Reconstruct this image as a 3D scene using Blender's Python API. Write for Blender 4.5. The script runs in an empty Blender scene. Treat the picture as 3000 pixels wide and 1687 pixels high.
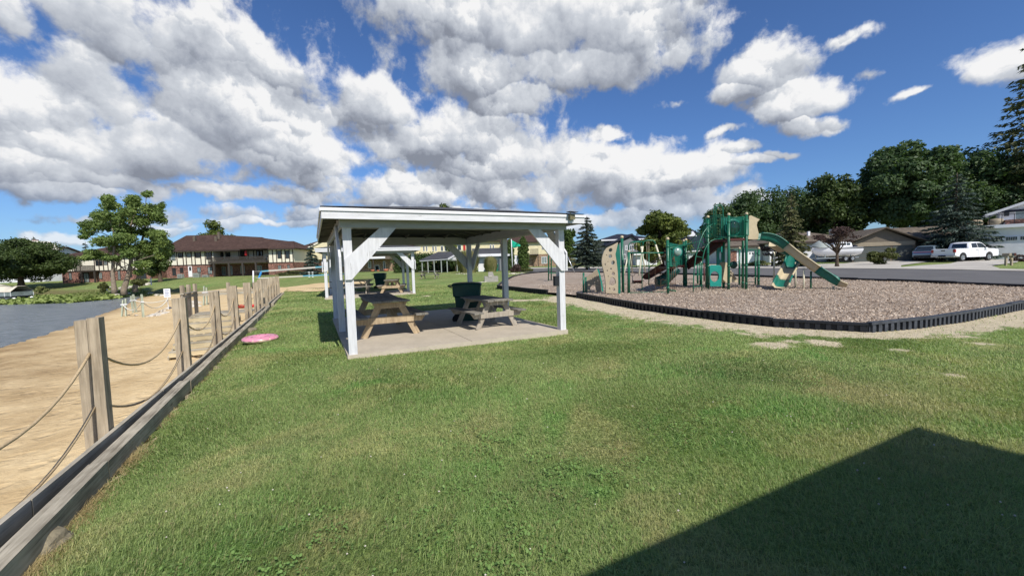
import bpy, math, random
import numpy as np
from mathutils import Vector, Matrix
R_ = math.radians
random.seed(7)
SC = bpy.context.scene
COL = SC.collection

# ------------------------------------------------------------------ camera
PITCH, ROLL, FPX, CAMH = 0.0608, -0.0305, 1186.0, 1.6
Fv = Vector((0, math.cos(PITCH), -math.sin(PITCH)))
U0 = Vector((0, math.sin(PITCH), math.cos(PITCH)))
Rv = Vector((1, 0, 0)) * math.cos(ROLL) + U0 * math.sin(ROLL)
Uv = -Vector((1, 0, 0)) * math.sin(ROLL) + U0 * math.cos(ROLL)
cam = bpy.data.cameras.new('camera')
camo = bpy.data.objects.new('camera', cam)
COL.objects.link(camo)
m = Matrix((Rv, Uv, -Fv)).transposed().to_4x4()
m.translation = Vector((0, 0, CAMH))
camo.matrix_world = m
cam.sensor_width = 36.0
cam.lens = 36.0 * FPX / 3000.0
cam.clip_start = 0.05
cam.clip_end = 4000
SC.camera = camo

# ------------------------------------------------------------------ light and exposure
SUN_EL = R_(46)
SUN_AZ = math.atan2(0.47, -0.88)            # direction towards the sun seen from above (x, y)
sun = bpy.data.lights.new('sun', 'SUN')
sun.energy = 5.0
sun.angle = R_(0.53)
sun.color = (1.0, 0.95, 0.87)
suno = bpy.data.objects.new('sun', sun)
COL.objects.link(suno)
SUNV = Vector((math.sin(SUN_AZ) * math.cos(SUN_EL), math.cos(SUN_AZ) * math.cos(SUN_EL), math.sin(SUN_EL)))
suno.rotation_euler = SUNV.to_track_quat('Z', 'Y').to_euler()
SC.view_settings.view_transform = 'Standard'
SC.view_settings.look = 'None'
SC.view_settings.exposure = 0.0
SC.view_settings.gamma = 1.0
SC.view_settings.use_curve_mapping = False
SC.cycles.max_bounces = 6
SC.cycles.transparent_max_bounces = 8


def ray(x, y):
    return Rv * ((x - 1500) / FPX) - Uv * ((y - 843.5) / FPX) + Fv


def pt(x, y, Y):
    d = ray(x, y)
    return Vector((0, 0, CAMH)) + d * (Y / d.y)


class NT:
    """small helper for node trees"""
    def __init__(s, tree):
        s.t = tree

    def n(s, typ, **kw):
        nd = s.t.nodes.new(typ)
        ins = kw.pop('ins', {})
        for k, v in kw.items():
            setattr(nd, k, v)
        for k, v in ins.items():
            if isinstance(v, bpy.types.NodeSocket):
                s.t.links.new(v, nd.inputs[k])
            else:
                nd.inputs[k].default_value = v
        return nd

    def math(s, op, a, b=0.0, c=None, clamp=False):
        ins = {0: a, 1: b}
        if c is not None:
            ins[2] = c
        return s.n('ShaderNodeMath', operation=op, use_clamp=clamp, ins=ins).outputs[0]

    def vec(s, op, a, b=(0, 0, 0), c=None):
        ins = {0: a, 1: b}
        if c is not None:
            ins[2] = c
        return s.n('ShaderNodeVectorMath', operation=op, ins=ins)

    def noise(s, v, scale, detail=4, rough=0.55, dist=0.0, dims='3D', out=0):
        nd = s.n('ShaderNodeTexNoise', noise_dimensions=dims, ins={'Scale': scale, 'Detail': detail, 'Roughness': rough, 'Distortion': dist})
        if v is not None:
            s.t.links.new(v, nd.inputs['Vector'])
        return nd.outputs[out]

    def ramp(s, f, lo, hi, a=0.0, b=1.0, smooth=True):
        return s.n('ShaderNodeMapRange', interpolation_type='SMOOTHSTEP' if smooth else 'LINEAR',
                   ins={0: f, 1: lo, 2: hi, 3: a, 4: b}).outputs[0]

    def mix(s, f, a, b, blend='MIX'):
        nd = s.n('ShaderNodeMix', data_type='RGBA', blend_type=blend)
        for k, v in ((0, f), (6, a), (7, b)):
            if isinstance(v, bpy.types.NodeSocket):
                s.t.links.new(v, nd.inputs[k])
            elif k == 0:
                nd.inputs[0].default_value = v
            else:
                nd.inputs[k].default_value = (*v[:3], 1)
        return nd.outputs[2]

    def cramp(s, f, stops):
        nd = s.n('ShaderNodeValToRGB', ins={0: f})
        el = nd.color_ramp.elements
        while len(el) < len(stops):
            el.new(0.5)
        for e, (p, c) in zip(el, stops):
            e.position = p
            e.color = (*c[:3], 1)
        return nd.outputs[0]


# ------------------------------------------------------------------ sky with procedural clouds
def build_world():
    w = bpy.data.worlds.new('World')
    SC.world = w
    w.use_nodes = True
    t = w.node_tree
    t.nodes.clear()
    N = NT(t)
    sky = N.n('ShaderNodeTexSky', sky_type='NISHITA')
    sky.sun_disc = False
    sky.sun_elevation = SUN_EL
    sky.sun_rotation = SUN_AZ
    sky.altitude = 200
    sky.air_density = 1.0
    sky.dust_density = 0.6
    sky.ozone_density = 2.5
    # blobs in (azimuth, elevation) degrees; listed by where each cloud stands in the sky
    S = 3000 / 2576
    blobs = [(480, 120, 250, 105, 1), (130, 240, 240, 120, 1), (640, 270, 230, 150, 1), (330, 380, 330, 85, 1), (720, 390, 190, 80, 1),
             (60, 420, 230, 60, .9), (975, 268, 90, 62, 1), (1080, 350, 190, 85, 1), (1280, 400, 230, 95, 1), (1500, 440, 230, 70, 1),
             (1700, 450, 125, 55, 1), (1180, 480, 420, 45, .9), (1120, 50, 170, 80, 1), (1340, 50, 200, 110, 1), (1570, 70, 185, 115, 1),
             (1420, 170, 230, 55, 1), (1190, 160, 150, 75, 1), (1280, 250, 120, 45, .8), (1930, 160, 95, 70, 1), (2000, 245, 125, 42, 1),
             (1850, 235, 80, 30, .9), (2060, 310, 70, 22, .9), (1700, 255, 60, 24, .55), (1100, 10, 60, 30, .3), (2130, 90, 80, 30, .12), (2195, 180, 60, 34, .2),
             (2510, 170, 130, 48, .95), (2310, 235, 70, 18, .42), (1850, 330, 60, 14, .55), (1870, 372, 45, 18, .65), (1890, 415, 65, 16, .6), (1960, 395, 60, 14, .4),
             (1545, 335, 60, 26, .9), (40, 60, 70, 60, .9), (500, 470, 500, 26, .8), (150, 480, 200, 26, .8), (1000, 545, 480, 26, .6),
             (1720, 520, 120, 40, .9), (1450, 560, 330, 22, .75), (95, 598, 45, 12, .95), (170, 602, 60, 9, .85), (1870, 500, 90, 20, .6),
             (-150, 200, 200, 200, 1), (2800, 60, 120, 60, .8), (700, 560, 300, 14, .35), (300, 560, 250, 12, .3)]
    rows = []
    for bx, by, rx, ry, wt in blobs:
        d = ray(bx * S, by * S).normalized()
        az = math.degrees(math.atan2(d.x, d.y))
        el = math.degrees(math.asin(d.z))
        d1 = ray((bx + rx) * S, by * S).normalized()
        d2 = ray((bx - rx) * S, by * S).normalized()
        d3 = ray(bx * S, (by - ry) * S).normalized()
        d4 = ray(bx * S, (by + ry) * S).normalized()
        ra = math.degrees(abs(math.atan2(d1.x, d1.y) - math.atan2(d2.x, d2.y))) / 2
        re = math.degrees(abs(math.asin(d3.z) - math.asin(d4.z))) / 2
        rows.append((az, el, max(ra, .8), max(re, .6), wt))
    # clouds outside the photographed part of the sky
    rr = random.Random(3)
    for k in range(3):
        rows.append((rr.uniform(75, 285), rr.uniform(12, 60), rr.uniform(12, 28), rr.uniform(4, 12), 1))

    def group():
        g = bpy.data.node_groups.new('cloud_cover', 'ShaderNodeTree')
        g.interface.new_socket('V', in_out='INPUT', socket_type='NodeSocketVector')
        g.interface.new_socket('D', in_out='OUTPUT', socket_type='NodeSocketFloat')
        g.interface.new_socket('S', in_out='OUTPUT', socket_type='NodeSocketFloat')
        G = NT(g)
        gi = G.n('NodeGroupInput')
        go = G.n('NodeGroupOutput')
        v = gi.outputs[0]
        wc = G.noise(v, 0.10, 5, .6, 0, '2D', out=1)
        wv = G.vec('MULTIPLY_ADD', wc, (5.5, 4.6, 0), (-2.75, -2.3, 0)).outputs[0]
        vw = G.vec('ADD', v, wv).outputs[0]
        acc = None
        shd = None
        for az, el, ra, re, wt in rows:
            q = G.vec('MULTIPLY_ADD', vw, (1 / ra, 1 / re, 0), (-az / ra, -el / re, 0)).outputs[0]
            L = G.vec('LENGTH', q).outputs[1]
            if wt < 1:
                L = G.math('ADD', L, (1 - wt) * .8)
            y = G.vec('DOT_PRODUCT', q, (.35, .9, 0)).outputs[1]
            if acc is None:
                acc, shd = L, y
            else:
                w = G.ramp(G.math('SUBTRACT', acc, L), -.12, .12)
                shd = G.n('ShaderNodeMix', data_type='FLOAT', ins={0: w, 2: shd, 3: y}).outputs[0]
                acc = G.n('ShaderNodeMath', operation='SMOOTH_MIN', ins={0: acc, 1: L, 2: .25}).outputs[0]
        base = G.math('SUBTRACT', 1.43, acc)
        n1 = G.noise(v, 0.14, 10, .585, .1, '2D')
        wf = G.noise(v, .45, 4, .6, 0, '2D', out=1)
        vp = G.vec('MULTIPLY_ADD', wf, (2.6, 2.6, 0), v).outputs[0]
        sh = None
        puffs = None
        for sc_, wt_, vs in ((.10, .40, .8), (.27, .26, .6), (.75, .10, .5)):
            vor = G.n('ShaderNodeTexVoronoi', voronoi_dimensions='2D', feature='SMOOTH_F1', ins={'Vector': vp, 'Scale': sc_, 'Smoothness': .35})
            loc = G.vec('SUBTRACT', G.vec('SCALE', vp).outputs[0] if False else vp, vor.outputs['Position']).outputs[0]
            yy = G.math('MULTIPLY', G.vec('DOT_PRODUCT', loc, (.35, .9, 0)).outputs[1], sc_)
            t_ = G.math('MULTIPLY', yy, wt_ * 1.5)
            sh = t_ if sh is None else G.math('ADD', sh, t_)
            p_ = G.math('MULTIPLY', G.math('SUBTRACT', .42, vor.outputs[0]), wt_ * 1.1)
            puffs = p_ if puffs is None else G.math('ADD', puffs, p_)
        a = G.math('MULTIPLY_ADD', G.math('SUBTRACT', n1, .5), 2.5, base)
        a = G.math('ADD', a, puffs)
        n0 = G.noise(v, .55, 8, .65, .4, '2D')
        a = G.math('MULTIPLY_ADD', G.math('SUBTRACT', n0, .5), .6, a)
        g.links.new(a, go.inputs[0])
        nl = G.noise(v, .22, 8, .58, .3, '2D')
        s0 = G.math('MULTIPLY_ADD', shd, .30, .52)
        pm = G.ramp(G.noise(v, .06, 3, .5, 0, '2D'), .35, .65, .35, 1.15)
        s0 = G.math('ADD', s0, G.math('MULTIPLY', sh, pm))
        s0 = G.math('MULTIPLY_ADD', G.math('SUBTRACT', nl, .5), .55, s0)
        g.links.new(s0, go.inputs[1])
        return g
    g = group()
    tc = N.n('ShaderNodeTexCoord')
    d = N.vec('NORMALIZE', tc.outputs['Generated']).outputs[0]
    sp = N.n('ShaderNodeSeparateXYZ', ins={0: d})
    az = N.math('MULTIPLY', N.math('ARCTAN2', sp.outputs[0], sp.outputs[1]), 57.2958)
    # wrap so that the seam is not in the view
    az = N.math('ADD', az, N.math('MULTIPLY', N.math('LESS_THAN', az, -100.0), 360.0))
    el = N.math('MULTIPLY', N.math('ARCSINE', sp.outputs[2]), 57.2958)
    v = N.n('ShaderNodeCombineXYZ', ins={0: az, 1: el}).outputs[0]

    def cover(off):
        vv = N.vec('ADD', v, off).outputs[0] if off else v
        gn = N.n('ShaderNodeGroup', node_tree=g)
        t.links.new(vv, gn.inputs[0])
        return gn.outputs[0]
    g0 = N.n('ShaderNodeGroup', node_tree=g)
    t.links.new(v, g0.inputs[0])
    D0, S0 = g0.outputs[0], g0.outputs[1]
    D2 = cover((.8, 2.6, 0))
    alpha = N.ramp(D0, -.08, .56)
    lit = N.math('MULTIPLY_ADD', N.math('SUBTRACT', D0, D2), .22, S0)     # faces turned to the sun
    thick = N.ramp(D2, .2, 1.7)
    lit = N.math('MULTIPLY_ADD', thick, -.22, lit)
    lit = N.math('ADD', lit, .16)
    ccol = N.cramp(lit, [(0, (.30, .33, .40)), (.28, (.44, .48, .56)), (.5, (.60, .64, .71)), (.75, (.76, .80, .86)), (1, (1.1, 1.1, 1.1))])
    ccol = N.vec('MULTIPLY', ccol, (8.3, 8.3, 8.35)).outputs[0]
    low = N.ramp(el, 0, 10, .6, 1)
    alpha = N.math('MULTIPLY', alpha, low)
    skyc = N.vec('MULTIPLY', sky.outputs[0], (0.62, 0.86, 1.22)).outputs[0]
    fin = N.mix(alpha, skyc, ccol)
    bg = N.n('ShaderNodeBackground', ins={0: fin, 1: 0.10})
    out = N.n('ShaderNodeOutputWorld')
    t.links.new(bg.outputs[0], out.inputs[0])
    w.cycles.sampling_method = 'MANUAL'
    w.cycles.sample_map_resolution = 512


build_world()

# ------------------------------------------------------------------ terrain shape
HT = [(-60, 0), (14, 0), (20, .03), (37, .3), (55, .49), (85, .66), (150, .9), (400, 1.5), (3000, 3)]
HX, HZ = [a for a, b in HT], [b for a, b in HT]
WZ = -1.3                                       # water level


def fx(y):
    """x of the lawn edge (outer foot of the timbers) at y"""
    return -1.77 - .498 * y


def gflat(x, y, z):
    d = ray(x, y)
    t = (z - CAMH) / d.z
    return (d.x * t, d.y * t)


SHORE = [gflat(*q, WZ) for q in [(0, 1022), (110, 990), (200, 960), (290, 925), (360, 900), (395, 880), (425, 868), (400, 866), (340, 874), (230, 880), (150, 867), (0, 866)]]
LAKE = [(-7, -60), (-8, -20), (-11, 2), (-14, 10)] + SHORE + [(-90, 30), (-220, 60), (-400, 60), (-400, -60)]
LK = np.array(LAKE)


def poly_in(P, x, y):
    P = np.asarray(P)
    x = np.asarray(x, float)
    y = np.asarray(y, float)
    inside = np.zeros(x.shape, bool)
    n = len(P)
    for i in range(n):
        x1, y1 = P[i]
        x2, y2 = P[(i + 1) % n]
        c = ((y1 > y) != (y2 > y))
        with np.errstate(divide='ignore', invalid='ignore'):
            xi = (x2 - x1) * (y - y1) / (y2 - y1 + 1e-12) + x1
        inside ^= c & (x < xi)
    return inside


def poly_dist(P, x, y, closed=True):
    P = np.asarray(P, float)
    x = np.asarray(x, float)
    y = np.asarray(y, float)
    best = np.full(x.shape, 1e9)
    n = len(P)
    for i in range(n if closed else n - 1):
        a = P[i]
        b = P[(i + 1) % n]
        d = b - a
        L = (d ** 2).sum() + 1e-9
        tt = np.clip(((x - a[0]) * d[0] + (y - a[1]) * d[1]) / L, 0, 1)
        best = np.minimum(best, np.hypot(x - a[0] - tt * d[0], y - a[1] - tt * d[1]))
    return best


def Hn(x, y):
    x = np.asarray(x, float)
    y = np.asarray(y, float)
    h = np.interp(y, HX, HZ)
    d = poly_dist(LK, x, y)
    ins = poly_in(LK, x, y)
    k = np.interp(y, [0, 16, 30, 60, 75], [.022, .03, .09, .075, .11])
    hb = WZ + .02 + d * k
    hb = np.where(ins, WZ - .05 - np.minimum(d * .12, 1.0), hb)
    off = (x - fx(y)) * .895                     # + on the lawn
    lawn = (off > -.1) & (y < 30)
    dip = -.055 * np.clip(1 - off / .7, 0, 1) * np.clip((30 - y) / 6, 0, 1)
    hl = h + dip
    beach = np.minimum(h, hb)
    return np.where(lawn, hl, beach)


def H(x, y):
    return float(Hn(np.array([x]), np.array([y]))[0])


def gp(x, y):
    """ground point seen at a place of the photograph (terrain aware, lawn heights)"""
    z = 0.0
    for _ in range(30):
        X, Y = gflat(x, y, z)
        z2 = float(np.interp(Y, HX, HZ)) if Y > 0 and Y < 3000 else 0
        z = z * .5 + z2 * .5
    return Vector((X, Y, z))


# ------------------------------------------------------------------ mesh builder
class MB:
    def __init__(s):
        s.v = []
        s.f = []
        s.uv = []
        s.sm = []

    def face(s, pts, uv=None, smooth=False):
        i = len(s.v)
        s.v += [tuple(p) for p in pts]
        s.f.append(tuple(range(i, i + len(pts))))
        s.uv.append(uv or [(p[0], p[2]) for p in pts])
        s.sm.append(smooth)

    def bar(s, p0, p1, w, h, up=(0, 0, 1), w1=None, h1=None):
        """box along p0-p1; w = width across, h = size along 'up'"""
        p0, p1 = Vector(p0), Vector(p1)
        d = p1 - p0
        L = d.length
        d = d.normalized()
        up = Vector(up)
        if abs(d.dot(up)) > .95:
            up = Vector((1, 0, 0)) if abs(d.x) < .9 else Vector((0, 1, 0))
        a = d.cross(up).normalized()
        b = a.cross(d).normalized()
        w1 = w if w1 is None else w1
        h1 = h if h1 is None else h1
        o = (random.random() * 50, random.random() * 50)
        c = []
        for P, W, Hh in ((p0, w, h), (p1, w1, h1)):
            c.append([P + a * (sx * W / 2) + b * (sz * Hh / 2) for sx, sz in ((-1, -1), (1, -1), (1, 1), (-1, 1))])
        per = [0, w, w + h, 2 * w + h]
        for k in range(4):
            k2 = (k + 1) % 4
            ww = w if k % 2 == 0 else h
            s.face([c[0][k], c[0][k2], c[1][k2], c[1][k]],
                   [(o[0] + per[k], o[1]), (o[0] + per[k] + ww, o[1]), (o[0] + per[k] + ww, o[1] + L), (o[0] + per[k], o[1] + L)])
        s.face([c[0][3], c[0][2], c[0][1], c[0][0]], [(o[0], o[1]), (o[0] + w, o[1]), (o[0] + w, o[1] + .02), (o[0], o[1] + .02)])
        s.face([c[1][0], c[1][1], c[1][2], c[1][3]], [(o[0], o[1]), (o[0] + w, o[1]), (o[0] + w, o[1] + .02), (o[0], o[1] + .02)])
        return s

    def box(s, x0, x1, y0, y1, z0, z1):
        """axis box, grain along its longest side"""
        d = (x1 - x0, y1 - y0, z1 - z0)
        cx, cy, cz = (x0 + x1) / 2, (y0 + y1) / 2, (z0 + z1) / 2
        k = d.index(max(d))
        if k == 0:
            s.bar((x0, cy, cz), (x1, cy, cz), d[1], d[2])
        elif k == 1:
            s.bar((cx, y0, cz), (cx, y1, cz), d[0], d[2])
        else:
            s.bar((cx, cy, z0), (cx, cy, z1), d[1], d[0], up=(1, 0, 0))
        return s

    def tube(s, pts, r, n=8, r1=None, cap=True):
        pts = [Vector(p) for p in pts]
        m_ = len(pts)
        rs = r if isinstance(r, (list, tuple)) else [r + ((r1 if r1 is not None else r) - r) * i / (m_ - 1) for i in range(m_)]
        rings = []
        prev = None
        L = 0
        for i, p in enumerate(pts):
            d = (pts[min(i + 1, m_ - 1)] - pts[max(i - 1, 0)]).normalized()
            if prev is None:
                a = d.orthogonal().normalized()
            else:
                a = (prev - d * prev.dot(d))
                a = a.normalized() if a.length > 1e-6 else d.orthogonal().normalized()
            prev = a
            b = d.cross(a)
            if i:
                L += (p - pts[i - 1]).length
            rings.append(([p + (a * math.cos(2 * math.pi * k / n) + b * math.sin(2 * math.pi * k / n)) * rs[i] for k in range(n)], L))
        i0 = len(s.v)
        for rg, _ in rings:
            s.v += [tuple(p) for p in rg]
        o = random.random() * 30
        for i in range(m_ - 1):
            for k in range(n):
                k2 = (k + 1) % n
                s.f.append((i0 + i * n + k, i0 + i * n + k2, i0 + (i + 1) * n + k2, i0 + (i + 1) * n + k))
                c = 2 * math.pi * rs[i] / n
                s.uv.append([(o + k * c, rings[i][1]), (o + (k + 1) * c, rings[i][1]), (o + (k + 1) * c, rings[i + 1][1]), (o + k * c, rings[i + 1][1])])
                s.sm.append(True)
        if cap:
            s.f.append(tuple(i0 + k for k in range(n))[::-1])
            s.uv.append([(0, 0)] * n)
            s.sm.append(False)
            s.f.append(tuple(i0 + (m_ - 1) * n + k for k in range(n)))
            s.uv.append([(0, 0)] * n)
            s.sm.append(False)
        return s

    def lathe(s, c, prof, n=16, axis='z'):
        """prof = [(r, h)...] around c"""
        c = Vector(c)
        i0 = len(s.v)
        for r, h in prof:
            for k in range(n):
                a = 2 * math.pi * k / n
                if axis == 'z':
                    q = Vector((r * math.cos(a), r * math.sin(a), h))
                elif axis == 'y':
                    q = Vector((r * math.cos(a), h, r * math.sin(a)))
                else:
                    q = Vector((h, r * math.cos(a), r * math.sin(a)))
                s.v.append(tuple(c + q))
        for i in range(len(prof) - 1):
            for k in range(n):
                k2 = (k + 1) % n
                s.f.append((i0 + i * n + k, i0 + i * n + k2, i0 + (i + 1) * n + k2, i0 + (i + 1) * n + k))
                s.uv.append([(0, 0)] * 4)
                s.sm.append(True)
        return s

    def prism(s, pts, vec):
        """polygon (3D points) extruded by vec"""
        pts = [Vector(p) for p in pts]
        vec = Vector(vec)
        q = [p + vec for p in pts]
        n = len(pts)
        s.face(pts[::-1])
        s.face(q)
        for k in range(n):
            k2 = (k + 1) % n
            L = (pts[k2] - pts[k]).length
            s.face([pts[k], pts[k2], q[k2], q[k]], [(0, 0), (L, 0), (L, vec.length), (0, vec.length)])
        return s

    def grid(s, P, smooth=True, closed_u=False):
        """P[i][j] points"""
        i0 = len(s.v)
        ni, nj = len(P), len(P[0])
        for row in P:
            s.v += [tuple(p) for p in row]
        for i in range(ni - 1):
            for j in range(nj - (0 if closed_u else 1)):
                j2 = (j + 1) % nj
                s.f.append((i0 + i * nj + j, i0 + i * nj + j2, i0 + (i + 1) * nj + j2, i0 + (i + 1) * nj + j))
                s.uv.append([(j, i), (j + 1, i), (j + 1, i + 1), (j, i + 1)])
                s.sm.append(smooth)
        return s

    def build(s, name, mat, parent=None, bevel=0, solid=0, fix=True):
        me = bpy.data.meshes.new(name)
        me.from_pydata(s.v, [], s.f)
        uvl = me.uv_layers.new(name='UVMap')
        flat = [c for u in s.uv for p in u for c in p]
        uvl.data.foreach_set('uv', flat)
        me.polygons.foreach_set('use_smooth', s.sm)
        if fix:
            import bmesh
            bm = bmesh.new()
            bm.from_mesh(me)
            bmesh.ops.recalc_face_normals(bm, faces=bm.faces)
            bm.to_mesh(me)
            bm.free()
        me.materials.append(mat)
        o = bpy.data.objects.new(name, me)
        COL.objects.link(o)
        if parent is not None:
            o.parent = parent
        if solid:
            md = o.modifiers.new('solid', 'SOLIDIFY')
            md.thickness = solid
            md.offset = 0
        if bevel:
            md = o.modifiers.new('bevel', 'BEVEL')
            md.width = bevel
            md.segments = 2
            md.limit_method = 'ANGLE'
            md.angle_limit = R_(40)
        return o


def tag(o, label=None, cat=None, group=None, kind=None):
    if label:
        o['label'] = label
    if cat:
        o['category'] = cat
    if group:
        o['group'] = group
    if kind:
        o['kind'] = kind
    return o


def thing(name, label, cat, loc=(0, 0, 0), rz=0, group=None):
    o = bpy.data.objects.new(name, None)
    COL.objects.link(o)
    o.location = loc
    o.rotation_euler = (0, 0, rz)
    o.empty_display_size = .2
    return tag(o, label, cat, group)


def copy_thing(root, loc, rz, label, group=None):
    def cp(o, par):
        c = o.copy()
        COL.objects.link(c)
        c.parent = par
        for ch in [q for q in bpy.data.objects if q.parent == o and q != c]:
            cp(ch, c)
        return c
    c = cp(root, None)
    c.location = loc
    c.rotation_euler = (0, 0, rz)
    c['label'] = label
    if group:
        c['group'] = group
    return c


def np_mesh(name, verts, loops, sizes, mat, parent=None, smooth=False):
    me = bpy.data.meshes.new(name)
    nf = len(sizes)
    me.vertices.add(len(verts))
    me.vertices.foreach_set('co', np.ascontiguousarray(verts, dtype=np.float32).ravel())
    me.loops.add(len(loops))
    me.loops.foreach_set('vertex_index', np.ascontiguousarray(loops, dtype=np.int32))
    me.polygons.add(nf)
    st = np.concatenate([[0], np.cumsum(sizes)[:-1]]).astype(np.int32)
    me.polygons.foreach_set('loop_start', st)
    me.polygons.foreach_set('use_smooth', np.full(nf, smooth))
    me.update(calc_edges=True)
    me.validate()
    if mat:
        me.materials.append(mat)
    o = bpy.data.objects.new(name, me)
    COL.objects.link(o)
    if parent is not None:
        o.parent = parent
    return o


# ------------------------------------------------------------------ materials
def newmat(name):
    m = bpy.data.materials.new(name)
    m.use_nodes = True
    t = m.node_tree
    t.nodes.clear()
    N = NT(t)
    b = N.n('ShaderNodeBsdfPrincipled')
    o = N.n('ShaderNodeOutputMaterial')
    t.links.new(b.outputs[0], o.inputs[0])
    return m, N, b


def setc(N, b, col, rough=.7, bump=None, bs=.3, bd=.01, spec=.3):
    L = N.t.links
    if isinstance(col, bpy.types.NodeSocket):
        L.new(col, b.inputs['Base Color'])
    else:
        b.inputs['Base Color'].default_value = (*col, 1)
    if isinstance(rough, bpy.types.NodeSocket):
        L.new(rough, b.inputs['Roughness'])
    else:
        b.inputs['Roughness'].default_value = rough
    b.inputs['Specular IOR Level'].default_value = spec
    if bump is not None:
        bn = N.n('ShaderNodeBump', ins={'Strength': bs, 'Distance': bd, 'Height': bump})
        L.new(bn.outputs[0], b.inputs['Normal'])


def paint(name, c, rough=.5, var=.12, scale=6, spec=.4, bs=.15, metallic=0, c2=None):
    m, N, b = newmat(name)
    tc = N.n('ShaderNodeTexCoord').outputs['Object']
    n = N.noise(tc, scale, 6, .6)
    n2 = N.noise(tc, scale * 9, 4, .6)
    f = N.math('MULTIPLY_ADD', n2, .4, N.math('MULTIPLY', n, .6))
    ca = tuple(max(0, q * (1 - var)) for q in c)
    cb = c2 or tuple(min(1, q * (1 + var)) for q in c)
    col = N.mix(N.ramp(f, .3, .7), ca, cb)
    r = N.ramp(n2, .2, .8, max(.05, rough - .08), min(1, rough + .1))
    setc(N, b, col, r, n2, bs, .004, spec)
    b.inputs['Metallic'].default_value = metallic
    return m


def wood(name, dark, light, rough=.85, grain=60, paintc=None, wear=.5):
    """weathered timber, grain along UV v"""
    m, N, b = newmat(name)
    uv = N.n('ShaderNodeUVMap').outputs[0]
    st = N.vec('MULTIPLY', uv, (grain, 2.2, 1)).outputs[0]
    g = N.noise(st, 1.0, 6, .65, .6)
    st2 = N.vec('MULTIPLY', uv, (grain * .25, 1.1, 1)).outputs[0]
    g2 = N.noise(st2, 1.0, 4, .6, 1.2)
    bl = N.noise(N.n('ShaderNodeTexCoord').outputs['Object'], 2.2, 5, .6)
    rnd = N.n('ShaderNodeNewGeometry').outputs['Random Per Island']
    f = N.math('MULTIPLY_ADD', g2, .5, N.math('MULTIPLY', g, .5))
    f = N.math('MULTIPLY_ADD', N.math('SUBTRACT', bl, .5), .5, f)
    col = N.mix(N.ramp(f, .3, .72), dark, light)
    # cracks
    cr = N.ramp(g, .3, .38, 1, 0)
    col = N.mix(N.math('MULTIPLY', cr, .7), col, tuple(q * .25 for q in dark))
    # knots
    vo = N.n('ShaderNodeTexVoronoi', ins={'Vector': N.vec('MULTIPLY', uv, (7, 1.6, 1)).outputs[0], 'Scale': 1.0})
    kn = N.ramp(vo.outputs[0], .05, .13, 1, 0)
    col = N.mix(N.math('MULTIPLY', kn, .55), col, tuple(q * .35 for q in dark))
    if paintc:
        pm = N.ramp(N.math('MULTIPLY_ADD', N.noise(uv, 3.5, 8, .7), .55, N.math('MULTIPLY', g, .45)), wear - .12, wear - .02)
        pn = N.noise(N.vec('MULTIPLY', uv, (22, 2.5, 1)).outputs[0], 1, 6, .65)
        pc = N.mix(N.ramp(pn, .25, .7), tuple(q * .78 for q in paintc), paintc)
        col = N.mix(pm, col, pc)
    setc(N, b, col, rough, g, .45, .004, .2)
    return m


def siding(name, c, pitch=.12, vert=False, var=.08):
    m, N, b = newmat(name)
    tc = N.n('ShaderNodeTexCoord').outputs['Object']
    sp = N.n('ShaderNodeSeparateXYZ', ins={0: tc})
    ax = sp.outputs[0] if vert else sp.outputs[2]
    s_ = N.math('FRACT', N.math('DIVIDE', ax, pitch))
    n = N.noise(tc, 1.5, 6, .6)
    col = N.mix(N.ramp(n, .3, .7), tuple(q * (1 - var) for q in c), tuple(min(1, q * (1 + var)) for q in c))
    line = N.ramp(s_, .0, .08, 1, 0)
    col = N.mix(N.math('MULTIPLY', line, .45), col, tuple(q * .35 for q in c))
    setc(N, b, col, .6, s_, .6, .01, .3)
    return m


def brickm(name, c1, c2, mortar):
    m, N, b = newmat(name)
    tc = N.n('ShaderNodeTexCoord').outputs['Object']
    sp = N.n('ShaderNodeSeparateXYZ', ins={0: tc})
    v = N.n('ShaderNodeCombineXYZ', ins={0: N.math('ADD', sp.outputs[0], sp.outputs[1]), 1: sp.outputs[2]}).outputs[0]
    br = N.n('ShaderNodeTexBrick', ins={'Vector': v, 'Color1': (*c1, 1), 'Color2': (*c2, 1), 'Mortar': (*mortar, 1), 'Scale': 1.0, 'Mortar Size': .012, 'Brick Width': .42, 'Row Height': .14, 'Bias': 0.0})
    n = N.noise(tc, 1.2, 8, .7)
    n3 = N.noise(v, 5, 2, .5)
    col = N.mix(N.ramp(n, .3, .7), br.outputs[0], tuple(q * .55 for q in c1))
    col = N.mix(N.ramp(n3, .56, .66), col, (min(1, c2[0] * 2.1), c2[1] * 2.0, c2[2] * 1.9))
    setc(N, b, col, .85, br.outputs[1], .3, .01, .2)
    return m


def shingle(name, c, row=.16):
    m, N, b = newmat(name)
    tc = N.n('ShaderNodeTexCoord').outputs['Object']
    n = N.noise(tc, .8, 6, .6)
    sp = N.n('ShaderNodeSeparateXYZ', ins={0: tc})
    v = N.n('ShaderNodeCombineXYZ', ins={0: N.math('ADD', sp.outputs[0], sp.outputs[1]), 1: N.math('MULTIPLY', sp.outputs[2], 2.4)}).outputs[0]
    br = N.n('ShaderNodeTexBrick', ins={'Vector': v, 'Color1': (.75, .75, .75, 1), 'Color2': (1.15, 1.15, 1.15, 1), 'Mortar': (.45, .45, .45, 1), 'Scale': 1.0, 'Mortar Size': .012, 'Brick Width': .3, 'Row Height': row})
    col = N.mix(N.ramp(n, .3, .75), tuple(q * .8 for q in c), tuple(q * 1.15 for q in c))
    col = N.mix(1.0, col, br.outputs[0], 'MULTIPLY')
    setc(N, b, col, .9, N.noise(tc, 60, 3), .4, .006, .15)
    return m


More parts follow.
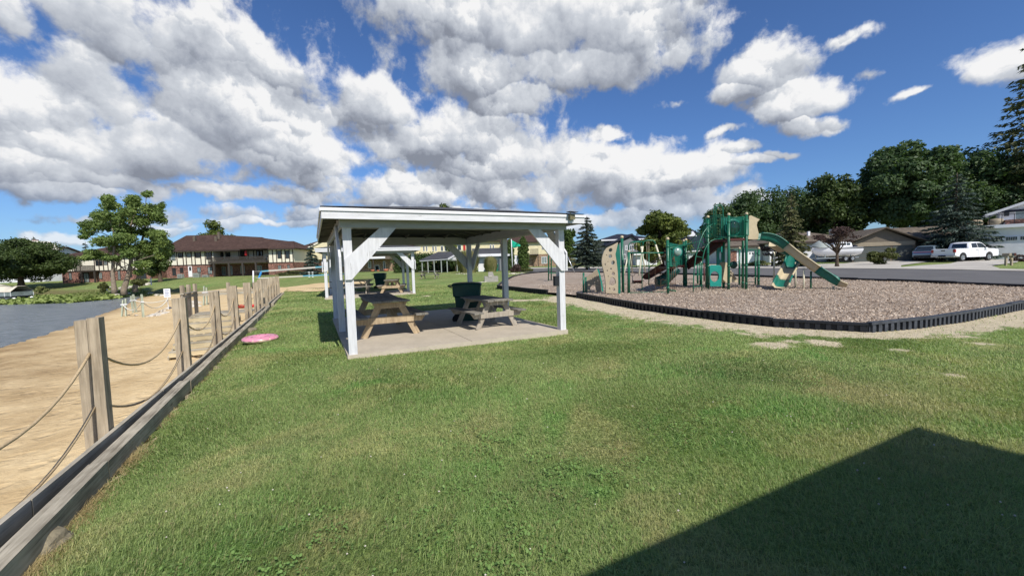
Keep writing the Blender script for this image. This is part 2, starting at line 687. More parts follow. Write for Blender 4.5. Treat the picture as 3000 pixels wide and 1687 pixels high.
def leafm(name, c1, c2, c3=None, trans=.25, nscale=.35):
    m, N, b = newmat(name)
    geo = N.n('ShaderNodeNewGeometry')
    rnd = geo.outputs['Random Per Island']
    n = N.noise(geo.outputs['Position'], nscale, 3, .6)
    f = N.math('MULTIPLY_ADD', rnd, .55, N.math('MULTIPLY', N.ramp(n, .3, .7), .5))
    col = N.mix(f, c1, c2)
    if c3:
        col = N.mix(N.ramp(rnd, .86, .9), col, c3)
    setc(N, b, col, .55, spec=.25)
    tr = N.n('ShaderNodeBsdfTranslucent')
    N.t.links.new(N.vec('MULTIPLY', col, (1.1, 1.3, .6)).outputs[0], tr.inputs[0])
    mx = N.n('ShaderNodeMixShader', ins={0: trans})
    N.t.links.new(b.outputs[0], mx.inputs[1])
    N.t.links.new(tr.outputs[0], mx.inputs[2])
    out = [q for q in N.t.nodes if q.type == 'OUTPUT_MATERIAL'][0]
    N.t.links.new(mx.outputs[0], out.inputs[0])
    return m


MT = {}
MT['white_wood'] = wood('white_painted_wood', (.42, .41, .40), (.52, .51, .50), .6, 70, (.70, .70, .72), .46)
MT['white_wood_shaded'] = wood('shaded_white_beam_paint', (.28, .28, .27), (.38, .37, .36), .6, 70, (.52, .53, .55), .44)  # white paint darkened to carry the shade under the roof overhang
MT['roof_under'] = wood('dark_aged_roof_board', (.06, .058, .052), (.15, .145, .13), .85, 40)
MT['old_wood'] = wood('weathered_timber', (.24, .195, .14), (.50, .42, .31))
MT['grey_wood'] = wood('grey_weathered_board', (.27, .24, .185), (.52, .47, .375))
MT['table_wood'] = wood('table_top_board', (.13, .12, .105), (.29, .27, .235))
MT['table_leg'] = wood('table_leg_wood', (.27, .20, .13), (.54, .42, .27))
MT['table_leg_grey'] = wood('aged_table_leg_wood', (.22, .19, .155), (.46, .41, .34))
MT['new_wood'] = wood('light_step_board', (.42, .34, .2), (.62, .52, .34))
MT['green_wood'] = wood('greenish_stake_wood', (.30, .34, .26), (.5, .53, .42))
MT['roof_grey'] = shingle('grey_shingles', (.085, .087, .095))
MT['roof_brown'] = shingle('brown_shingles', (.085, .052, .042))
MT['roof_tan'] = shingle('tan_shingles', (.17, .14, .11))
MT['roof_navy'] = shingle('dark_blue_shingles', (.03, .034, .055))
MT['green_metal'] = paint('green_painted_steel', (.006, .115, .062), .35, .18, 5, .5)
MT['green_plastic'] = paint('green_moulded_plastic', (.004, .125, .082), .42, .15, 3, .45, c2=(.012, .165, .12))
MT['teal_plastic'] = paint('teal_moulded_plastic', (.01, .24, .19), .4, .15, 3, .45)
MT['bin_green'] = paint('dark_green_bin_plastic', (.006, .052, .042), .45, .2, 4, .4)
MT['bin_green2'] = paint('faded_green_bin_plastic', (.012, .15, .10), .45, .2, 4, .4)
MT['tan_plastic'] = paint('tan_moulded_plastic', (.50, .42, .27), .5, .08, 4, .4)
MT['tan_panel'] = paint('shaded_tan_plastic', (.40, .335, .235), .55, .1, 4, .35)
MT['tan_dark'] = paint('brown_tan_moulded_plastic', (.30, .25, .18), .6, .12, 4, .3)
MT['maroon'] = paint('maroon_coated_steel', (.075, .022, .018), .5, .15, 6, .35)
MT['cream'] = paint('cream_painted_steel', (.66, .62, .46), .45, .08, 5, .4)
MT['black_plastic'] = paint('black_border_plastic', (.017, .019, .025), .55, .35, 3, .35)
MT['border_dusty'] = paint('dusty_black_border_plastic', (.05, .056, .068), .6, .45, 5, .3)
MT['rope'] = paint('tan_rope', (.50, .38, .23), .9, .25, 60, .1, .6)
MT["rope_brown"] = paint("brown_net_rope", (.12, .075, .05), .8, .2, 30, .1)
MT['white_rope'] = paint('white_rope', (.7, .68, .6), .85, .1, 40, .1, .5)
MT['white'] = paint('white_paint', (.76, .76, .78), .5, .05, 3)
MT['white_siding'] = siding('white_siding', (.74, .74, .78), .14)
MT['yellow_siding'] = siding('cream_yellow_siding', (.72, .64, .42), .14)
MT['grey_siding'] = siding('grey_siding', (.19, .20, .21), .14)
MT['tan_siding'] = siding('tan_vertical_siding', (.15, .125, .095), .2, True)
MT['stucco'] = paint('cream_stucco', (.74, .70, .58), .8, .06, 3, .2)
MT['timber_dark'] = paint('dark_brown_trim', (.05, .037, .032), .7, .2, 4, .2)
MT['brick'] = brickm('red_brick', (.20, .095, .075), (.28, .14, .11), (.30, .25, .21))
MT['brick_tan'] = brickm('tan_brick', (.28, .18, .12), (.34, .24, .17), (.36, .3, .24))
MT['concrete'] = paint('slab_concrete', (.47, .41, .325), .85, .12, 2, .2, .3)
MT['block'] = paint('grey_concrete_block', (.35, .33, .3), .9, .15, 6, .2, .4)
MT['stone'] = paint('pale_limestone', (.55, .5, .42), .9, .22, 5, .2, .8)
MT['stone_grey'] = paint('mossy_stone', (.22, .19, .13), .9, .3, 8, .2, .8)
MT['glass'] = paint('window_glass', (.018, .024, .03), .08, .3, .6, .9, .02)
MT['glass_light'] = paint('curtained_window_glass', (.22, .26, .26), .15, .5, 1.2, .8, .02)
MT['bark'] = paint('tree_bark', (.10, .075, .055), .95, .35, 5, .1, 1.0)
MT['bark_pale'] = paint('pale_tree_bark', (.26, .21, .16), .95, .3, 5, .1, 1.0)
MT['metal'] = paint('galvanised_metal', (.45, .46, .47), .35, .1, 8, .5, .1, .8)
MT['dark_metal'] = paint('dark_metal', (.04, .04, .045), .4, .1, 8, .5, .1, .5)
MT['rubber'] = paint('black_tyre_rubber', (.014, .014, .015), .8, .2, 12, .3)
MT['car_white'] = paint('white_car_paint', (.80, .81, .84), .18, .02, 2, .6, .02)
MT['car_blue'] = paint('pale_blue_car_paint', (.20, .27, .34), .18, .06, 2, .6, .02, .4)
MT['red_lamp'] = paint('red_tail_lamp', (.30, .012, .012), .15, .1, 5, .6)
MT['pink'] = paint('pink_vinyl', (.66, .26, .36), .35, .08, 8, .5)
MT['donut'] = paint('pale_tan_vinyl', (.74, .56, .44), .35, .08, 8, .5)
MT['darkpink'] = paint('dark_pink_vinyl', (.32, .03, .08), .35, .1, 8, .5)
MT['red'] = paint('red_plastic', (.50, .025, .025), .4, .15, 5, .5)
MT['blue_tape'] = paint('blue_net_tape', (.04, .26, .62), .6, .1, 5, .3)
MT['flag'] = paint('green_flag_cloth', (.02, .42, .27), .8, .12, 4, .1)
MT['canvas'] = paint('cream_canvas', (.62, .56, .45), .8, .1, 3, .2)
MT['ac'] = paint('grey_cabinet', (.30, .33, .31), .6, .15, 9, .3)

LF = {}
LF['maple'] = leafm('maple_leaves', (.055, .085, .018), (.17, .20, .045))
LF['dark'] = leafm('dark_leaves', (.036, .068, .03), (.115, .17, .068), trans=.3)
LF['round'] = leafm('deep_green_leaves', (.028, .05, .014), (.085, .12, .032), trans=.2)
LF['locust'] = leafm('locust_leaves', (.07, .12, .03), (.23, .30, .085))
LF['midgreen'] = leafm('mid_green_leaves', (.035, .07, .016), (.11, .16, .035))
LF['spruce'] = leafm('blue_spruce_needles', (.028, .045, .032), (.11, .135, .10), trans=.1)
LF['spruce_dark'] = leafm('dark_spruce_needles', (.024, .044, .034), (.095, .13, .105), trans=.1)
LF['spruce_yel'] = leafm('yellow_green_spruce_needles', (.07, .08, .032), (.22, .22, .10), trans=.1)
LF['cedar'] = leafm('arborvitae_sprays', (.03, .055, .014), (.10, .15, .035), trans=.15)
LF['hedge'] = leafm('hedge_leaves', (.02, .042, .012), (.075, .12, .03), trans=.15)
LF['ornamental'] = leafm('ornamental_grass_blades', (.10, .12, .035), (.36, .33, .15), (.55, .45, .3), nscale=1.5)
LF['purple'] = leafm('reddish_twigs', (.035, .022, .018), (.10, .06, .05), trans=.1)
LF['shrub'] = leafm('shrub_leaves', (.035, .05, .014), (.14, .15, .045))
LF['lily'] = leafm('lily_pad_leaves', (.11, .16, .035), (.32, .38, .12), trans=.15, nscale=.5)
LF['weeds'] = leafm('weedy_bank_leaves', (.09, .12, .03), (.30, .31, .12), nscale=.6)
# ------------------------------------------------------------------ ground materials
# places in the lawn: 1 lush, 0 dried out, 2 dark
LAWN_SPOTS = [(1330, 1390, .42, 1), (1420, 1530, .35, 1), (700, 1580, .4, 1), (2060, 1290, .75, 1), (2330, 1190, .7, 1), (1950, 1090, .7, 1), (1300, 1170, .6, 1), (2960, 1260, .5, 1),
              (640, 1420, .42, 0), (960, 1560, .25, 0), (700, 1060, .7, 0), (1430, 1240, .4, 0), (2650, 1170, .8, 0), (2850, 1120, .9, 0), (1900, 1480, .25, 0), (260, 1560, .3, 0), (2450, 1130, .8, 0), (1750, 1330, .35, 0),
              (1080, 1090, .8, 2), (2150, 1080, .9, 2), (1560, 1440, .35, 2), (850, 1300, .5, 2)]


def lawn_colour(N, pos):
    n1 = N.noise(pos, .33, 5, .6, .4)
    n2 = N.noise(N.vec('ADD', pos, (40, 7, 0)).outputs[0], .8, 5, .65, .5)
    n3 = N.noise(N.vec('ADD', pos, (-20, 31, 0)).outputs[0], .5, 4, .55, .8)
    c = N.mix(N.ramp(n1, .32, .68), (.152, .218, .070), (.230, .305, .112))
    c = N.mix(N.math('MULTIPLY', N.ramp(n2, .48, .66), .75), c, (.31, .315, .14))       # dry
    c = N.mix(N.math('MULTIPLY', N.ramp(n3, .57, .68), .7), c, (.135, .275, .070))       # lush
    n5 = N.noise(N.vec('ADD', pos, (3, 3, 0)).outputs[0], .12, 3, .5)
    c = N.mix(N.math('MULTIPLY', N.ramp(n5, .5, .7), .5), c, (.30, .31, .14))
    flat = N.vec('MULTIPLY', pos, (1, 1, 0)).outputs[0]
    wob = N.vec('MULTIPLY_ADD', N.noise(flat, 1.8, 8, .75, out=1), (1.9, 1.9, 0), N.vec('SUBTRACT', flat, (.95, .95, 0)).outputs[0]).outputs[0]
    for (bx, by, br, k) in LAWN_SPOTS:
        g_ = gp(bx, by)
        dd = N.vec('DISTANCE', wob, (g_.x, g_.y, 0)).outputs[1]
        f_ = N.ramp(dd, 0.0, br * 1.25, {1: .55, 0: .42, 2: .38}[k], 0)
        c = N.mix(f_, c, {1: (.155, .29, .08), 0: (.36, .31, .165), 2: (.085, .145, .05)}[k])
    # far lawn: mown bands
    sp = N.n('ShaderNodeSeparateXYZ', ins={0: pos})
    far = N.ramp(sp.outputs[1], 25, 50)
    sv = N.vec('MULTIPLY', pos, (.05, .5, 0)).outputs[0]
    st = N.noise(sv, 1.0, 4, .6, .4)
    c = N.mix(N.math('MULTIPLY', N.math('MULTIPLY', N.ramp(st, .42, .62), far), .55), c, (.215, .215, .085))
    return c


def mat_ground():
    m, N, b = newmat('lawn_ground')
    geo = N.n('ShaderNodeNewGeometry')
    pos = geo.outputs['Position']
    c = lawn_colour(N, pos)
    fine = N.noise(pos, 28, 6, .7)
    mid = N.noise(pos, 7, 5, .7)
    c = N.mix(1.0, c, N.mix(N.ramp(fine, .3, .7), (.55, .6, .5), (1.35, 1.3, 1.25)), 'MULTIPLY')
    c = N.mix(1.0, c, N.mix(N.ramp(mid, .3, .7), (.75, .78, .72), (1.18, 1.16, 1.15)), 'MULTIPLY')
    # bare earth from the painted mask
    at = N.n('ShaderNodeAttribute', attribute_name='dirt')
    dn = N.noise(pos, 2.4, 8, .75, .3)
    f = N.ramp(N.math('MULTIPLY_ADD', N.math('SUBTRACT', dn, .5), 2.2, at.outputs['Fac']), .45, .62)
    dc = N.mix(N.ramp(N.noise(pos, 6, 8, .7), .3, .7), (.48, .40, .26), (.68, .59, .42))
    c = N.mix(f, c, dc)
    bk = N.n('ShaderNodeAttribute', attribute_name='bank')
    bf = N.ramp(N.math('MULTIPLY_ADD', N.math('SUBTRACT', dn, .5), 1.2, bk.outputs['Fac']), .35, .65)
    c = N.mix(bf, c, N.mix(N.ramp(mid, .35, .65), (.10, .115, .035), (.24, .20, .10)))
    setc(N, b, c, .95, N.math('ADD', fine, mid), .7, .05, .1)
    return m


def mat_blades():
    m, N, b = newmat('grass_blades')
    geo = N.n('ShaderNodeNewGeometry')
    pos = geo.outputs['Position']
    c = lawn_colour(N, N.vec('MULTIPLY', pos, (1, 1, 0)).outputs[0])
    rnd = geo.outputs['Random Per Island']
    c = N.mix(1.0, c, N.mix(rnd, (.75, .8, .72), (1.95, 1.8, 1.75)), 'MULTIPLY')
    c = N.mix(N.ramp(rnd, .88, .93), c, (.34, .30, .15))
    setc(N, b, c, .5, spec=.3)
    tr = N.n('ShaderNodeBsdfTranslucent')
    N.t.links.new(N.vec('MULTIPLY', c, (1.1, 1.25, .6)).outputs[0], tr.inputs[0])
    mx = N.n('ShaderNodeMixShader', ins={0: .3})
    N.t.links.new(b.outputs[0], mx.inputs[1])
    N.t.links.new(tr.outputs[0], mx.inputs[2])
    out = [q for q in N.t.nodes if q.type == 'OUTPUT_MATERIAL'][0]
    N.t.links.new(mx.outputs[0], out.inputs[0])
    return m


def mat_sand():
    m, N, b = newmat('beach_sand')
    geo = N.n('ShaderNodeNewGeometry')
    pos = geo.outputs['Position']
    n1 = N.noise(pos, .6, 6, .65)
    n2 = N.noise(pos, 7, 6, .7)
    n3 = N.noise(pos, 2.5, 5, .65, .6)
    sp = N.n('ShaderNodeSeparateXYZ', ins={0: pos})
    c = N.mix(N.ramp(n1, .3, .7), (.63, .465, .25), (.74, .575, .335))
    c = N.mix(N.ramp(n2, .25, .75, .35, 0), c, (.38, .25, .125))
    wet = N.ramp(N.math('MULTIPLY_ADD', N.math('SUBTRACT', n1, .5), .22, sp.outputs[2]), WZ - .02, WZ + .2, 1, 0)
    c = N.mix(N.math('MULTIPLY', wet, .75), c, (.20, .125, .062))
    vf = N.n('ShaderNodeTexVoronoi', feature='SMOOTH_F1', ins={'Vector': N.vec('MULTIPLY_ADD', N.noise(pos, 1.5, 3, .6, out=1), (.5, .5, 0), pos).outputs[0], 'Scale': 2.6, 'Smoothness': .3, 'Randomness': 1.0})
    hh = N.math('MULTIPLY_ADD', n2, .35, n3)
    hh = N.math('MULTIPLY_ADD', N.ramp(vf.outputs[0], .1, .45), .55, hh)
    setc(N, b, c, .95, hh, .8, .085, .1)
    return m


def mat_chips():
    m, N, b = newmat('wood_chip_bed')
    geo = N.n('ShaderNodeNewGeometry')
    pos = geo.outputs['Position']
    v1 = N.n('ShaderNodeTexVoronoi', ins={'Vector': N.vec('MULTIPLY', pos, (9, 16, 10)).outputs[0], 'Scale': 3.2})
    v2 = N.n('ShaderNodeTexVoronoi', ins={'Vector': N.vec('MULTIPLY', pos, (14, 8, 10)).outputs[0], 'Scale': 2.7})
    n1 = N.noise(pos, .5, 6, .65)
    col = N.cramp(v1.outputs['Color'], [(0, (.22, .165, .12)), (.45, (.40, .32, .25)), (.8, (.54, .45, .37)), (1, (.66, .57, .48))])
    col2 = N.cramp(v2.outputs['Color'], [(0, (.26, .2, .155)), (.5, (.43, .35, .28)), (1, (.6, .52, .43))])
    c = N.mix(.5, col, col2)
    c = N.mix(N.ramp(n1, .35, .7, 0, .45), c, (.24, .175, .125))
    setc(N, b, c, .9, N.math('ADD', v1.outputs[0], v2.outputs[0]), .8, .03, .1)
    return m


def mat_road():
    m, N, b = newmat('road_asphalt')
    geo = N.n('ShaderNodeNewGeometry')
    pos = geo.outputs['Position']
    n = N.noise(pos, .4, 6, .6)
    n2 = N.noise(pos, 40, 3, .6)
    c = N.mix(N.ramp(n, .3, .7), (.105, .102, .103), (.135, .131, .13))
    c = N.mix(N.ramp(n2, .3, .7, 0, .3), c, (.15, .145, .14))
    setc(N, b, c, .85, n2, .3, .01, .2)
    return m


def mat_pave():
    m, N, b = newmat('pale_pavement')
    geo = N.n('ShaderNodeNewGeometry')
    pos = geo.outputs['Position']
    n = N.noise(pos, .5, 6, .65)
    n2 = N.noise(pos, 12, 4, .6)
    c = N.mix(N.ramp(n, .3, .7), (.40, .37, .33), (.54, .51, .45))
    c = N.mix(N.ramp(n2, .3, .7, 0, .25), c, (.3, .27, .23))
    setc(N, b, c, .9, n2, .2, .01, .2)
    return m


def mat_water():
    m, N, b = newmat('lake_water')
    geo = N.n('ShaderNodeNewGeometry')
    pos = geo.outputs['Position']
    a = N.noise(N.vec('MULTIPLY', pos, (1.1, 2.2, 1)).outputs[0], 1.0, 6, .7, .6)
    n2 = N.noise(N.vec('MULTIPLY', pos, (5, 9, 1)).outputs[0], 1.0, 4, .7, .3)
    h = N.math('MULTIPLY_ADD', n2, .3, a)
    c = N.mix(N.ramp(a, .35, .65), (.15, .17, .185), (.25, .275, .29))
    setc(N, b, c, .22, h, 1.0, .26, .5)
    return m


G_LAWN = mat_ground()

# playground outline (ground points)
def xy(p):
    return (p.x, p.y)


PG_NEAR = [gp(1690, 872), gp(1860, 905), gp(2060, 935), gp(2262, 960), gp(2545, 977)]
PG_RIGHT = [gp(2545, 977), gp(2700, 960), gp(2850, 935), gp(3000, 905)]
d_ = (PG_RIGHT[-1] - PG_RIGHT[-2])
PG_RIGHT.append(PG_RIGHT[-1] + d_ * 1.6)
PG_LEFT = [gp(1605, 863), gp(1458, 847), gp(1474, 832), gp(1500, 817), gp(1540, 806), gp(1600, 801), gp(1700, 801), gp(1800, 803)]
PG_BACK = [gp(1800, 803), gp(1900, 806), gp(2000, 809), gp(2300, 819), gp(2600, 831), gp(2800, 841), gp(3000, 851)]
d_ = (PG_BACK[-1] - PG_BACK[-2])
PG_BACK.append(PG_BACK[-1] + d_ * 1.2)
PG = [xy(p) for p in (PG_NEAR[::-1] + PG_LEFT + PG_BACK[1:] + PG_RIGHT[::-1][:-1])]

TH1 = .4543
W1, D1, H1 = 4.384, 5.838, 2.30
SH1 = (-2.85, 7.098)
SH2, TH2 = (-9.54, 20.81), .35


def loc2(o, th, x, y):
    return (o[0] + x * math.cos(th) - y * math.sin(th), o[1] + x * math.sin(th) + y * math.cos(th))


SLAB1 = [loc2(SH1, TH1, *q) for q in [(-.10, -.10), (W1 + .10, -.10), (W1 + .10, D1 + .1), (-.10, D1 + .1)]]
SLAB2 = [loc2(SH2, TH2, *q) for q in [(-.10, -.10), (W1 + .10, -.10), (W1 + .10, D1 + .1), (-.10, D1 + .1)]]


def dirt_mask(x, y):
    near = [xy(p) for p in PG_NEAR] + [xy(p) for p in PG_RIGHT[1:]]
    pth = [xy(gp(1520, 880)), xy(gp(1600, 878)), xy(gp(1700, 890)), xy(gp(1850, 920))]
    d1 = poly_dist(near, x, y, False)
    a = np.clip(1.35 - d1 / np.interp(x, [0, 3, 5, 6.5, 7.4, 12], [1.8, 1.7, 1.35, .95, .8, 1.3]), 0, 1)
    a = np.where(d1 < .25, np.maximum(a, np.interp(y, [7.5, 9, 12, 16], [1.0, .85, .85, .6])), a)
    d2 = poly_dist(pth, x, y, False)
    a = np.maximum(a, np.clip(1.0 - d2 / 1.0, 0, 1) * .95)
    for (px, py, r, w) in [(2255, 1012, .5, .95), (2400, 1006, .42, .95), (2440, 1012, .3, .85), (2250, 985, .6, .6), (2330, 1003, .4, .7), (2640, 1030, .28, .7),
                           (2790, 1100, .3, .65), (1180, 862, .5, .8), (1250, 868, .6, .75), (2900, 1010, .6, .5), (2960, 955, 1.0, .62), (2820, 985, .7, .62)]:
        p = gp(px, py)
        a = np.maximum(a, np.clip(w * (1.25 - np.hypot((x - p.x) / r, (y - p.y) / (r * .9))), 0, 1))
    # scuffed edge against the timbers
    off = (x - fx(y)) * .895
    a = np.maximum(a, np.where((y < 27) & (y > -8), np.clip(.62 - np.abs(off) / .28 * .62, 0, 1), 0))
    # under the lawn of the swings, shed stones
    return a


def build_ground():
    def axis(segs):
        out = []
        for a, b, st in segs:
            out += list(np.arange(a, b, st))
        return np.array(out + [segs[-1][1]])
    xs = axis([(-2500, -400, 300), (-400, -120, 20), (-120, -40, 2.5), (-40, -16, .6), (-16, 16, .16), (16, 40, .8), (40, 120, 4), (120, 400, 20), (400, 2500, 300)])
    ys = axis([(-400, -60, 40), (-60, -6, 3), (-6, 20, .16), (20, 45, .5), (45, 110, 2), (110, 400, 12), (400, 3000, 200)])
    X, Y = np.meshgrid(xs, ys)
    Z = Hn(X, Y)
    rng = np.random.default_rng(1)
    near = (np.abs(X) < 30) & (Y > -10) & (Y < 45)
    Z = Z + np.where(near, (np.sin(X * 1.9 + np.sin(Y * 1.3) * 2) * np.sin(Y * 2.1 + 1) * .012 + np.sin(X * .63 + 1) * np.sin(Y * .55) * .02), 0)
    # keep the ground under slabs and the chip bed
    nx, ny = len(xs), len(ys)
    V = np.stack([X.ravel(), Y.ravel(), Z.ravel()], 1)
    i = np.arange(ny - 1)[:, None] * nx + np.arange(nx - 1)[None]
    F = np.stack([i, i + 1, i + nx + 1, i + nx], -1).reshape(-1, 4)
    o = np_mesh('ground', V, F.ravel(), np.full(len(F), 4), G_LAWN, smooth=True)
    o['kind'] = 'structure'
    at = o.data.attributes.new('dirt', 'FLOAT', 'POINT')
    at.data.foreach_set('value', dirt_mask(X, Y).ravel().astype(np.float32))
    dl = poly_dist(LK, X, Y)
    bk = np.clip(1.1 - dl / 9, 0, 1) * ((Y > 28) | (X < -30))
    at = o.data.attributes.new('bank', 'FLOAT', 'POINT')
    at.data.foreach_set('value', bk.ravel().astype(np.float32))
    return o


def bump_z(x, y):
    return (math.sin(x * 1.9 + math.sin(y * 1.3) * 2) * math.sin(y * 2.1 + 1) * .012 + math.sin(x * .63 + 1) * math.sin(y * .55) * .02)


def clip_cell(poly, x0, x1, y0, y1):
    for ax, lim, keep in ((0, x0, 1), (0, x1, -1), (1, y0, 1), (1, y1, -1)):
        out = []
        n = len(poly)
        for i in range(n):
            a, b = poly[i], poly[(i + 1) % n]
            ia, ib = (a[ax] - lim) * keep >= 0, (b[ax] - lim) * keep >= 0
            if ia:
                out.append(a)
            if ia != ib:
                t = (lim - a[ax]) / (b[ax] - a[ax])
                out.append((a[0] + t * (b[0] - a[0]), a[1] + t * (b[1] - a[1])))
        poly = out
        if len(poly) < 3:
            return []
    return poly


def sheet(name, poly, dz, cell, mat, zf=None, kind='structure', noise=0):
    """sheet following the ground inside a polygon"""
    P = np.array(poly)
    x0, y0 = P.min(0) - .01
    x1, y1 = P.max(0) + .01
    nx, ny = int((x1 - x0) / cell) + 1, int((y1 - y0) / cell) + 1
    gx = x0 + np.arange(nx + 1) * cell
    gy = y0 + np.arange(ny + 1) * cell
    X, Y = np.meshgrid(gx, gy)
    ins = poly_in(P, X, Y)
    dist = poly_dist(P, X, Y)
    zf = zf or (lambda a, b: Hn(a, b) + bumpn(a, b))
    verts, faces, key = [], [], {}

    def vid(p):
        k = (round(p[0], 4), round(p[1], 4))
        if k not in key:
            key[k] = len(verts)
            verts.append(k)
        return key[k]
    for j in range(ny):
        for i in range(nx):
            c = ins[j, i] + ins[j, i + 1] + ins[j + 1, i] + ins[j + 1, i + 1]
            dm = min(dist[j, i], dist[j, i + 1], dist[j + 1, i], dist[j + 1, i + 1])
            if c == 4 and dm > cell:
                faces.append([vid(q) for q in ((gx[i], gy[j]), (gx[i + 1], gy[j]), (gx[i + 1], gy[j + 1]), (gx[i], gy[j + 1]))])
            elif c > 0 or dm < cell * 1.5:
                q = clip_cell([tuple(t) for t in P], gx[i], gx[i + 1], gy[j], gy[j + 1])
                ids = []
                for t in q:
                    k = vid(t)
                    if k not in ids:
                        ids.append(k)
                if len(ids) > 2:
                    faces.append(ids)
    V = np.array(verts)
    Z = zf(V[:, 0], V[:, 1]) + dz
    if noise:
        Z = Z + noise * (np.sin(V[:, 0] * 2.3 + np.sin(V[:, 1] * 1.7)) * np.sin(V[:, 1] * 2.9)) 
    me = bpy.data.meshes.new(name)
    me.from_pydata([(a[0], a[1], z) for a, z in zip(verts, Z)], [], faces)
    me.polygons.foreach_set('use_smooth', [True] * len(faces))
    import bmesh
    bm = bmesh.new()
    bm.from_mesh(me)
    for f in bm.faces:
        if f.normal.z < 0:
            f.normal_flip()
    bm.to_mesh(me)
    bm.free()
    me.materials.append(mat)
    o = bpy.data.objects.new(name, me)
    COL.objects.link(o)
    if kind:
        o['kind'] = kind
    return o


def bumpn(x, y):
    near = (np.abs(x) < 30) & (y > -10) & (y < 45)
    return np.where(near, np.sin(x * 1.9 + np.sin(y * 1.3) * 2) * np.sin(y * 2.1 + 1) * .012 + np.sin(x * .63 + 1) * np.sin(y * .55) * .02, 0)


build_ground()
def hit(px, py):
    """first ground point along the line of sight"""
    d = ray(px, py)
    d = d / d.y
    prev = 1.0
    Y = 1.0
    ys = np.arange(2.0, 160, .1)
    zs = CAMH + d.z * ys
    g = Hn(d.x * ys, ys)
    k = np.argmax(zs < g)
    Y = ys[k]
    return Vector((d.x * Y, Y, g[k]))


# beach: from the timbers to the water, and the volleyball sand beyond the fence
bl = []
for y in np.arange(-12, 28.1, 2.0):
    bl.append((fx(y) - .14, y))
far = [xy(gp(937, 854)), xy(gp(1062, 845)), xy(gp(1075, 822)), xy(gp(937, 821)), xy(gp(839, 827)), xy(hit(690, 842)), xy(hit(600, 853)), xy(hit(530, 861)), xy(hit(470, 867))]
BEACH = bl + far + [SHORE[6], SHORE[5], SHORE[4], SHORE[3], SHORE[2], SHORE[1], SHORE[0], (-14, 10), (-11, 2), (-9, -12)]
sn = lambda a, b: Hn(a, b) + np.where((a - fx(b)) < -.1, 0, 0)


def beach_z(a, b):
    z = Hn(a - .0, b)
    off = (a - fx(b)) * .895
    return z + bumpn(a, b) + .014 * np.sin(a * 3.1 + np.sin(b * 2.3) * 1.5) * np.sin(b * 3.7 + np.sin(a * 1.9))


BEACH = [(p[0] - (1.2 if k in (-1,) else 0), p[1]) for k, p in enumerate(BEACH)]
M_SAND = mat_sand()
sheet('beach', BEACH, .035, .5, M_SAND, beach_z)
# water surface reaches under the shore a little; the shore terrain rises through it
wp = [(-5, -80), (-6, 8), (-12, 16)] + [(p[0] + 1.2, p[1] + .8) for p in SHORE[1:7]] + [(-38, 60), (-60, 75), (-420, 75), (-420, -80)]
mb = MB()
mb.face([(a, b, WZ) for a, b in wp])
wo = mb.build('water', mat_water())
wo['kind'] = 'structure'

# wood chip bed
M_CHIPS = mat_chips()
M_PAVE = mat_pave()
sheet("wood_chip_bed", PG, .12, .8, M_CHIPS, kind="structure", noise=.02)
# road and pale strips on the right
rd_near = [gp(1500, 797), gp(1800, 799.5), gp(2000, 803), gp(2300, 812), gp(2600, 822), gp(3000, 838)]
rd_far = [gp(1500, 789), gp(1750, 787), gp(1900, 788), gp(2250, 787), gp(2600, 789), gp(2800, 792), gp(3000, 797)]
e1 = rd_near[-1] + (rd_near[-1] - rd_near[-2]) * 2
e2 = rd_far[-1] + (rd_far[-1] - rd_far[-2]) * 3
ROAD = [xy(p) for p in rd_near + [e1, e2] + rd_far[::-1]]
sheet('road', ROAD, .045, 2.0, mat_road())
rf2 = [gp(1500, 785.5), gp(1750, 783), gp(1900, 783), gp(2250, 781.5), gp(2600, 783.5), gp(2800, 787), gp(3000, 791.5)]
e3 = rf2[-1] + (rf2[-1] - rf2[-2]) * 3
sheet('pavement', [xy(p) for p in rd_far + [e2, e3] + rf2[::-1]], .07, 2.0, M_PAVE)
sheet('driveway', [xy(gp(*q)) for q in [(2180, 781.6), (2240, 776), (2450, 774), (2560, 764.5), (2740, 765), (2640, 779), (2640, 784)]], .06, 2.0, M_PAVE)
sheet('driveway', [xy(gp(*q)) for q in [(2642, 784), (2700, 779), (2780, 774.5), (2830, 762), (2990, 761), (2980, 770), (2905, 780), (2930, 789)]], .06, 2.0, M_PAVE)
sheet('driveway', [xy(gp(*q)) for q in [(1990, 782.6), (2080, 776), (2230, 774), (2180, 781)]], .06, 2.0, M_PAVE)

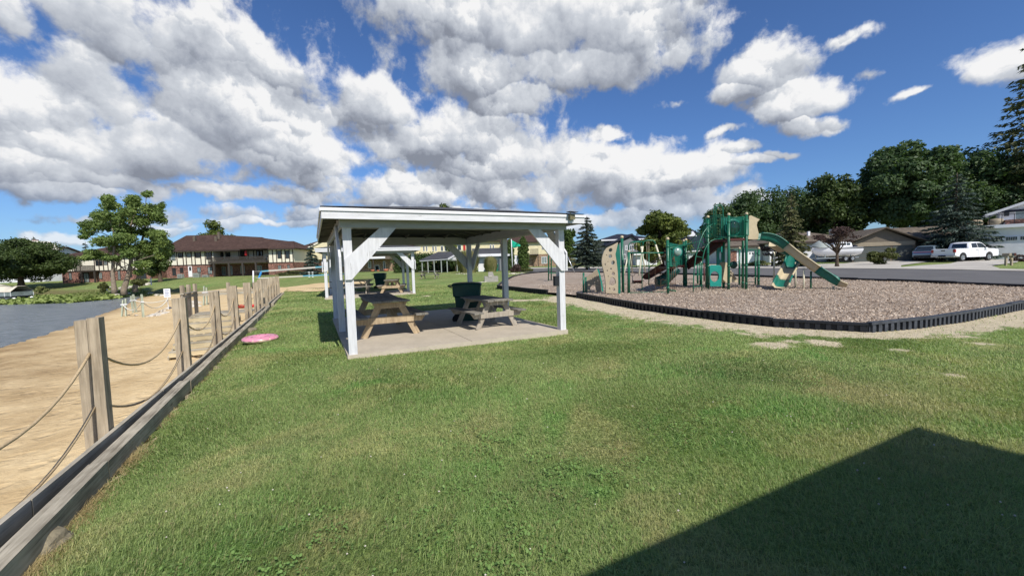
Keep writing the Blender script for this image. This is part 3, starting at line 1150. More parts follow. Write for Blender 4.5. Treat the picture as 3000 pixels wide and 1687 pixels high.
def build_grass():
    rng = np.random.default_rng(5)
    S1, S2, PGa = np.array(SLAB1), np.array(SLAB2), np.array(PG)
    allV, allL, allS = [], [], []
    base = 0
    # bands: y range, density per m2, blade width, length
    bands = [(1.0, 3.2, 11500, .0032, .036), (3.2, 5.2, 6500, .0047, .038), (5.2, 8, 3200, .007, .040), (8, 12, 1300, .011, .042), (12, 18, 480, .018, .044), (18, 30, 150, .03, .048)]
    for y0, y1, dens, bw, bl_ in bands:
        xa, xb = -1.42 * y1 * 1.02, 1.42 * y1 + 2.6
        xa = max(xa, fx(y1) - .3)
        xb = min(xb, 18)
        n = int((xb - xa) * (y1 - y0) * dens)
        x = rng.uniform(xa, xb, n)
        y = rng.uniform(y0, y1, n)
        keep = (np.abs(x) < 1.36 * y + 2.6) & ((x - fx(y)) * .895 > .0)
        x, y = x[keep], y[keep]
        keep = ~poly_in(PGa, x, y) & ~poly_in(S1, x, y) & ~poly_in(S2, x, y)
        x, y = x[keep], y[keep]
        dm = dirt_mask(x, y)
        # same sort of break-up as the earth
        nz = np.sin(x * 5.1 + np.sin(y * 4.3) * 1.7) * np.sin(y * 6.1 + np.sin(x * 3.7) * 1.3) * .2
        keep = rng.uniform(0, 1, len(x)) > np.clip((dm + nz - .3) * 3.0, 0, .97)
        x, y = x[keep], y[keep]
        n = len(x)
        z = Hn(x, y) + bumpn(x, y) - .004
        lush = np.zeros(n)
        for (bx_, by_, br_, k_) in LAWN_SPOTS:
            if k_ == 1:
                g_ = gp(bx_, by_)
                lush = np.maximum(lush, np.clip(1.2 - np.hypot(x - g_.x, y - g_.y) / br_, 0, 1))
        patch = .9 * lush + .5 + .5 * np.sin(x * .9 + np.sin(y * .7) * 2) * np.sin(y * 1.1 + np.sin(x * .8) * 1.6)
        ln = bl_ * (.55 + .75 * rng.random(n)) * (.75 + .55 * patch)
        tall = rng.random(n) < .02
        ln = np.where(tall, ln * 1.8, ln)
        az = rng.uniform(0, 2 * np.pi, n) * .6 + (np.sin(x * 1.3) + np.cos(y * 1.7)) * 1.2
        lean = .45 + 1.0 * rng.random(n)
        dx, dy = np.cos(az), np.sin(az)
        fa = rng.uniform(0, np.pi, n)
        wx, wy = np.cos(fa) * bw / 2, np.sin(fa) * bw / 2
        P = np.zeros((n, 5, 3))
        mx = x + dx * ln * .3 * lean
        my = y + dy * ln * .3 * lean
        mz = z + ln * .62
        tx = x + dx * ln * .95 * lean
        ty = y + dy * ln * .95 * lean
        tz = z + ln * np.clip(1.0 - .35 * lean, .3, 1)
        P[:, 0] = np.stack([x - wx, y - wy, z], 1)
        P[:, 1] = np.stack([x + wx, y + wy, z], 1)
        P[:, 2] = np.stack([mx + wx * .8, my + wy * .8, mz], 1)
        P[:, 3] = np.stack([mx - wx * .8, my - wy * .8, mz], 1)
        P[:, 4] = np.stack([tx, ty, tz], 1)
        i = base + np.arange(n)[:, None] * 5
        L = np.concatenate([i + 0, i + 1, i + 2, i + 3, i + 3, i + 2, i + 4], 1)
        allV.append(P.reshape(-1, 3))
        allL.append(L.ravel())
        allS.append(np.tile([4, 3], n))
        base += 5 * n
    V, L, S_ = np.concatenate(allV), np.concatenate(allL), np.concatenate(allS)
    me = bpy.data.meshes.new('lawn_grass')
    me.vertices.add(len(V))
    me.vertices.foreach_set('co', V.astype(np.float32).ravel())
    me.loops.add(len(L))
    me.loops.foreach_set('vertex_index', L.astype(np.int32))
    me.polygons.add(len(S_))
    me.polygons.foreach_set('loop_start', np.concatenate([[0], np.cumsum(S_)[:-1]]).astype(np.int32))
    me.update(calc_edges=True)
    me.materials.append(mat_blades())
    o = bpy.data.objects.new('lawn_grass', me)
    COL.objects.link(o)
    tag(o, 'short mown green lawn grass with dry brown patches', 'grass', kind='stuff')
    # clover leaves in lush patches
    n = 9000
    cs = np.array([(-.35, 2.6, .55), (-.1, 2.1, .5), (.55, 2.9, .35), (-1.3, 2.2, .4), (2.2, 4.1, .6), (1.6, 3.6, .4), (-.2, 3.4, .4), (3.4, 5.1, .7), (-2.0, 1.75, .3)])
    k = rng.integers(0, len(cs), n)
    x = cs[k, 0] + rng.normal(0, 1, n) * cs[k, 2] * .55
    y = cs[k, 1] + rng.normal(0, 1, n) * cs[k, 2] * .55
    nz = np.sin(x * 11 + np.sin(y * 9)) * np.sin(y * 12 + np.sin(x * 7))
    keep = nz > .05
    x, y = x[keep], y[keep]
    n = len(x)
    z = Hn(x, y) + bumpn(x, y) + .022 + rng.random(n) * .03
    r = .004 + rng.random(n) * .0055
    P = np.zeros((n, 6, 3))
    tiltx, tilty = rng.normal(0, .35, n), rng.normal(0, .35, n)
    for q in range(6):
        a = q * math.pi / 3
        P[:, q] = np.stack([x + r * math.cos(a), y + r * math.sin(a), z + r * (math.cos(a) * tiltx + math.sin(a) * tilty)], 1)
    L = np.arange(n * 6)
    c = np_mesh('clover', P.reshape(-1, 3), L, np.full(n, 6), leafm('clover_leaves', (.14, .24, .06), (.22, .34, .10), nscale=2))
    tag(c, 'bright green clover patches growing in the lawn', 'clover', kind='stuff')


build_grass()


def build_flowers():
    rng = np.random.default_rng(77)
    n = 260
    y = rng.uniform(1.6, 12, n)
    x = rng.uniform(-1, 1, n) * 1.3 * y
    k = ((x - fx(y)) > .3) & ~poly_in(np.array(PG), x, y) & ~poly_in(np.array(SLAB1), x, y)
    x, y = x[k], y[k]
    n = len(x)
    z = Hn(x, y) + bumpn(x, y) + .035
    V = np.zeros((n, 6, 3))
    r = .005 + .004 * rng.random(n)
    for q, (a, b_, c) in enumerate(((1, 0, 0), (-1, 0, 0), (0, 1, 0), (0, -1, 0), (0, 0, 1), (0, 0, -1))):
        V[:, q] = np.stack([x + a * r, y + b_ * r, z + c * r], 1)
    F = np.array([(0, 2, 4), (2, 1, 4), (1, 3, 4), (3, 0, 4), (2, 0, 5), (1, 2, 5), (3, 1, 5), (0, 3, 5)])
    L = (np.arange(n)[:, None, None] * 6 + F[None]).ravel()
    o = np_mesh('clover_flowers', V.reshape(-1, 3), L, np.full(n * 8, 3), MT['stone'])
    tag(o, 'tiny white clover flowers dotted over the lawn', 'clover flowers', kind='stuff')


build_flowers()


def build_chips():
    rng = np.random.default_rng(9)
    PGa = np.array(PG)
    n = 90000
    # density falls with distance
    y = 7.5 + rng.power(.75, n) * 17
    x = rng.uniform(1.5, 22, n)
    k = poly_in(PGa, x, y) & (x < 1.36 * y + 1)
    x, y = x[k], y[k]
    n = len(x)
    z = Hn(x, y) + bumpn(x, y) + .126 + .02 * (np.sin(x * 2.3 + np.sin(y * 1.7)) * np.sin(y * 2.9)) + rng.random(n) * .016
    l = .010 + .022 * rng.random(n)
    w = .004 + .007 * rng.random(n)
    a = rng.uniform(0, np.pi, n)
    t1, t2 = rng.normal(0, .35, n), rng.normal(0, .5, n)
    ux, uy, uz = np.cos(a) * l, np.sin(a) * l, l * t1
    vx, vy, vz = -np.sin(a) * w, np.cos(a) * w, w * t2
    P = np.zeros((n, 4, 3))
    for q, (s1, s2) in enumerate(((-1, -1), (1, -1), (1, 1), (-1, 1))):
        P[:, q] = np.stack([x + s1 * ux + s2 * vx, y + s1 * uy + s2 * vy, z + s1 * uz + s2 * vz + .01], 1)
    m, N, b = newmat('loose_wood_chips')
    rnd = N.n('ShaderNodeNewGeometry').outputs['Random Per Island']
    setc(N, b, N.cramp(rnd, [(0, (.28, .20, .145)), (.35, (.42, .325, .24)), (.7, (.54, .435, .335)), (1, (.64, .54, .43))]), .85)
    o = np_mesh('wood_chips', P.reshape(-1, 3), np.arange(n * 4), np.full(n, 4), m)
    tag(o, 'loose tan wood chips covering the playground bed', 'wood chips', kind='stuff')


build_chips()
# ------------------------------------------------------------------ shelters
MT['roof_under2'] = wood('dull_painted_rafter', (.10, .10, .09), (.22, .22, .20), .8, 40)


def make_shelter(name, label, o, th, z0=0.0, lights=True, W=W1, D=D1, Hh=H1, wm='white_wood', group='white picnic shelters on the lawn'):
    root = thing(name, label, 'picnic shelter', (o[0], o[1], z0), th, group)
    Wd, Wm = MT[wm], MT['white_wood_shaded']
    p = .14
    zb = Hh
    BH = .235
    for ix, x in enumerate((0, W)):
        for iy, y in enumerate((0, D / 2, D)):
            b = MB()
            b.box(x - p / 2, x + p / 2, y - p / 2, y + p / 2, -.1, zb)
            b.build('post', Wd, root, bevel=.006)
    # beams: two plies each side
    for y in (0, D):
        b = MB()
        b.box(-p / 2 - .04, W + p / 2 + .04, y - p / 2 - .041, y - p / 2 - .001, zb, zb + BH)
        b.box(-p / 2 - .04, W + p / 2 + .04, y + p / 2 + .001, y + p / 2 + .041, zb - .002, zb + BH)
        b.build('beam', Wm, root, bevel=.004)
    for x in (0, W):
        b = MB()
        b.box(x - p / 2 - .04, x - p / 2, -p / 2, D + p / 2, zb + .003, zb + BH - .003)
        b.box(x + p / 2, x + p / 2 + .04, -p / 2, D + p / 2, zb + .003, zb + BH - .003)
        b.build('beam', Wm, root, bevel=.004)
    # knee braces on the outer faces
    bw = .185
    L = .62
    for x, sx in ((0, 1), (W, -1)):
        for y, sy in ((0, -1), (D, 1)):
            yo = y + sy * (p / 2 + .021)
            b = MB()
            h = bw * .7071
            zt = zb - .001
            xa = x - sx * p / 2 * .9
            b.prism([(xa, yo - .02, zb - L - .28), (xa + sx * .10, yo - .02, zb - L - .28), (xa + sx * (L + .27), yo - .02, zt), (xa + sx * (L + .27 - 2 * h - .02), yo - .02, zt),
                     (xa, yo - .02, zb - L + .07)], (0, .04, 0))
            b.build('brace', Wd, root, bevel=.004)
    for x, sx in ((0, -1), (W, 1)):
        for y, sy in ((0, 1), (D, -1)):
            xo = x + sx * (p / 2 + .062)
            ya = y - sy * p / 2 * .9
            h = bw * .7071
            zt = zb + .1
            b = MB()
            b.prism([(xo - .02, ya, zb - L - .28), (xo - .02, ya + sy * .10, zb - L - .28), (xo - .02, ya + sy * (L + .27), zt), (xo - .02, ya + sy * (L + .27 - 2 * h), zt),
                     (xo - .02, ya, zb - L + .12)], (.04, 0, 0))
            b.build('brace', Wd, root, bevel=.004)
    # hip roof
    ov = .37
    pitch = .165
    x0, x1, y0, y1 = -ov, W + ov, -ov, D + ov
    hw = (x1 - x0) / 2
    xm = (x0 + x1) / 2
    ze = zb + BH + .05
    zr = ze + pitch * hw
    ya, yb = y0 + hw, y1 - hw
    r0, r1 = (xm, ya, zr), (xm, yb, zr)
    c = [(x0, y0, ze), (x1, y0, ze), (x1, y1, ze), (x0, y1, ze)]

    def up(q, d):
        return (q[0], q[1], q[2] + d)
    # underside decking
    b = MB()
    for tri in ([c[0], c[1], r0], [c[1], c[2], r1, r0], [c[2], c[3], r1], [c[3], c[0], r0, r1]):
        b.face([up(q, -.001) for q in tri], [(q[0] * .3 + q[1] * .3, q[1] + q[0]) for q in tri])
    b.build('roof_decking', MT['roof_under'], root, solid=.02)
    e = .03
    C = [(x0 - e, y0 - e, ze + .028), (x1 + e, y0 - e, ze + .028), (x1 + e, y1 + e, ze + .028), (x0 - e, y1 + e, ze + .028)]
    Rr = [up(r0, .03), up(r1, .03)]
    b = MB()
    for tri in ([C[0], C[1], Rr[0]], [C[1], C[2], Rr[1], Rr[0]], [C[2], C[3], Rr[1]], [C[3], C[0], Rr[0], Rr[1]]):
        b.face(tri)
    b.face([up(q, -.012) for q in C][::-1])
    b.build('roof_shingles', MT['roof_grey'], root)
    # rafters
    b = MB()

    def raft(pa, pb, w=.04, h=.13):
        pa, pb = Vector(pa), Vector(pb)
        b.bar(pa - Vector((0, 0, .03 + h / 2)), pb - Vector((0, 0, .03 + h / 2)), w, h)
    n = int((y1 - y0) / .6)
    for i in range(1, n):
        y = y0 + (y1 - y0) * i / n
        k = min(1, (y - y0) / hw, (y1 - y) / hw)
        for sx, xe in ((1, x0), (-1, x1)):
            raft((xe, y, ze), (xe + sx * hw * k * .99, y, ze + pitch * hw * k * .99))
    n = int((x1 - x0) / .6)
    for i in range(1, n):
        x = x0 + (x1 - x0) * i / n
        k = min(1, (x - x0) / hw, (x1 - x) / hw)
        for sy, yee in ((1, y0), (-1, y1)):
            raft((x, yee, ze), (x, yee + sy * hw * k * .99, ze + pitch * hw * k * .99))
    for q, rr_ in ((c[0], r0), (c[1], r0), (c[2], r1), (c[3], r1)):
        raft(q, rr_, .04, .16)
    raft(r0, r1, .04, .2)
    b.build('rafters', MT['roof_under2'], root)
    # fascia and drip strip
    fh = .18
    for k in range(4):
        a_, b_ = Vector(c[k]), Vector(c[(k + 1) % 4])
        d = (b_ - a_).normalized()
        nrm = Vector((d.y, -d.x, 0))
        f = MB()
        ext = .02 if k % 2 == 0 else -.001
        f.bar(a_ + nrm * .012 - d * ext + Vector((0, 0, .008 - fh / 2)), b_ + nrm * .012 + d * ext + Vector((0, 0, .008 - fh / 2)), .024, fh)
        fo = f.build('fascia', Wd, root, bevel=.003)
        f = MB()
        f.bar(a_ + nrm * .038 - d * (.046 if k % 2 == 0 else -.02) + Vector((0, 0, -.022)), b_ + nrm * .038 + d * (.046 if k % 2 == 0 else -.02) + Vector((0, 0, -.022)), .016, .048)
        f.build('drip_strip', MT['white'], fo)
    return root


def make_slab(name, label, o, th, z0=0, W=W1, D=D1):
    b = MB()
    e = .10
    t = .085
    g = .006
    xm = W / 2
    for xa, xb in ((-e, xm - g), (xm + g, W + e)):
        b.box(xa, xb, -e, D + e, -.1, t)
    b.box(xm - g * 1.2, xm + g * 1.2, -e + .004, D + e - .004, -.1, t - .012)
    s = b.build(name, MT['concrete'], None, bevel=.01)
    s.location = (o[0], o[1], z0)
    s.rotation_euler = (0, 0, th)
    return tag(s, label, 'concrete slab')


make_shelter('picnic_shelter', 'white timber picnic shelter over two tables, largest and nearest to the fence', SH1, TH1)
make_slab('concrete_slab', 'pale concrete slab under the nearest white picnic shelter', SH1, TH1)
z2 = float(np.interp(SH2[1], HX, HZ))
make_shelter('picnic_shelter', 'smaller looking white picnic shelter farther back beside the volleyball sand', SH2, TH2, z2)
make_slab('concrete_slab', 'pale concrete slab under the farther white picnic shelter', SH2, TH2, z2)
# the shelter behind the photographer whose roof throws the shadow at lower right
q = gp(2680, 1250)
roofz = H1 + .235 + .08
sc_ = roofz / math.tan(SUN_EL)
cx_, cy_ = q.x + math.sin(SUN_AZ) * sc_, q.y + math.cos(SUN_AZ) * sc_
o3 = loc2((cx_, cy_), TH1, -(W1 + .40), -(D1 + .40))
make_shelter('picnic_shelter', 'white picnic shelter behind the viewpoint casting the lower right lawn shadow', o3, TH1)

# solar lamp on the front right corner of the roof
rt = thing('solar_lamp', 'small weathered solar lamp fixed on the right front corner of the shelter roof', 'lamp', (*loc2(SH1, TH1, W1 + .02, -.42), H1 + .24), TH1)
b = MB()
b.box(-.06, .06, -.07, 0, -.06, .06)
b.build('lamp_body', paint('bronze_lamp', (.16, .14, .07), .4, .3, 30, .5), rt, bevel=.01)
b = MB()
b.bar((-.10, -.05, .10), (.10, -.07, .085), .16, .012)
b.build('solar_panel', MT['dark_metal'], rt, bevel=.003)
b = MB()
b.bar((-.04, -.03, .05), (-.04, -.05, .10), .015, .015)
b.build('bracket', MT['metal'], rt)
# dark meter box on the right front post
bx = MB()
bx.box(-.05, .05, -.04, .04, -.11, .11)
bo = bx.build('switch_box', MT['dark_metal'], None, bevel=.012)
lx = loc2(SH1, TH1, W1 - .122, 0)
bo.location = (*lx, 1.18)
bo.rotation_euler = (0, 0, TH1)
tag(bo, 'small dark switch box on the inner side of the right front shelter post', 'box')


# ------------------------------------------------------------------ picnic tables
def make_table(label, x, y, z, rz, L=1.83, leg='table_leg', group='wooden picnic tables', warp=0):
    t = thing('picnic_table', label, 'picnic table', (x, y, z), rz, group)
    Wt, Wl = MT['table_wood'], MT[leg]
    # long axis = local y
    b = MB()
    n = 4
    bwid = .178
    for i in range(n):
        xx = (i - (n - 1) / 2) * (bwid + .008)
        w_ = (random.random() - .5) * .012
        if warp:
            b.bar((xx, -L / 2, .735 + w_ + warp * .02), (xx, 0, .735 + w_ * .3), bwid, .038)
            b.bar((xx, 0, .735 + w_ * .3), (xx, L / 2, .735 + w_ + warp * .045), bwid, .038)
        else:
            b.bar((xx, -L / 2 + random.random() * .02, .735 + w_), (xx, L / 2 - random.random() * .02, .735 + w_ * .4), bwid, .038)
    b.build('tabletop', Wt, t, bevel=.004)
    for s in (-1, 1):
        b = MB()
        for i in range(2):
            xx = s * (.62 + .135 * i - .067)
            b.bar((xx, -L / 2, .44), (xx, L / 2, .44), .13, .038)
        b.build('seat', Wt, t, bevel=.004)
    for e in (-1, 1):
        ye = e * (L / 2 - .27)
        for s in (-1, 1):
            b = MB()
            b.bar((s * .56, ye, 0), (s * .20, ye, .715), .04, .135, up=(1, 0, 0))
            b.build('leg', Wl, t, bevel=.004)
        b = MB()
        yo = ye + e * .041
        b.prism([(-.76, yo - .019, .421), (.76, yo - .019, .421), (.66, yo - .019, .285), (-.66, yo - .019, .285)], (0, .038, 0))
        b.build('seat_support', Wl, t, bevel=.004)
        b = MB()
        b.prism([(-.36, yo - .019, .715), (.36, yo - .019, .715), (.29, yo - .019, .60), (-.29, yo - .019, .60)], (0, .038, 0))
        b.build('top_cleat', Wl, t, bevel=.004)
        b = MB()
        b.bar((0, ye - e * .03, .33), (0, ye - e * .40, .70), .038, .085, up=(1, 0, 0))
        b.build('brace', Wl, t)
    return t


slz = .085


def local1(x, y):
    return loc2(SH1, TH1, x, y)


def proj(P):
    d = Vector(P) - Vector((0, 0, CAMH))
    z = d.dot(Fv)
    return (1500 + FPX * d.dot(Rv) / z, 843.5 - FPX * d.dot(Uv) / z)


# ---- bins
def make_bin(label, x, y, z, rz, mat, s=1.0, open_lid=False, group='green wheeled rubbish bins'):
    t = thing('wheeled_bin', label, 'rubbish bin', (x, y, z), rz, group)
    M = MT[mat]

    def ring(hw, hd, zz, r=.06):
        P = []
        for cx, cy, a0 in ((hw - r, hd - r, 0), (-hw + r, hd - r, 90), (-hw + r, -hd + r, 180), (hw - r, -hd + r, 270)):
            for k in range(4):
                a = R_(a0 + k * 30)
                P.append((cx + r * math.cos(a), cy + r * math.sin(a), zz))
        return P
    b = MB()
    rows = [ring(.22 * s, .27 * s, .03), ring(.23 * s, .29 * s, .1), ring(.265 * s, .335 * s, .72 * s), ring(.305 * s, .375 * s, .75 * s), ring(.32 * s, .39 * s, 1.02 * s), ring(.325 * s, .395 * s, 1.03 * s)]
    b.grid(rows, smooth=False, closed_u=True)
    b.face(ring(.22 * s, .27 * s, .03)[::-1])
    b.build('bin_body', M, t, bevel=.008)
    b = MB()
    rows = [ring(.34 * s, .41 * s, 1.03 * s), ring(.345 * s, .415 * s, 1.065 * s), ring(.31 * s, .38 * s, 1.10 * s), ring(.15 * s, .2 * s, 1.12 * s)]
    b.grid(rows, smooth=False, closed_u=True)
    b.face(ring(.15 * s, .2 * s, 1.12 * s))
    b.face(ring(.34 * s, .41 * s, 1.03 * s)[::-1])
    b.build('lid', M, t, bevel=.006)
    b = MB()
    b.tube([(-.26 * s, .40 * s, 1.0 * s), (-.26 * s, .50 * s, 1.04 * s), (.26 * s, .50 * s, 1.04 * s), (.26 * s, .40 * s, 1.0 * s)], .018, 8)
    b.build('handle', M, t)
    for sx in (-1, 1):
        b = MB()
        b.lathe((sx * .25 * s, .29 * s, .12), [(.0, -.03), (.10, -.03), (.125, -.02), (.125, .02), (.10, .03), (0, .03)], 16, 'x')
        b.build('wheel', MT['rubber'], t)
    return t
# tables in the nearest shelter: placed from where their legs stand
def ground_at(px, py, z):
    return Vector((*gflat(px, py, z), z))


for (n_l, n_r, Lt, lab, lg, wp_) in (((1060, 993), (1227, 975), 2.3, 'weathered picnic table with wavy warped boards at the left inside the nearest shelter', 'table_leg', 1),
                                    ((1396, 966.5), (1513, 952.6), 1.83, 'grey picnic table in front of the green bin in the nearest shelter', 'table_leg_grey', 0)):
    a_, c_ = ground_at(*n_l, slz), ground_at(*n_r, slz)
    dx_ = (c_ - a_)
    sc_t = dx_.length / 1.19
    rz_ = math.atan2(dx_.y, dx_.x)
    far_ = Vector((-math.sin(rz_), math.cos(rz_), 0))
    k_ = min(1.14, sc_t)
    ctr = (a_ + c_) / 2 + far_ * (Lt / 2 - .27) * k_
    tt_ = make_table(lab, ctr.x, ctr.y, slz, rz_, Lt, lg, warp=wp_)
    tt_.scale = (sc_t, k_, min(1.10, sc_t))
bb = ground_at(1372, 938, slz)
make_bin('dark green bin behind the picnic table at the back of the nearest shelter', bb.x - .02, bb.y + .15, .02, 1.62, 'bin_green', .98)
# tables of the second shelter
for (lx_, ly_, rz_, lab, lg) in [(3.35, 1.5, TH2 - .15, 'picnic table at the right side of the farther shelter, partly sunlit', 'table_leg'),
                               (1.15, 1.7, TH2 + 1.45, 'shaded picnic table crosswise at the front left of the farther shelter', 'table_leg_grey'),
                               (1.3, 4.2, TH2 + 1.5, 'shaded picnic table crosswise at the back of the farther shelter', 'table_leg_grey')]:
    q = loc2(SH2, TH2, lx_, ly_)
    make_table(lab, q[0], q[1], z2 + slz, rz_, 2.2 if lx_ < 2 else 1.83, lg)
q = gp(1128, 835)
q = loc2(SH2, TH2, 2.9, 6.9)
make_bin('dark green bin just behind the farther picnic shelter', q[0], q[1], z2 + .05, 1.7, 'bin_green', 1.0)
q = gp(1258, 817)
make_table('pale picnic table alone on the open lawn before the long hedge', q.x, q.y + .3, q.z, 1.45, 1.9, 'table_leg_grey')

# ------------------------------------------------------------------ rope fence and timber edging
FD = Vector((-.4458, .8951, 0))     # along the fence, away
FN = Vector((.8951, .4458, 0))      # towards the lawn


def fpos(y, off, z=0):
    return Vector((fx(y), y, z)) + FN * off


fence = thing('rope_fence', 'weathered wooden posts joined by two sagging ropes along the beach edge', 'fence', tuple(fpos(3.65, -.28, 0)))
f0 = fence.location.copy()
ys_posts = [-.9, 1.5, 3.92, 6.57, 8.98, 11.2, 13.6, 15.7, 16.9, 18.8, 20.4, 22.0, 23.6, 25.2, 26.6]
posts_xyz = []
for i, y in enumerate(ys_posts):
    c = fpos(y, -.295)
    zb_ = -1.25
    zt = 1.215 + (random.random() - .5) * .07
    lean = FN * ((random.random() - .5) * .04) + FD * ((random.random() - .5) * .03)
    posts_xyz.append((c, lean, zt))
    for s in (-1, 1):
        b = MB()
        hh = .02 if s < 0 else .0
        a_ = c + FN * (s * .0435)
        wob = FN * 0
        b.bar(a_ + Vector((0, 0, zb_)) - f0, a_ + lean + wob + Vector((0, 0, zt - hh * random.random())) - f0, .12, .084, up=FN)
        b.build('post', MT['old_wood'], fence, bevel=.008)
for lev in (.89, .38):
    for i in range(len(posts_xyz) - 1):
        if i == 8:
            continue
        (ca, la, ta), (cb, lb, tb) = posts_xyz[i], posts_xyz[i + 1]
        pa = ca + la * .7 + Vector((0, 0, lev)) + FD * .03
        pb = cb + lb * .7 + Vector((0, 0, lev)) - FD * .03
        L = (pb - pa).length
        sag = .135 * L * (.85 + .3 * random.random()) if lev > .7 else .12 * L * (.85 + .3 * random.random())
        P = []
        for k in range(15):
            t = k / 14
            q = pa.lerp(pb, t)
            q.z -= sag * 4 * t * (1 - t)
            P.append(q - f0)
        b = MB()
        b.tube(P, .0125, 6)
        b.build('rope', MT['rope'], fence)
# dark slots where the rope goes through (recess blocks)
edge = thing('timber_edging', 'long weathered timber retaining edge between lawn and beach, nearer stretch', 'retaining edge', tuple(fpos(5, 0, 0)))
e0 = edge.location.copy()


def edging(edge, e0, ya, yb, step=2.45):
    y = ya
    while y < yb - .1:
        y2 = min(y + step, yb)
        k = random.random() * .03
        b = MB()
        b.bar(fpos(y, -.18, .035 + k * .3) - e0, fpos(y2 - .012, -.18, .04 - k * .3) - e0, .04, .175)
        b.build('upper_board', MT['grey_wood'], edge, bevel=.004)
        j = (random.random() - .5) * .02
        b = MB()
        bw0, bw1 = max(0, 4.2 - y - .5) * .035, max(0, 4.2 - y2 - .49) * .035
        b.bar(fpos(y + .5, -.062 + j + bw0, .015 - k) - e0, fpos(y2 + .49, -.062 - j + bw1, .02) - e0, .115, .16)
        b.build('lower_timber', MT['grey_wood2'], edge, bevel=.008)
        b = MB()
        b.bar(fpos(y, -.21, -.55) - e0, fpos(y2 - .012, -.21, -.55) - e0, .03, .93)
        b.build('retaining_board', MT['grey_wood'], edge)
        y = y2


MT['grey_wood2'] = wood('silvery_weathered_timber', (.18, .155, .115), (.50, .45, .35))
edging(edge, e0, -2.2, 17.0)
edge2 = thing('timber_edging', 'farther stretch of weathered timber edge beyond the beach step gap', 'retaining edge', tuple(fpos(20, 0, 0)))
edging(edge2, edge2.location.copy(), 18.5, 27.2)


def rock(name, label, P, r, mat, cat='rock', group=None, flat=.6, seed=0, parent=None):
    rr = random.Random(seed)
    import bmesh
    bm = bmesh.new()
    bmesh.ops.create_icosphere(bm, subdivisions=2, radius=1)
    ph = [rr.random() * 6 for _ in range(6)]
    for v in bm.verts:
        c = v.co
        k = 1 + .22 * math.sin(c.x * 3 + ph[0]) + .18 * math.sin(c.y * 4 + ph[1]) + .15 * math.sin(c.z * 5 + ph[2]) + .1 * rr.random()
        v.co = Vector((c.x * r[0] * k, c.y * r[1] * k, c.z * r[2] * k))
    me = bpy.data.meshes.new(name)
    bm.to_mesh(me)
    bm.free()
    me.materials.append(MT[mat])
    o = bpy.data.objects.new(name, me)
    COL.objects.link(o)
    o.location = P
    o.rotation_euler = (0, 0, rr.random() * 6)
    if parent:
        o.parent = parent
    if label:
        tag(o, label, cat, group)
    return o


rock('edging_stone', 'broken grey stone lodged against the timber at the lower left', ground_at(160, 1590, -.05), (.07, .10, .06), 'stone_grey', seed=3)
rock('edging_stone', 'mossy dark stone under the timber edge beside the inflatable ring', ground_at(738, 972, -.08), (.13, .20, .12), 'stone_grey', seed=5)
rock('edging_stone', 'small brown stone at the timber joint just past the first big post', ground_at(368, 1322, -.07), (.05, .07, .05), 'stone_grey', seed=9)

# dry grass tufts along the edging
def dry_grass():
    rng = np.random.default_rng(21)
    V, L = [], []
    for cy, n, sp in [(2.15, 1500, .25), (2.7, 900, .25), (3.55, 700, .18), (4.6, 500, .2), (6.2, 250, .3), (9.5, 250, .5)]:
        for _ in range(n):
            y = cy + rng.normal() * sp
            p = fpos(y, abs(rng.normal()) * .07 + .03, -.055)
            a = rng.uniform(0, 6.28)
            l = rng.uniform(.03, .09)
            d = Vector((math.cos(a), math.sin(a), rng.uniform(.05, .8))).normalized() * l
            w = Vector((-math.sin(a), math.cos(a), 0)) * .0018
            i = len(V)
            V += [p - w, p + w, p + d]
            L += [i, i + 1, i + 2]
    o = np_mesh('dry_grass', np.array([tuple(v) for v in V]), np.array(L), np.full(len(L) // 3, 3), leafm('straw', (.30, .22, .10), (.52, .42, .22), nscale=3))
    tag(o, 'straw coloured dry grass clippings along the timber edge', 'dry grass', kind='stuff')


dry_grass()

# ------------------------------------------------------------------ beach steps
def SP(px, py, z):
    return Vector((*gflat(px, py, z), z))


st = thing('beach_steps', 'wooden steps with a small railed landing going down to the sand', 'steps', tuple(fpos(16.4, -1.3, -.05)))
s0 = st.location.copy()
SWD = 1.55
for k in range(6):
    z = -.06 - k * .165
    y = 16.2 - k * .46
    c = fpos(y, -1.75, z)
    hl = FN * (SWD / 2)
    for j in range(2):
        b = MB()
        cc = c + FD * (-.13 + .15 * j)
        b.bar(cc - hl - s0, cc + hl - s0, .14, .04)
        b.build('tread', MT['new_wood'] if j else MT['grey_wood2'], st, bevel=.005)
    b = MB()
    cc = c - FD * .19 + Vector((0, 0, -.09))
    b.bar(cc - hl - s0, cc + hl - s0, .03, .13)
    b.build('riser', MT['new_wood'], st)
for k in range(9):
    c = fpos(16.75 + k * .15, -1.6, -.05)
    b = MB()
    hl = FN * 1.0
    b.bar(c - hl - s0, c + hl - s0, .14, .04)
    b.build('landing_board', MT['grey_wood2'], st, bevel=.005)
for (yy, off) in ((16.5, -2.75), (17.3, -2.75), (18.2, -2.75), (18.25, -1.6), (16.5, -.75)):
    b = MB()
    c = fpos(yy, off)
    b.bar(c + Vector((0, 0, -1.2)) - s0, c + Vector((0, 0, 1.15)) - s0, .10, .10)
    b.build('railing_post', MT['old_wood'], st, bevel=.006)
for pa, pb in ((fpos(16.4, -2.75, .82), fpos(18.3, -2.75, .82)), (fpos(18.3, -2.75, .80), fpos(18.3, -.3, .80))):
    b = MB()
    b.bar(pa - s0, pb - s0, .13, .04)
    b.bar(pa - s0 - Vector((0, 0, .12)), pb - s0 - Vector((0, 0, .12)), .04, .13)
    b.build('rail', MT['grey_wood'], st)
for off in (-1.75 - SWD / 2, -1.75 + SWD / 2):
    b = MB()
    b.bar(fpos(16.4, off, -.2) - s0, fpos(13.7, off, -1.12) - s0, .04, .22)
    b.build('stringer', MT['grey_wood'], st)

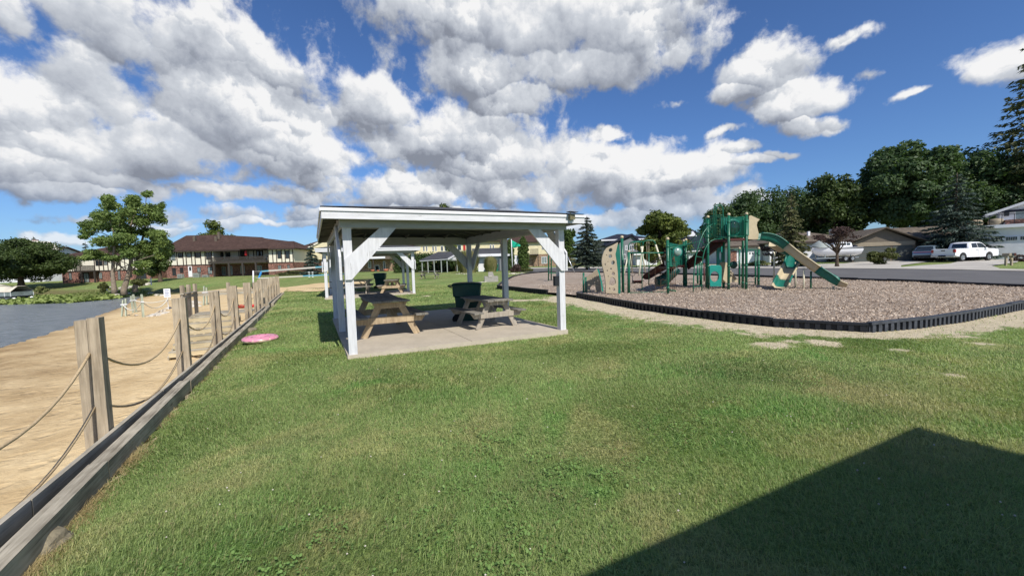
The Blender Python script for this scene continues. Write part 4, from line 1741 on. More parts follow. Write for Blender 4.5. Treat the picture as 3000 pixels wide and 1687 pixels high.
# ------------------------------------------------------------------ inflatable ring
rg = thing('inflatable_ring', 'pink frosted doughnut swim ring lying flat on the grass', 'swim ring', tuple(ground_at(736, 1008, 0) + Vector((0, .33, -.005))), .3)
rg.scale = (.88, .88, .70)
P = []
n1, n2 = 40, 16
for i in range(n1 + 1):
    a = 2 * math.pi * i / n1
    row = []
    for j in range(n2):
        t = 2 * math.pi * j / n2
        r = .27 + .145 * math.cos(t)
        cr = 1 + .02 * math.sin(a * 14) * (1 if math.sin(t) < .6 else .4)
        row.append((r * cr * math.cos(a), r * cr * math.sin(a), .095 + .095 * math.sin(t)))
    P.append(row)
b = MB()
b.grid(P, closed_u=True)
b.build('ring_tube', MT['donut'], rg)
P = []
n2 = 11
for i in range(n1 + 1):
    a = 2 * math.pi * i / n1
    row = []
    lim0 = R_(2 + 10 * math.sin(a * 5 + 1) + 7 * math.sin(a * 9))
    for j in range(n2):
        t = lim0 + (R_(178) - lim0) * j / (n2 - 1)
        r = .27 + .149 * math.cos(t)
        row.append((r * math.cos(a), r * math.sin(a), .095 + .0995 * math.sin(t)))
    P.append(row)
b = MB()
b.grid(P)
ic = b.build('icing', MT['pink'], rg)
b = MB()
rr = random.Random(4)
for i in range(26):
    a = rr.random() * 6.28
    t = R_(rr.uniform(40, 140))
    r = .27 + .153 * math.cos(t)
    c = Vector((r * math.cos(a), r * math.sin(a), .095 + .1025 * math.sin(t)))
    q = rr.random() * 3.14
    b.bar(c - Vector((math.cos(q), math.sin(q), 0)) * .018, c + Vector((math.cos(q), math.sin(q), 0)) * .018, .011, .006)
b.build('sprinkles', MT['darkpink'], ic)
# red sled on the sand
q = hit(722, 903)
q.z += .05
P = []
for i in range(13):
    u = i / 12
    wd = .26 * math.sin(math.pi * (u * .9 + .05)) ** .5
    P.append([(-.55 + 1.1 * u, -wd, .16), (-.52 + 1.04 * u, -wd * .85, .02), (-.52 + 1.04 * u, 0, -.01), (-.52 + 1.04 * u, wd * .85, .02), (-.55 + 1.1 * u, wd, .16)])
b = MB()
b.grid(P)
so = b.build('plastic_sled', MT['red'], None, solid=.015)
so.location = q
so.rotation_euler = (0, 0, .2)
tag(so, 'red plastic sled lying on the sand past the steps', 'sled')
# beach sign
q = hit(494, 908)
sg = thing('beach_sign', 'small white lettered sign on a stake at the swimming beach', 'sign', tuple(q), .35)
Ys = q.y
hpx = Ys / FPX
topz = 1.6 - (845 - (771 + (1500 - 493) * .0305)) * hpx - q.z
b = MB()
b.bar((0, 0, -.2), (0, 0, topz - .1), .05, .03)
b.build('stake', MT['white'], sg)
b = MB()
b.box(-.19, .19, -.035, -.015, topz - .62, topz)
pl = b.build('sign_panel', MT['white'], sg, bevel=.008)
b = MB()
for k in range(5):
    b.box(-.13, .13 - .05 * (k % 2), -.0375, -.0365, topz - .12 - k * .095, topz - .085 - k * .095)
b.build('lettering', paint('sign_blue', (.08, .14, .3), .5, .1), pl)

# swim marker stake bundles near the water
SW = [(362, 928, 875, 'leftmost by the water'), (396, 917, 862, 'farther back of the water pair'), (420, 930, 862, 'right of the group near the rocks'), (601, 895, 838, 'leaning one up the beach by the landing')]
tops = []
for i, (px, py, pty, lab) in enumerate(SW):
    q = hit(px, py)
    hgt = (py - pty) * q.y / FPX
    t = thing('marker_stakes', 'greenish stake bundle with white band, ' + lab, 'stakes', tuple(q), .4 + i, 'bundled stakes on the beach')
    for s in (-1, 1):
        b = MB()
        b.bar((s * .11, 0, -.2), (s * .07 + (.12 if i == 0 else -.1), 0, hgt * (1 if s > 0 else .93)), .10, .08)
        b.build('stake', MT['green_wood'], t, bevel=.01)
    b = MB()
    b.bar((-.16 + (.08 if i == 0 else -.07), 0, hgt * .68), (.17 + (.08 if i == 0 else -.07), 0, hgt * .68), .14, .06)
    b.build('band', MT['white'], t)
    tops.append(Vector(q) + Vector((0, 0, hgt * .68)))
tops.insert(3, Vector(sg.location) + Vector((0, 0, topz - .75)))
for (a, c, sg_) in ((0, 2, .45), (1, 3, .2), (2, 3, .5), (3, 4, .15)):
    P = []
    for k in range(13):
        t = k / 12
        v = tops[a].lerp(tops[c], t)
        v.z -= sg_ * 4 * t * (1 - t)
        P.append(v)
    b = MB()
    b.tube(P, .028, 5)
    o = b.build('boundary_rope', MT['white_rope'], None)
    tag(o, {0: 'white rope sagging between the two front stake bundles', 1: 'taut white rope from the back stake bundle to the sign', 2: 'white rope from the right stake bundle up to the sign', 3: 'pale rope running from the sign up to the leaning stakes'}[a], 'rope', 'ropes round the swimming beach')

# rocks on the beach
def rockpile(name, label, pts, zz, r0, mat='stone'):
    root = None
    for k, (px, py) in enumerate(pts):
        q = hit(px, py)
        s = r0 * (.6 + .8 * random.random())
        if root is None:
            root = thing(name, label, 'rocks', tuple(q))
        o = rock('rock', None, Vector(q) - root.location + Vector((0, 0, s * .1)), (s, s * .8, s * .45), mat, seed=k + int(px))
        o.parent = root


rockpile('rock_pile', 'heap of pale limestone rocks on the sand behind the second big post', [(548, 898), (556, 896), (563, 893), (552, 902), (573, 900), (541, 903)], -.9, .42)
rockpile('rock_scatter', 'scattered pale flat rocks on the damp sand left of the second post', [(400, 926), (436, 928), (450, 924), (460, 920), (470, 915), (480, 912), (492, 905), (445, 929), (457, 925), (475, 921), (486, 917), (465, 926)], -1.2, .22)
rockpile('shore_stones', 'pale stones lining the far bank below the tall locust tree', [(330 + k * 9, 857 - k * 2.1 + (k % 3)) for k in range(13)] + [(345, 868), (372, 863), (318, 845), (362, 847)], -.4, .5)
rockpile('shore_stones', 'broken pale stones where the far bank meets the sand', [(455 + k * 7, 866 + (k % 2)) for k in range(7)] + [(440, 862), (432, 864)], -.6, .32)

# ------------------------------------------------------------------ volleyball net
pA = gp(742, 845)
vb = thing('volleyball_net', 'volleyball net with bright blue end tape over the sand court', 'volleyball net', tuple(pA))
Yn = pA.y
A0 = pt(766, 795, Yn - 1.0)
A1 = pt(758, 815, Yn - 1.0)
Yb = Yn - 5
B0 = pt(1010, 777, Yb)
B1 = pt(1010, 803, Yb)
v0 = vb.location.copy()
b = MB()
b.tube([pA - v0, pt(742, 793, Yn) - v0], .055, 8)
b.build('net_pole', MT['white'], vb)
b = MB()
b.tube([pA - v0 + Vector((0, 0, -.1)), pt(742, 828, Yn) - v0], .12, 8)
b.build('pole_pad', MT['dark_metal'], vb)
b = MB()
b.tube([B1 - v0 - Vector((0, 0, 1.9)), B0 - v0 + Vector((0, 0, .1))], .055, 8)
b.build('net_pole', MT['white'], vb)
for nm, a_, c_, mt, w in (('end_tape', A0, A1, 'blue_tape', .14), ('top_tape', A0, B0, 'white_rope', .11), ('bottom_tape', A1, B1, 'white_rope', .09)):
    b = MB()
    b.bar(a_ - v0, c_ - v0, .03, w)
    b.build(nm, MT[mt], vb)
b = MB()
b.bar(A0.lerp(B0, .68) - v0 + Vector((0, 0, .012)), B0 - v0 + Vector((0, 0, .012)), .04, .09)
b.bar(A1.lerp(B1, .55) - v0 + Vector((0, 0, .012)), B1 - v0 + Vector((0, 0, .012)), .04, .08)
b.bar(A0 - v0 + Vector((0, 0, .012)), A0.lerp(B0, .1) - v0 + Vector((0, 0, .012)), .04, .09)
b.build('blue_binding', paint('pale_blue_tape', (.15, .48, .62), .6, .1), vb)
b = MB()
for k in range(1, 36):
    b.tube([A0.lerp(B0, k / 36) - v0, A1.lerp(B1, k / 36) - v0], .006, 3, cap=False)
for k in range(1, 5):
    b.tube([A0.lerp(A1, k / 5) - v0, B0.lerp(B1, k / 5) - v0], .006, 3, cap=False)
b.build('net_mesh', MT['dark_metal'], vb)
for (a_, c_) in ((A0, pt(742, 795, Yn)), (A1, pt(742, 812, Yn))):
    b = MB()
    b.tube([a_ - v0, c_ - v0], .015, 4)
    b.build('guy_line', MT['white_rope'], vb)
# ------------------------------------------------------------------ playground border
CZ = .12                                        # chip level above the lawn
def gc(px, py):
    z = CZ
    for _ in range(20):
        X, Y = gflat(px, py, z)
        z = float(np.interp(Y, HX, HZ)) + CZ
    return Vector((X, Y, z))


def border(label, pts, hgt, mat, step=1.22, flip=1, skip_detail=False):
    o = pts[0].copy()
    root = thing('playground_border', label, 'playground border', tuple(o), 0, 'black plastic playground borders')
    # resample
    P = [Vector((p.x, p.y, 0)) for p in pts]
    for i in range(len(P) - 1):
        a, c = P[i], P[i + 1]
        n = max(1, round((c - a).length / step))
        d = (c - a).normalized()
        nr = Vector((d.y, -d.x, 0)) * flip     # outward
        for k in range(n):
            s0_, s1_ = a.lerp(c, k / n), a.lerp(c, (k + 1) / n)
            za, zb = H(s0_.x, s0_.y), H(s1_.x, s1_.y)
            dzr = (random.random() - .5) * .03
            q0 = Vector((s0_.x, s0_.y, za + dzr)) - o
            q1 = Vector((s1_.x, s1_.y, zb + dzr)) - o
            b = MB()
            u = Vector((0, 0, 1))
            b.bar(q0 + u * (hgt - .025) + d * .006, q1 + u * (hgt - .025) - d * .006, .10, .05)
            b.bar(q0 + u * (hgt * .45) - nr * .012 + d * .01, q1 + u * (hgt * .45) - nr * .012 - d * .01, .03, hgt * .95)
            L = (q1 - q0).length
            m_ = max(2, int(L / .165))
            if not skip_detail:
                for j in range(m_):
                    t = (j + .5) / m_
                    c_ = q0.lerp(q1, t)
                    b.bar(c_ + nr * .02 + u * -.02, c_ + nr * .02 + u * (hgt - .051), .085, .044, up=nr)
            b.build('border_section', MT[mat], root, bevel=.006 if not skip_detail else 0)
    return root


border('black plastic border with open ribs along the bare earth, front side of the chips', PG_NEAR, .22, 'black_plastic', flip=1)
border('dusty black plastic border at the right front, stepping away to the right', PG_RIGHT, .22, 'border_dusty', flip=1)
border('black plastic border curving round the left end behind the shelter', PG_LEFT, .24, 'black_plastic', flip=-1)
border('black plastic border between the chips and the road', PG_BACK, .24, 'black_plastic', flip=1)
for o in [q for q in bpy.data.objects if q.name.startswith('wood_chip')]:
    pass

# ------------------------------------------------------------------ play tower
GM = 'green_metal'
base = gc(2134, 849)
tw = thing('play_tower', 'large green play structure with two decks, ramp, ladder arch and slides', 'play structure', tuple(base))
t0 = tw.location.copy()
YT = base.y


def T(px, py, Y):
    return pt(px, py, Y) - t0


def tubepart(name, pts, r, mat, parent=None, n=8):
    b = MB()
    b.tube(pts, r, n)
    return b.build(name, MT[mat], parent if parent is not None else tw)


def post(px, by, ty, r=.056, cap='tan_plastic', mat=GM):
    g = gc(px, by)
    top = pt(px - (by - ty) * .0, ty, g.y)
    h = top.z
    b = MB()
    b.tube([g - t0 - Vector((0, 0, .3)), Vector((g.x, g.y, h)) - t0], r, 12)
    if r > .05:
        for zz in (.35, 1.15, h - .35, h - .95):
            if zz < h:
                b.tube([Vector((g.x, g.y, zz)) - t0, Vector((g.x, g.y, zz + .07)) - t0], r * 1.18, 12)
    o = b.build('post', MT[mat], tw)
    if cap:
        b = MB()
        b.lathe(Vector((g.x, g.y, h)) - t0, [(0, .075), (r * .6, .07), (r * 1.05, .045), (r * 1.2, 0), (r * 1.2, -.03), (r, -.035)], 12)
        b.build('post_cap', MT[cap], o)
    return g


def panel(a0, a1, b0, b1, n, r=.011, rr=.02, mat=GM, name='railing'):
    """railing: bottom a0-a1, top b0-b1"""
    b = MB()
    b.tube([a0, a1], rr, 6)
    b.tube([b0, b1], rr, 6)
    for k in range(n + 1):
        t = k / n
        b.tube([a0.lerp(a1, t), b0.lerp(b1, t)], r if 0 < k < n else rr, 5, cap=False)
    return b.build(name, MT[mat], tw)


gT1 = post(2074, 847, 636)
gT1b = post(2070, 842, 638)
gT2 = post(2120, 844, 636, cap=None)
gT3 = post(2134.5, 849, 629)
gT4 = post(2176, 843, 634, cap=None)
gT5 = post(2186, 847, 627)
gL1 = post(1957, 860, 700)
gL2 = post(2004, 838, 706)
gL3 = post(2010, 840, 703)
post(2044, 832, 762, .05, None)
post(2052, 835, 758, .05, None)
gB1 = post(2222, 835, 728)
gB2 = post(2213, 834, 732, .04, None)
gB3 = post(2166, 834, 728, .05)
post(2063, 824, 770, .045, None, 'maroon')
# decks
zD = pt(2134, 699, gT3.y).z
zL = pt(1957, 782, gL1.y).z


def deck(name, corners, z, th=.09):
    b = MB()
    b.prism([(c.x - t0.x, c.y - t0.y, z - t0.z - th) for c in corners], (0, 0, th))
    return b.build(name, MT['maroon'], tw, bevel=.01)


e2 = (gT2 - gT3)
e2.z = 0
e2 = e2.normalized() * 1.1
Bk = [g + e2 for g in (gT1, gT3, gT5)]
deck('deck', [gT3, gT5, Bk[2], Bk[1]], zD)
deck('deck', [gT1, gT3, Bk[1], Bk[0]], zD - .02)
deck('deck', [gL1, gL2 + Vector((.1, 0, 0)), gL2 + Vector((-.2, 1.0, 0)), gL1 + Vector((.1, 1.3, 0))], zL)
# ramp between decks
Ya, Yb_ = gL3.y + .1, gT1.y
b = MB()
pa, pb = T(2012, 781, Ya + .4), T(2112, 706, Yb_ + .4)
b.bar(pa, pb, .85, .12)
b.bar(T(2012, 779, Ya), T(2112, 704, Yb_), .05, .42)
b.bar(T(2012, 779, Ya + .85), T(2112, 704, Yb_ + .85), .05, .42)
b.build('ramp', MT['maroon'], tw)
for dy in (0, .85):
    panel(T(2014, 768, Ya + dy), T(2073, 706, Yb_ + dy), T(2010, 718, Ya + dy), T(2073, 652, Yb_ + dy), 13)
panel(T(2078, 696, Yb_), T(2131, 696, YT), T(2078, 637, Yb_), T(2131, 637, YT), 9)
panel(T(2137, 693, YT), T(2181, 693, gT5.y), T(2137, 637, YT), T(2181, 637, gT5.y), 11, .012)
panel(Bk[0] - t0 + Vector((0, 0, zD + .05)), Bk[1] - t0 + Vector((0, 0, zD + .05)), Bk[0] - t0 + Vector((0, 0, zD + 1.0)), Bk[1] - t0 + Vector((0, 0, zD + 1.0)), 9)
tubepart('rail', [T(1960, 728, gL1.y), T(2048, 708, Ya)], .03, GM)


# solid panels with round bubble windows
def solid_panel(a, b_, z0, z1, mat, th=.035, name='panel'):
    b = MB()
    d = (b_ - a)
    nr = Vector((-d.y, d.x, 0)).normalized() * th
    b.prism([Vector((a.x, a.y, z0)), Vector((b_.x, b_.y, z0)), Vector((b_.x, b_.y, z1)), Vector((a.x, a.y, z1))], nr)
    return b.build(name, MT[mat], tw, bevel=.01)


def bubble(c, r, rim='teal_plastic', ball='glass', parent=None):
    b = MB()
    pr = [(r * .98, -.02), (r * 1.18, -.05), (r * 1.22, -.02), (r * 1.18, .03), (r * .98, .03)]
    b.lathe(c, pr, 24, 'y')
    rim_ = b.build('bubble_rim', MT[rim], parent)
    b = MB()
    b.lathe(c, [(r * math.cos(R_(a)), -.04 - r * .55 * math.sin(R_(a))) for a in range(0, 91, 15)], 20, 'y')
    b.build('bubble_dome', MT[ball], rim_)


zb_ = zD - t0.z
pn = solid_panel(gT3 + e2 * .42 - t0 - Vector((.25, 0, 0)), gT5 + e2 * .42 - t0 - Vector((.1, 0, 0)), zb_ + .05, zb_ + .98, 'green_plastic')
bubble(T(2147, 667, YT + .30), .31, 'teal_plastic', 'glass', pn)
MT['bubble_clear'] = paint('clear_bubble_plastic', (.20, .30, .26), .12, .2, 2, .7, .02)
zl_ = zL - t0.z
pn = solid_panel(gL1 + Vector((.12, .05, 0)) - t0, gL2 + Vector((-.1, -.1, 0)) - t0, zl_ + .02, zl_ + 1.0, 'green_plastic')
bubble(T(1984, 738, gL1.y + .3), .17, 'teal_plastic', 'bubble_clear', pn)
panel(T(1962, 780, gL1.y), T(2001, 780, gL2.y - .3), T(1962, 722, gL1.y), T(2001, 716, gL2.y - .3), 8)
# tall handrail loops
for dx, dY in ((0, 0), (6, -.35)):
    w = 26
    tubepart('handrail', [T(2091 + dx, 697, YT - .2 + dY), T(2091 + dx, 616, YT - .2 + dY), T(2093 + dx, 607, YT - .2 + dY), T(2098 + dx, 601, YT - .2 + dY), T(2105 + dx, 599, YT - .2 + dY),
                          T(2112 + dx, 601, YT - .2 + dY), T(2117 + dx, 607, YT - .2 + dY), T(2118 + dx, 616, YT - .2 + dY), T(2118 + dx, 690, YT - .2 + dY)], .022, GM) if dx == 0 else \
        tubepart('handrail', [T(2097, 697, YT + .2), T(2097, 616, YT + .2), T(2100, 606, YT + .2), T(2108, 601, YT + .2)], .022, GM)
# ladder arch
Yl = gc(2031, 857).y
outer = [(2031, 860), (2031.5, 820), (2034, 785), (2038, 755), (2044, 728), (2052, 702), (2062, 680), (2073, 666), (2085, 658), (2098, 655)]
inner = [(2056, 852), (2056, 810), (2057, 775), (2060, 750), (2065, 731), (2073, 716), (2083, 706), (2094, 701), (2112, 700)]
YA = [Yl + (YT - Yl) * (k / 9) ** 1.2 for k in range(10)]
Yi = gc(2056, 853).y
O_ = [T(x, y, YA[k]) for k, (x, y) in enumerate(outer)]
I_ = [T(x, y, Yi + (YT + .1 - Yi) * (k / 8) ** 1.2) for k, (x, y) in enumerate(inner)]
tubepart('ladder_rail', O_, .024, GM)
tubepart('ladder_rail', I_, .024, GM)


def along(P, t):
    x = t * (len(P) - 1)
    i = min(int(x), len(P) - 2)
    return P[i].lerp(P[i + 1], x - i)


for k in range(9):
    t = .05 + k * .1
    tubepart('rung', [along(O_, t), along(I_, t)], .016, GM, n=6)


# slides
def chute(name, pts, width, side, mats, flare=1.0, lipr=.03):
    """pts: bed centre line; splits evenly into the colours of mats"""
    dense = []
    P = [Vector(p) for p in pts]
    for i in range(len(P) - 1):
        p0, p1, p2, p3 = P[max(i - 1, 0)], P[i], P[i + 1], P[min(i + 2, len(P) - 1)]
        for k in range(4):
            t = k / 4
            dense.append(.5 * ((2 * p1) + (-p0 + p2) * t + (2 * p0 - 5 * p1 + 4 * p2 - p3) * t * t + (-p0 + 3 * p1 - 3 * p2 + p3) * t ** 3))
    dense.append(P[-1])
    rows = []
    n = len(dense)
    for i, p in enumerate(dense):
        d = dense[min(i + 1, n - 1)] - dense[max(i - 1, 0)]
        dh = Vector((d.x, d.y, 0)).normalized()
        a = Vector((dh.y, -dh.x, 0))
        d.normalize()
        u = a.cross(d)
        if u.z < 0:
            u = -u
        f = 1 + (flare - 1) * max(0, (i / (n - 1) - .75) / .25)
        w = width * f / 2
        s = side * (1 - .55 * max(0, (i / (n - 1) - .8) / .2))
        prof = [(-w - .05, s - .03), (-w - .045, s + .005), (-w - .01, s + .01), (-w + .02, s - .03), (-w + .04, .08), (-w * .7, .01), (0, -.01), (w * .7, .01), (w - .04, .08), (w - .02, s - .03), (w + .01, s + .01), (w + .045, s + .005), (w + .05, s - .03)]
        rows.append([p + a * x + u * z for x, z in prof])
    root = None
    for k, (mt, f0_, f1_) in enumerate(mats):
        i0, i1 = round(f0_ * (n - 1)), round(f1_ * (n - 1))
        b = MB()
        b.grid(rows[i0:i1 + 1])
        b.build('slide_section', MT[mt], tw, solid=.02)


YS = gT5.y
chute('slide', [T(2221, 703, YS), T(2250, 706, YS - .05), T(2278, 718, YS - .15), T(2310, 742, YS - .35), T(2345, 768, YS - .6), T(2385, 797, YS - .85), T(2425, 822, YS - 1.1), T(2452, 836, YS - 1.3), T(2478, 840, YS - 1.45)],
      .46, .30, [('green_plastic', 0, .30), ('tan_plastic', .30, .62), ('green_plastic', .62, .88), ('tan_plastic', .88, 1)], 1.15)
chute('slide', [T(2262, 722, YS + .5), T(2288, 738, YS + .6), T(2312, 755, YS + .5), T(2322, 774, YS + .15), T(2313, 798, YS - .3), T(2301, 820, YS - .65), T(2291, 838, YS - .95), T(2286, 844, YS - 1.15)],
      .52, .24, [('tan_plastic', 0, .14), ('green_plastic', .14, .5), ('tan_plastic', .5, .72), ('green_plastic', .72, .9), ('tan_plastic', .9, 1)], 1.1)
# slide hood
for dY, nm in ((0, 'slide_hood'), (.62, 'slide_hood')):
    b = MB()
    b.prism([T(x, y, YS + dY) for x, y in [(2192, 701), (2195, 633), (2200, 631), (2226, 643), (2219, 650), (2217, 660), (2220, 672), (2223, 684), (2221, 701)]], (0, .05, 0))
    b.build(nm, MT['tan_plastic'], tw, bevel=.015)
b = MB()
b.prism([T(2191, 690, YS - .01), T(2194, 690, YS - .01), T(2194, 642, YS - .01), T(2191, 642, YS - .01)], (0, .7, 0))
b.build('slide_entry', MT['green_plastic'], tw)
# slide supports
for px, py, ty, dY, mt in ((2268, 800, 738, .4, 'cream'), (2331, 842, 768, .1, 'cream'), (2355, 842, 785, -.7, 'cream'), (2376, 850, 795, -.8, GM), (2442, 853, 838, -1.2, 'cream')):
    a = T(px, ty, YS + dY)
    tubepart('slide_support', [a, Vector((a.x, a.y, -.2))], .035, mt)
# teal crawl panel with an oval hole
def plate(name, outer, holes, Y, th, mat, parent=None, label=None, cat=None, bev=.012, ref=None, group=None):
    """flat moulded plate with real holes, outline given by where it stands at depth Y"""
    cu = bpy.data.curves.new(name, 'CURVE')
    cu.dimensions = '2D'
    cu.fill_mode = 'BOTH'
    cu.extrude = th / 2
    cu.bevel_depth = bev
    cu.resolution_u = 6
    o_ = pt(*ref, Y)
    for poly, smooth in [(outer, False)] + [(h, True) for h in holes]:
        sp = cu.splines.new('BEZIER')
        sp.bezier_points.add(len(poly) - 1)
        for bp, (x, y) in zip(sp.bezier_points, poly):
            q = pt(x, y, Y) - o_
            bp.co = (q.x, q.z, 0)
            bp.handle_left_type = bp.handle_right_type = 'AUTO' if smooth else 'VECTOR'
        sp.use_cyclic_u = True
    tmp = bpy.data.objects.new(name, cu)
    COL.objects.link(tmp)
    dg = bpy.context.evaluated_depsgraph_get()
    me = bpy.data.meshes.new_from_object(tmp.evaluated_get(dg))
    bpy.data.objects.remove(tmp)
    me.name = name
    me.materials.clear()
    me.materials.append(MT[mat])
    o = bpy.data.objects.new(name, me)
    COL.objects.link(o)
    o.rotation_euler = (R_(90), 0, 0)
    if parent is not None:
        o.parent = parent
        o.location = o_ - parent.location
    else:
        o.location = o_
    if label:
        tag(o, label, cat, group)
    return o


def ell(cx, cy, rx, ry, n=8, rot=0):
    return [(cx + rx * math.cos(a) * math.cos(rot) - ry * math.sin(a) * math.sin(rot), cy + rx * math.cos(a) * math.sin(rot) + ry * math.sin(a) * math.cos(rot)) for a in [2 * math.pi * k / n for k in range(n)]]


Yp = YT + .2
plate('crawl_panel', [(2079, 780), (2084, 777), (2110, 778), (2113, 784), (2112, 838), (2080, 838)], [ell(2093, 810, 13, 16)], Yp, .04, 'teal_plastic', tw, ref=(2095, 838))
plate('crawl_panel', [(2100, 722), (2108, 712), (2116, 724), (2116, 776), (2100, 776)], [ell(2110, 750, 4, 14)], Yp + 1.4, .04, 'teal_plastic', tw, ref=(2108, 776))
b = MB()
b.prism([T(x, y, Yp + .4) for x, y in [(2126, 768), (2131, 770), (2136, 788), (2163, 826), (2128, 828), (2118, 818)]], (0, .5, 0))
sl = b.build('climbing_slope', MT['tan_plastic'], tw, bevel=.03)
b = MB()
for k, (x, y) in enumerate([(2140, 795), (2146, 801), (2143, 805), (2150, 808), (2155, 815), (2151, 813)]):
    b.lathe(T(x, y, Yp + .38), [(0, -.05), (.05, -.03), (.06, 0), (.05, .02)], 8, 'y')
b.build('hand_hold', MT['tan_dark'], sl)
b = MB()
b.lathe(T(2149, 776, YT + 1.3), [(0, -.08), (.16, -.06), (.18, 0), (.16, .06), (0, .08)], 20, 'y')
b.build('talk_drum', MT['bin_green'], tw)
tubepart('drum_bar', [T(2149, 769, YT + 1.3), T(2166, 768, gB3.y)], .02, GM)
tubepart('overhead_bar', [T(2188, 732, YT + 1.0), T(2222, 732, gB1.y)], .03, GM)
tubepart('overhead_bar', [T(2138, 732, YT + 1.0), T(2166, 732, gB3.y)], .03, GM)
for y in (803, 812, 826):
    tubepart('rung', [T(2186, y, YT + 1.0), T(2214, y, gB2.y)], .014, 'cream' if y == 812 else GM, n=6)
for y in (801, 818, 828):
    tubepart('rung', [T(2012, y, gL3.y), T(2034, y, gL3.y)], .014, GM, n=6)
# brown slide and green tube at the low deck
chute('slide', [T(1960, 782, gL1.y + 1.0), T(1945, 788, gL1.y + 1.4), T(1925, 800, gL1.y + 1.9), T(1905, 812, gL1.y + 2.4), T(1896, 818, gL1.y + 2.6)], .45, .16, [('maroon', 0, 1)])
b = MB()
P = [T(1985, 785, gL1.y + 1.6), T(1968, 800, gL1.y + 1.7), T(1950, 816, gL1.y + 1.8), T(1935, 824, gL1.y + 1.9), T(1922, 825, gL1.y + 1.9)]
b.tube(P, [.20, .24, .26, .26, .22], 14)
b.build('tube_slide', MT['bin_green'], tw)

# ------------------------------------------------------------------ rope net climber
nb = gc(1842, 859)
nt = thing('net_climber', 'green steel frame with hanging chain net beside the low deck', 'climbing net', tuple(nb))
n0 = nt.location.copy()
Q = lambda x, y, Y: pt(x, y, Y) - n0
b = MB()
b.tube([Q(1842, 864, nb.y), Q(1842, 738, nb.y)], .06, 12)
po = b.build('post', MT[GM], nt)
b = MB()
b.lathe(Q(1842, 737, nb.y), [(0, .06), (.05, .04), (.07, 0), (.06, -.02)], 12)
b.build('post_cap', MT['tan_plastic'], po)
for a_, c_, r in (((1842, 741, nb.y), (1976, 741, nb.y), .03), ((1881, 741, nb.y), (1881, 851, nb.y), .022), ((1844, 858, nb.y - .05), (1955, 856, nb.y - .05), .03), ((1954, 848, nb.y), (1980, 853, nb.y), .04), ((1901, 741, nb.y + .7), (1901, 835, nb.y + .7), .025)):
    b = MB()
    b.tube([Q(*a_), Q(*c_)], r, 8)
    b.build('frame_bar', MT[GM], nt)
b = MB()
b.tube([Q(1902, 785, nb.y + .6), Q(1920, 768, nb.y + .6), Q(1948, 757, nb.y + .6)], .02, 6)
b.tube([Q(1905, 770, nb.y + .9), Q(1930, 755, nb.y + .9), Q(1957, 745, nb.y + .9)], .02, 6)
b.build('curved_bar', MT['dark_metal'], nt)


def chain(pts, r=.009):
    b.tube(pts, r, 4, cap=False)


b = MB()
for x0_, x1_ in ((1919, 1920), (1935, 1936)):
    chain([Q(x0_, 742, nb.y), Q((x0_ + x1_) / 2, 800, nb.y), Q(x1_, 845, nb.y)])
for y in (768, 800, 818, 836):
    P = []
    for k in range(9):
        P.append(Q(1901 + k * 6.8, y + (4 if k % 2 else -1) * (1 if y > 790 else .3), nb.y))
    chain(P)
for k, x in enumerate((1961, 1967, 1973, 1979)):
    chain([Q(1977 - k * 1.0, 743, nb.y), Q(x, 790, nb.y - .1), Q(x - 2, 852, nb.y - .2)], .011)
for y in (765, 783, 802, 830):
    chain([Q(1960, y, nb.y - .1), Q(1982, y + 2, nb.y - .1)], .011)
b.build('chain_net', MT['rope_brown'] if 'rope_brown' in MT else MT['rope'], nt)

# ------------------------------------------------------------------ rock climbing walls
wb = gc(1790, 862)
cw = thing('climbing_wall', 'tall curved tan climbing panel with oval holes and green backing', 'climbing wall', tuple(wb), 0, 'tan climbing walls')
outer = [(1808, 713), (1796, 719), (1778, 727), (1770, 737), (1765, 751), (1763, 766), (1765, 780), (1769, 795), (1773, 815), (1774.5, 835), (1775, 858), (1809, 858.5), (1809, 828), (1808, 800), (1805, 770), (1801, 745)]
holes = [ell(1788, 733, 6, 7, rot=.5), ell(1787, 751, 6, 6.5, rot=.4), ell(1776, 748, 2.2, 2.8), ell(1780, 767, 1.8, 2.5), ell(1795, 770, 6, 7.5, rot=.4), ell(1772, 775, 2.5, 4.5), ell(1789, 788, 3.3, 3.6), ell(1778, 793, 2.4, 3.6),
         ell(1796, 802, 5.2, 6), ell(1781, 810, 2, 3.2), [(1792, 811), (1804, 825), (1799, 835), (1784, 836), (1785, 822)], ell(1785, 846, 2.8, 4), ell(1797, 848, 5, 5.5)]
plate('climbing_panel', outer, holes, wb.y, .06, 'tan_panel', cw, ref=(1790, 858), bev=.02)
b = MB()
b.prism([pt(x, y, wb.y + .12) - cw.location for x, y in [(1795, 722), (1812, 717), (1815, 760), (1816, 860), (1811, 860), (1809, 790), (1803, 750)]], (.05, .05, 0))
b.build('backing_panel', MT['green_plastic'], cw, bevel=.01)
for px, by, ty, r in ((1826, 857, 697, .058), (1815, 857, 716, .04)):
    g = gc(px, by)
    b = MB()
    b.tube([g - cw.location - Vector((0, 0, .2)), pt(px - 4, ty, g.y) - cw.location], r, 12)
    po = b.build('post', MT[GM], cw)
    if r > .05:
        b = MB()
        b.lathe(pt(px - 4, ty - 2, g.y) - cw.location, [(0, .075), (.06, .055), (.08, 0), (.06, -.055), (0, -.07)], 14)
        b.build('ball_cap', MT['tan_plastic'], po)
sb = gc(1740, 856)
sw_ = thing('climbing_wall', 'low brown climbing panel with holes, left of the tall one', 'climbing wall', tuple(sb), 0, 'tan climbing walls')
outer = [(1717, 812), (1733, 803), (1748, 789), (1753, 803), (1759, 828), (1762, 856), (1717, 857)]
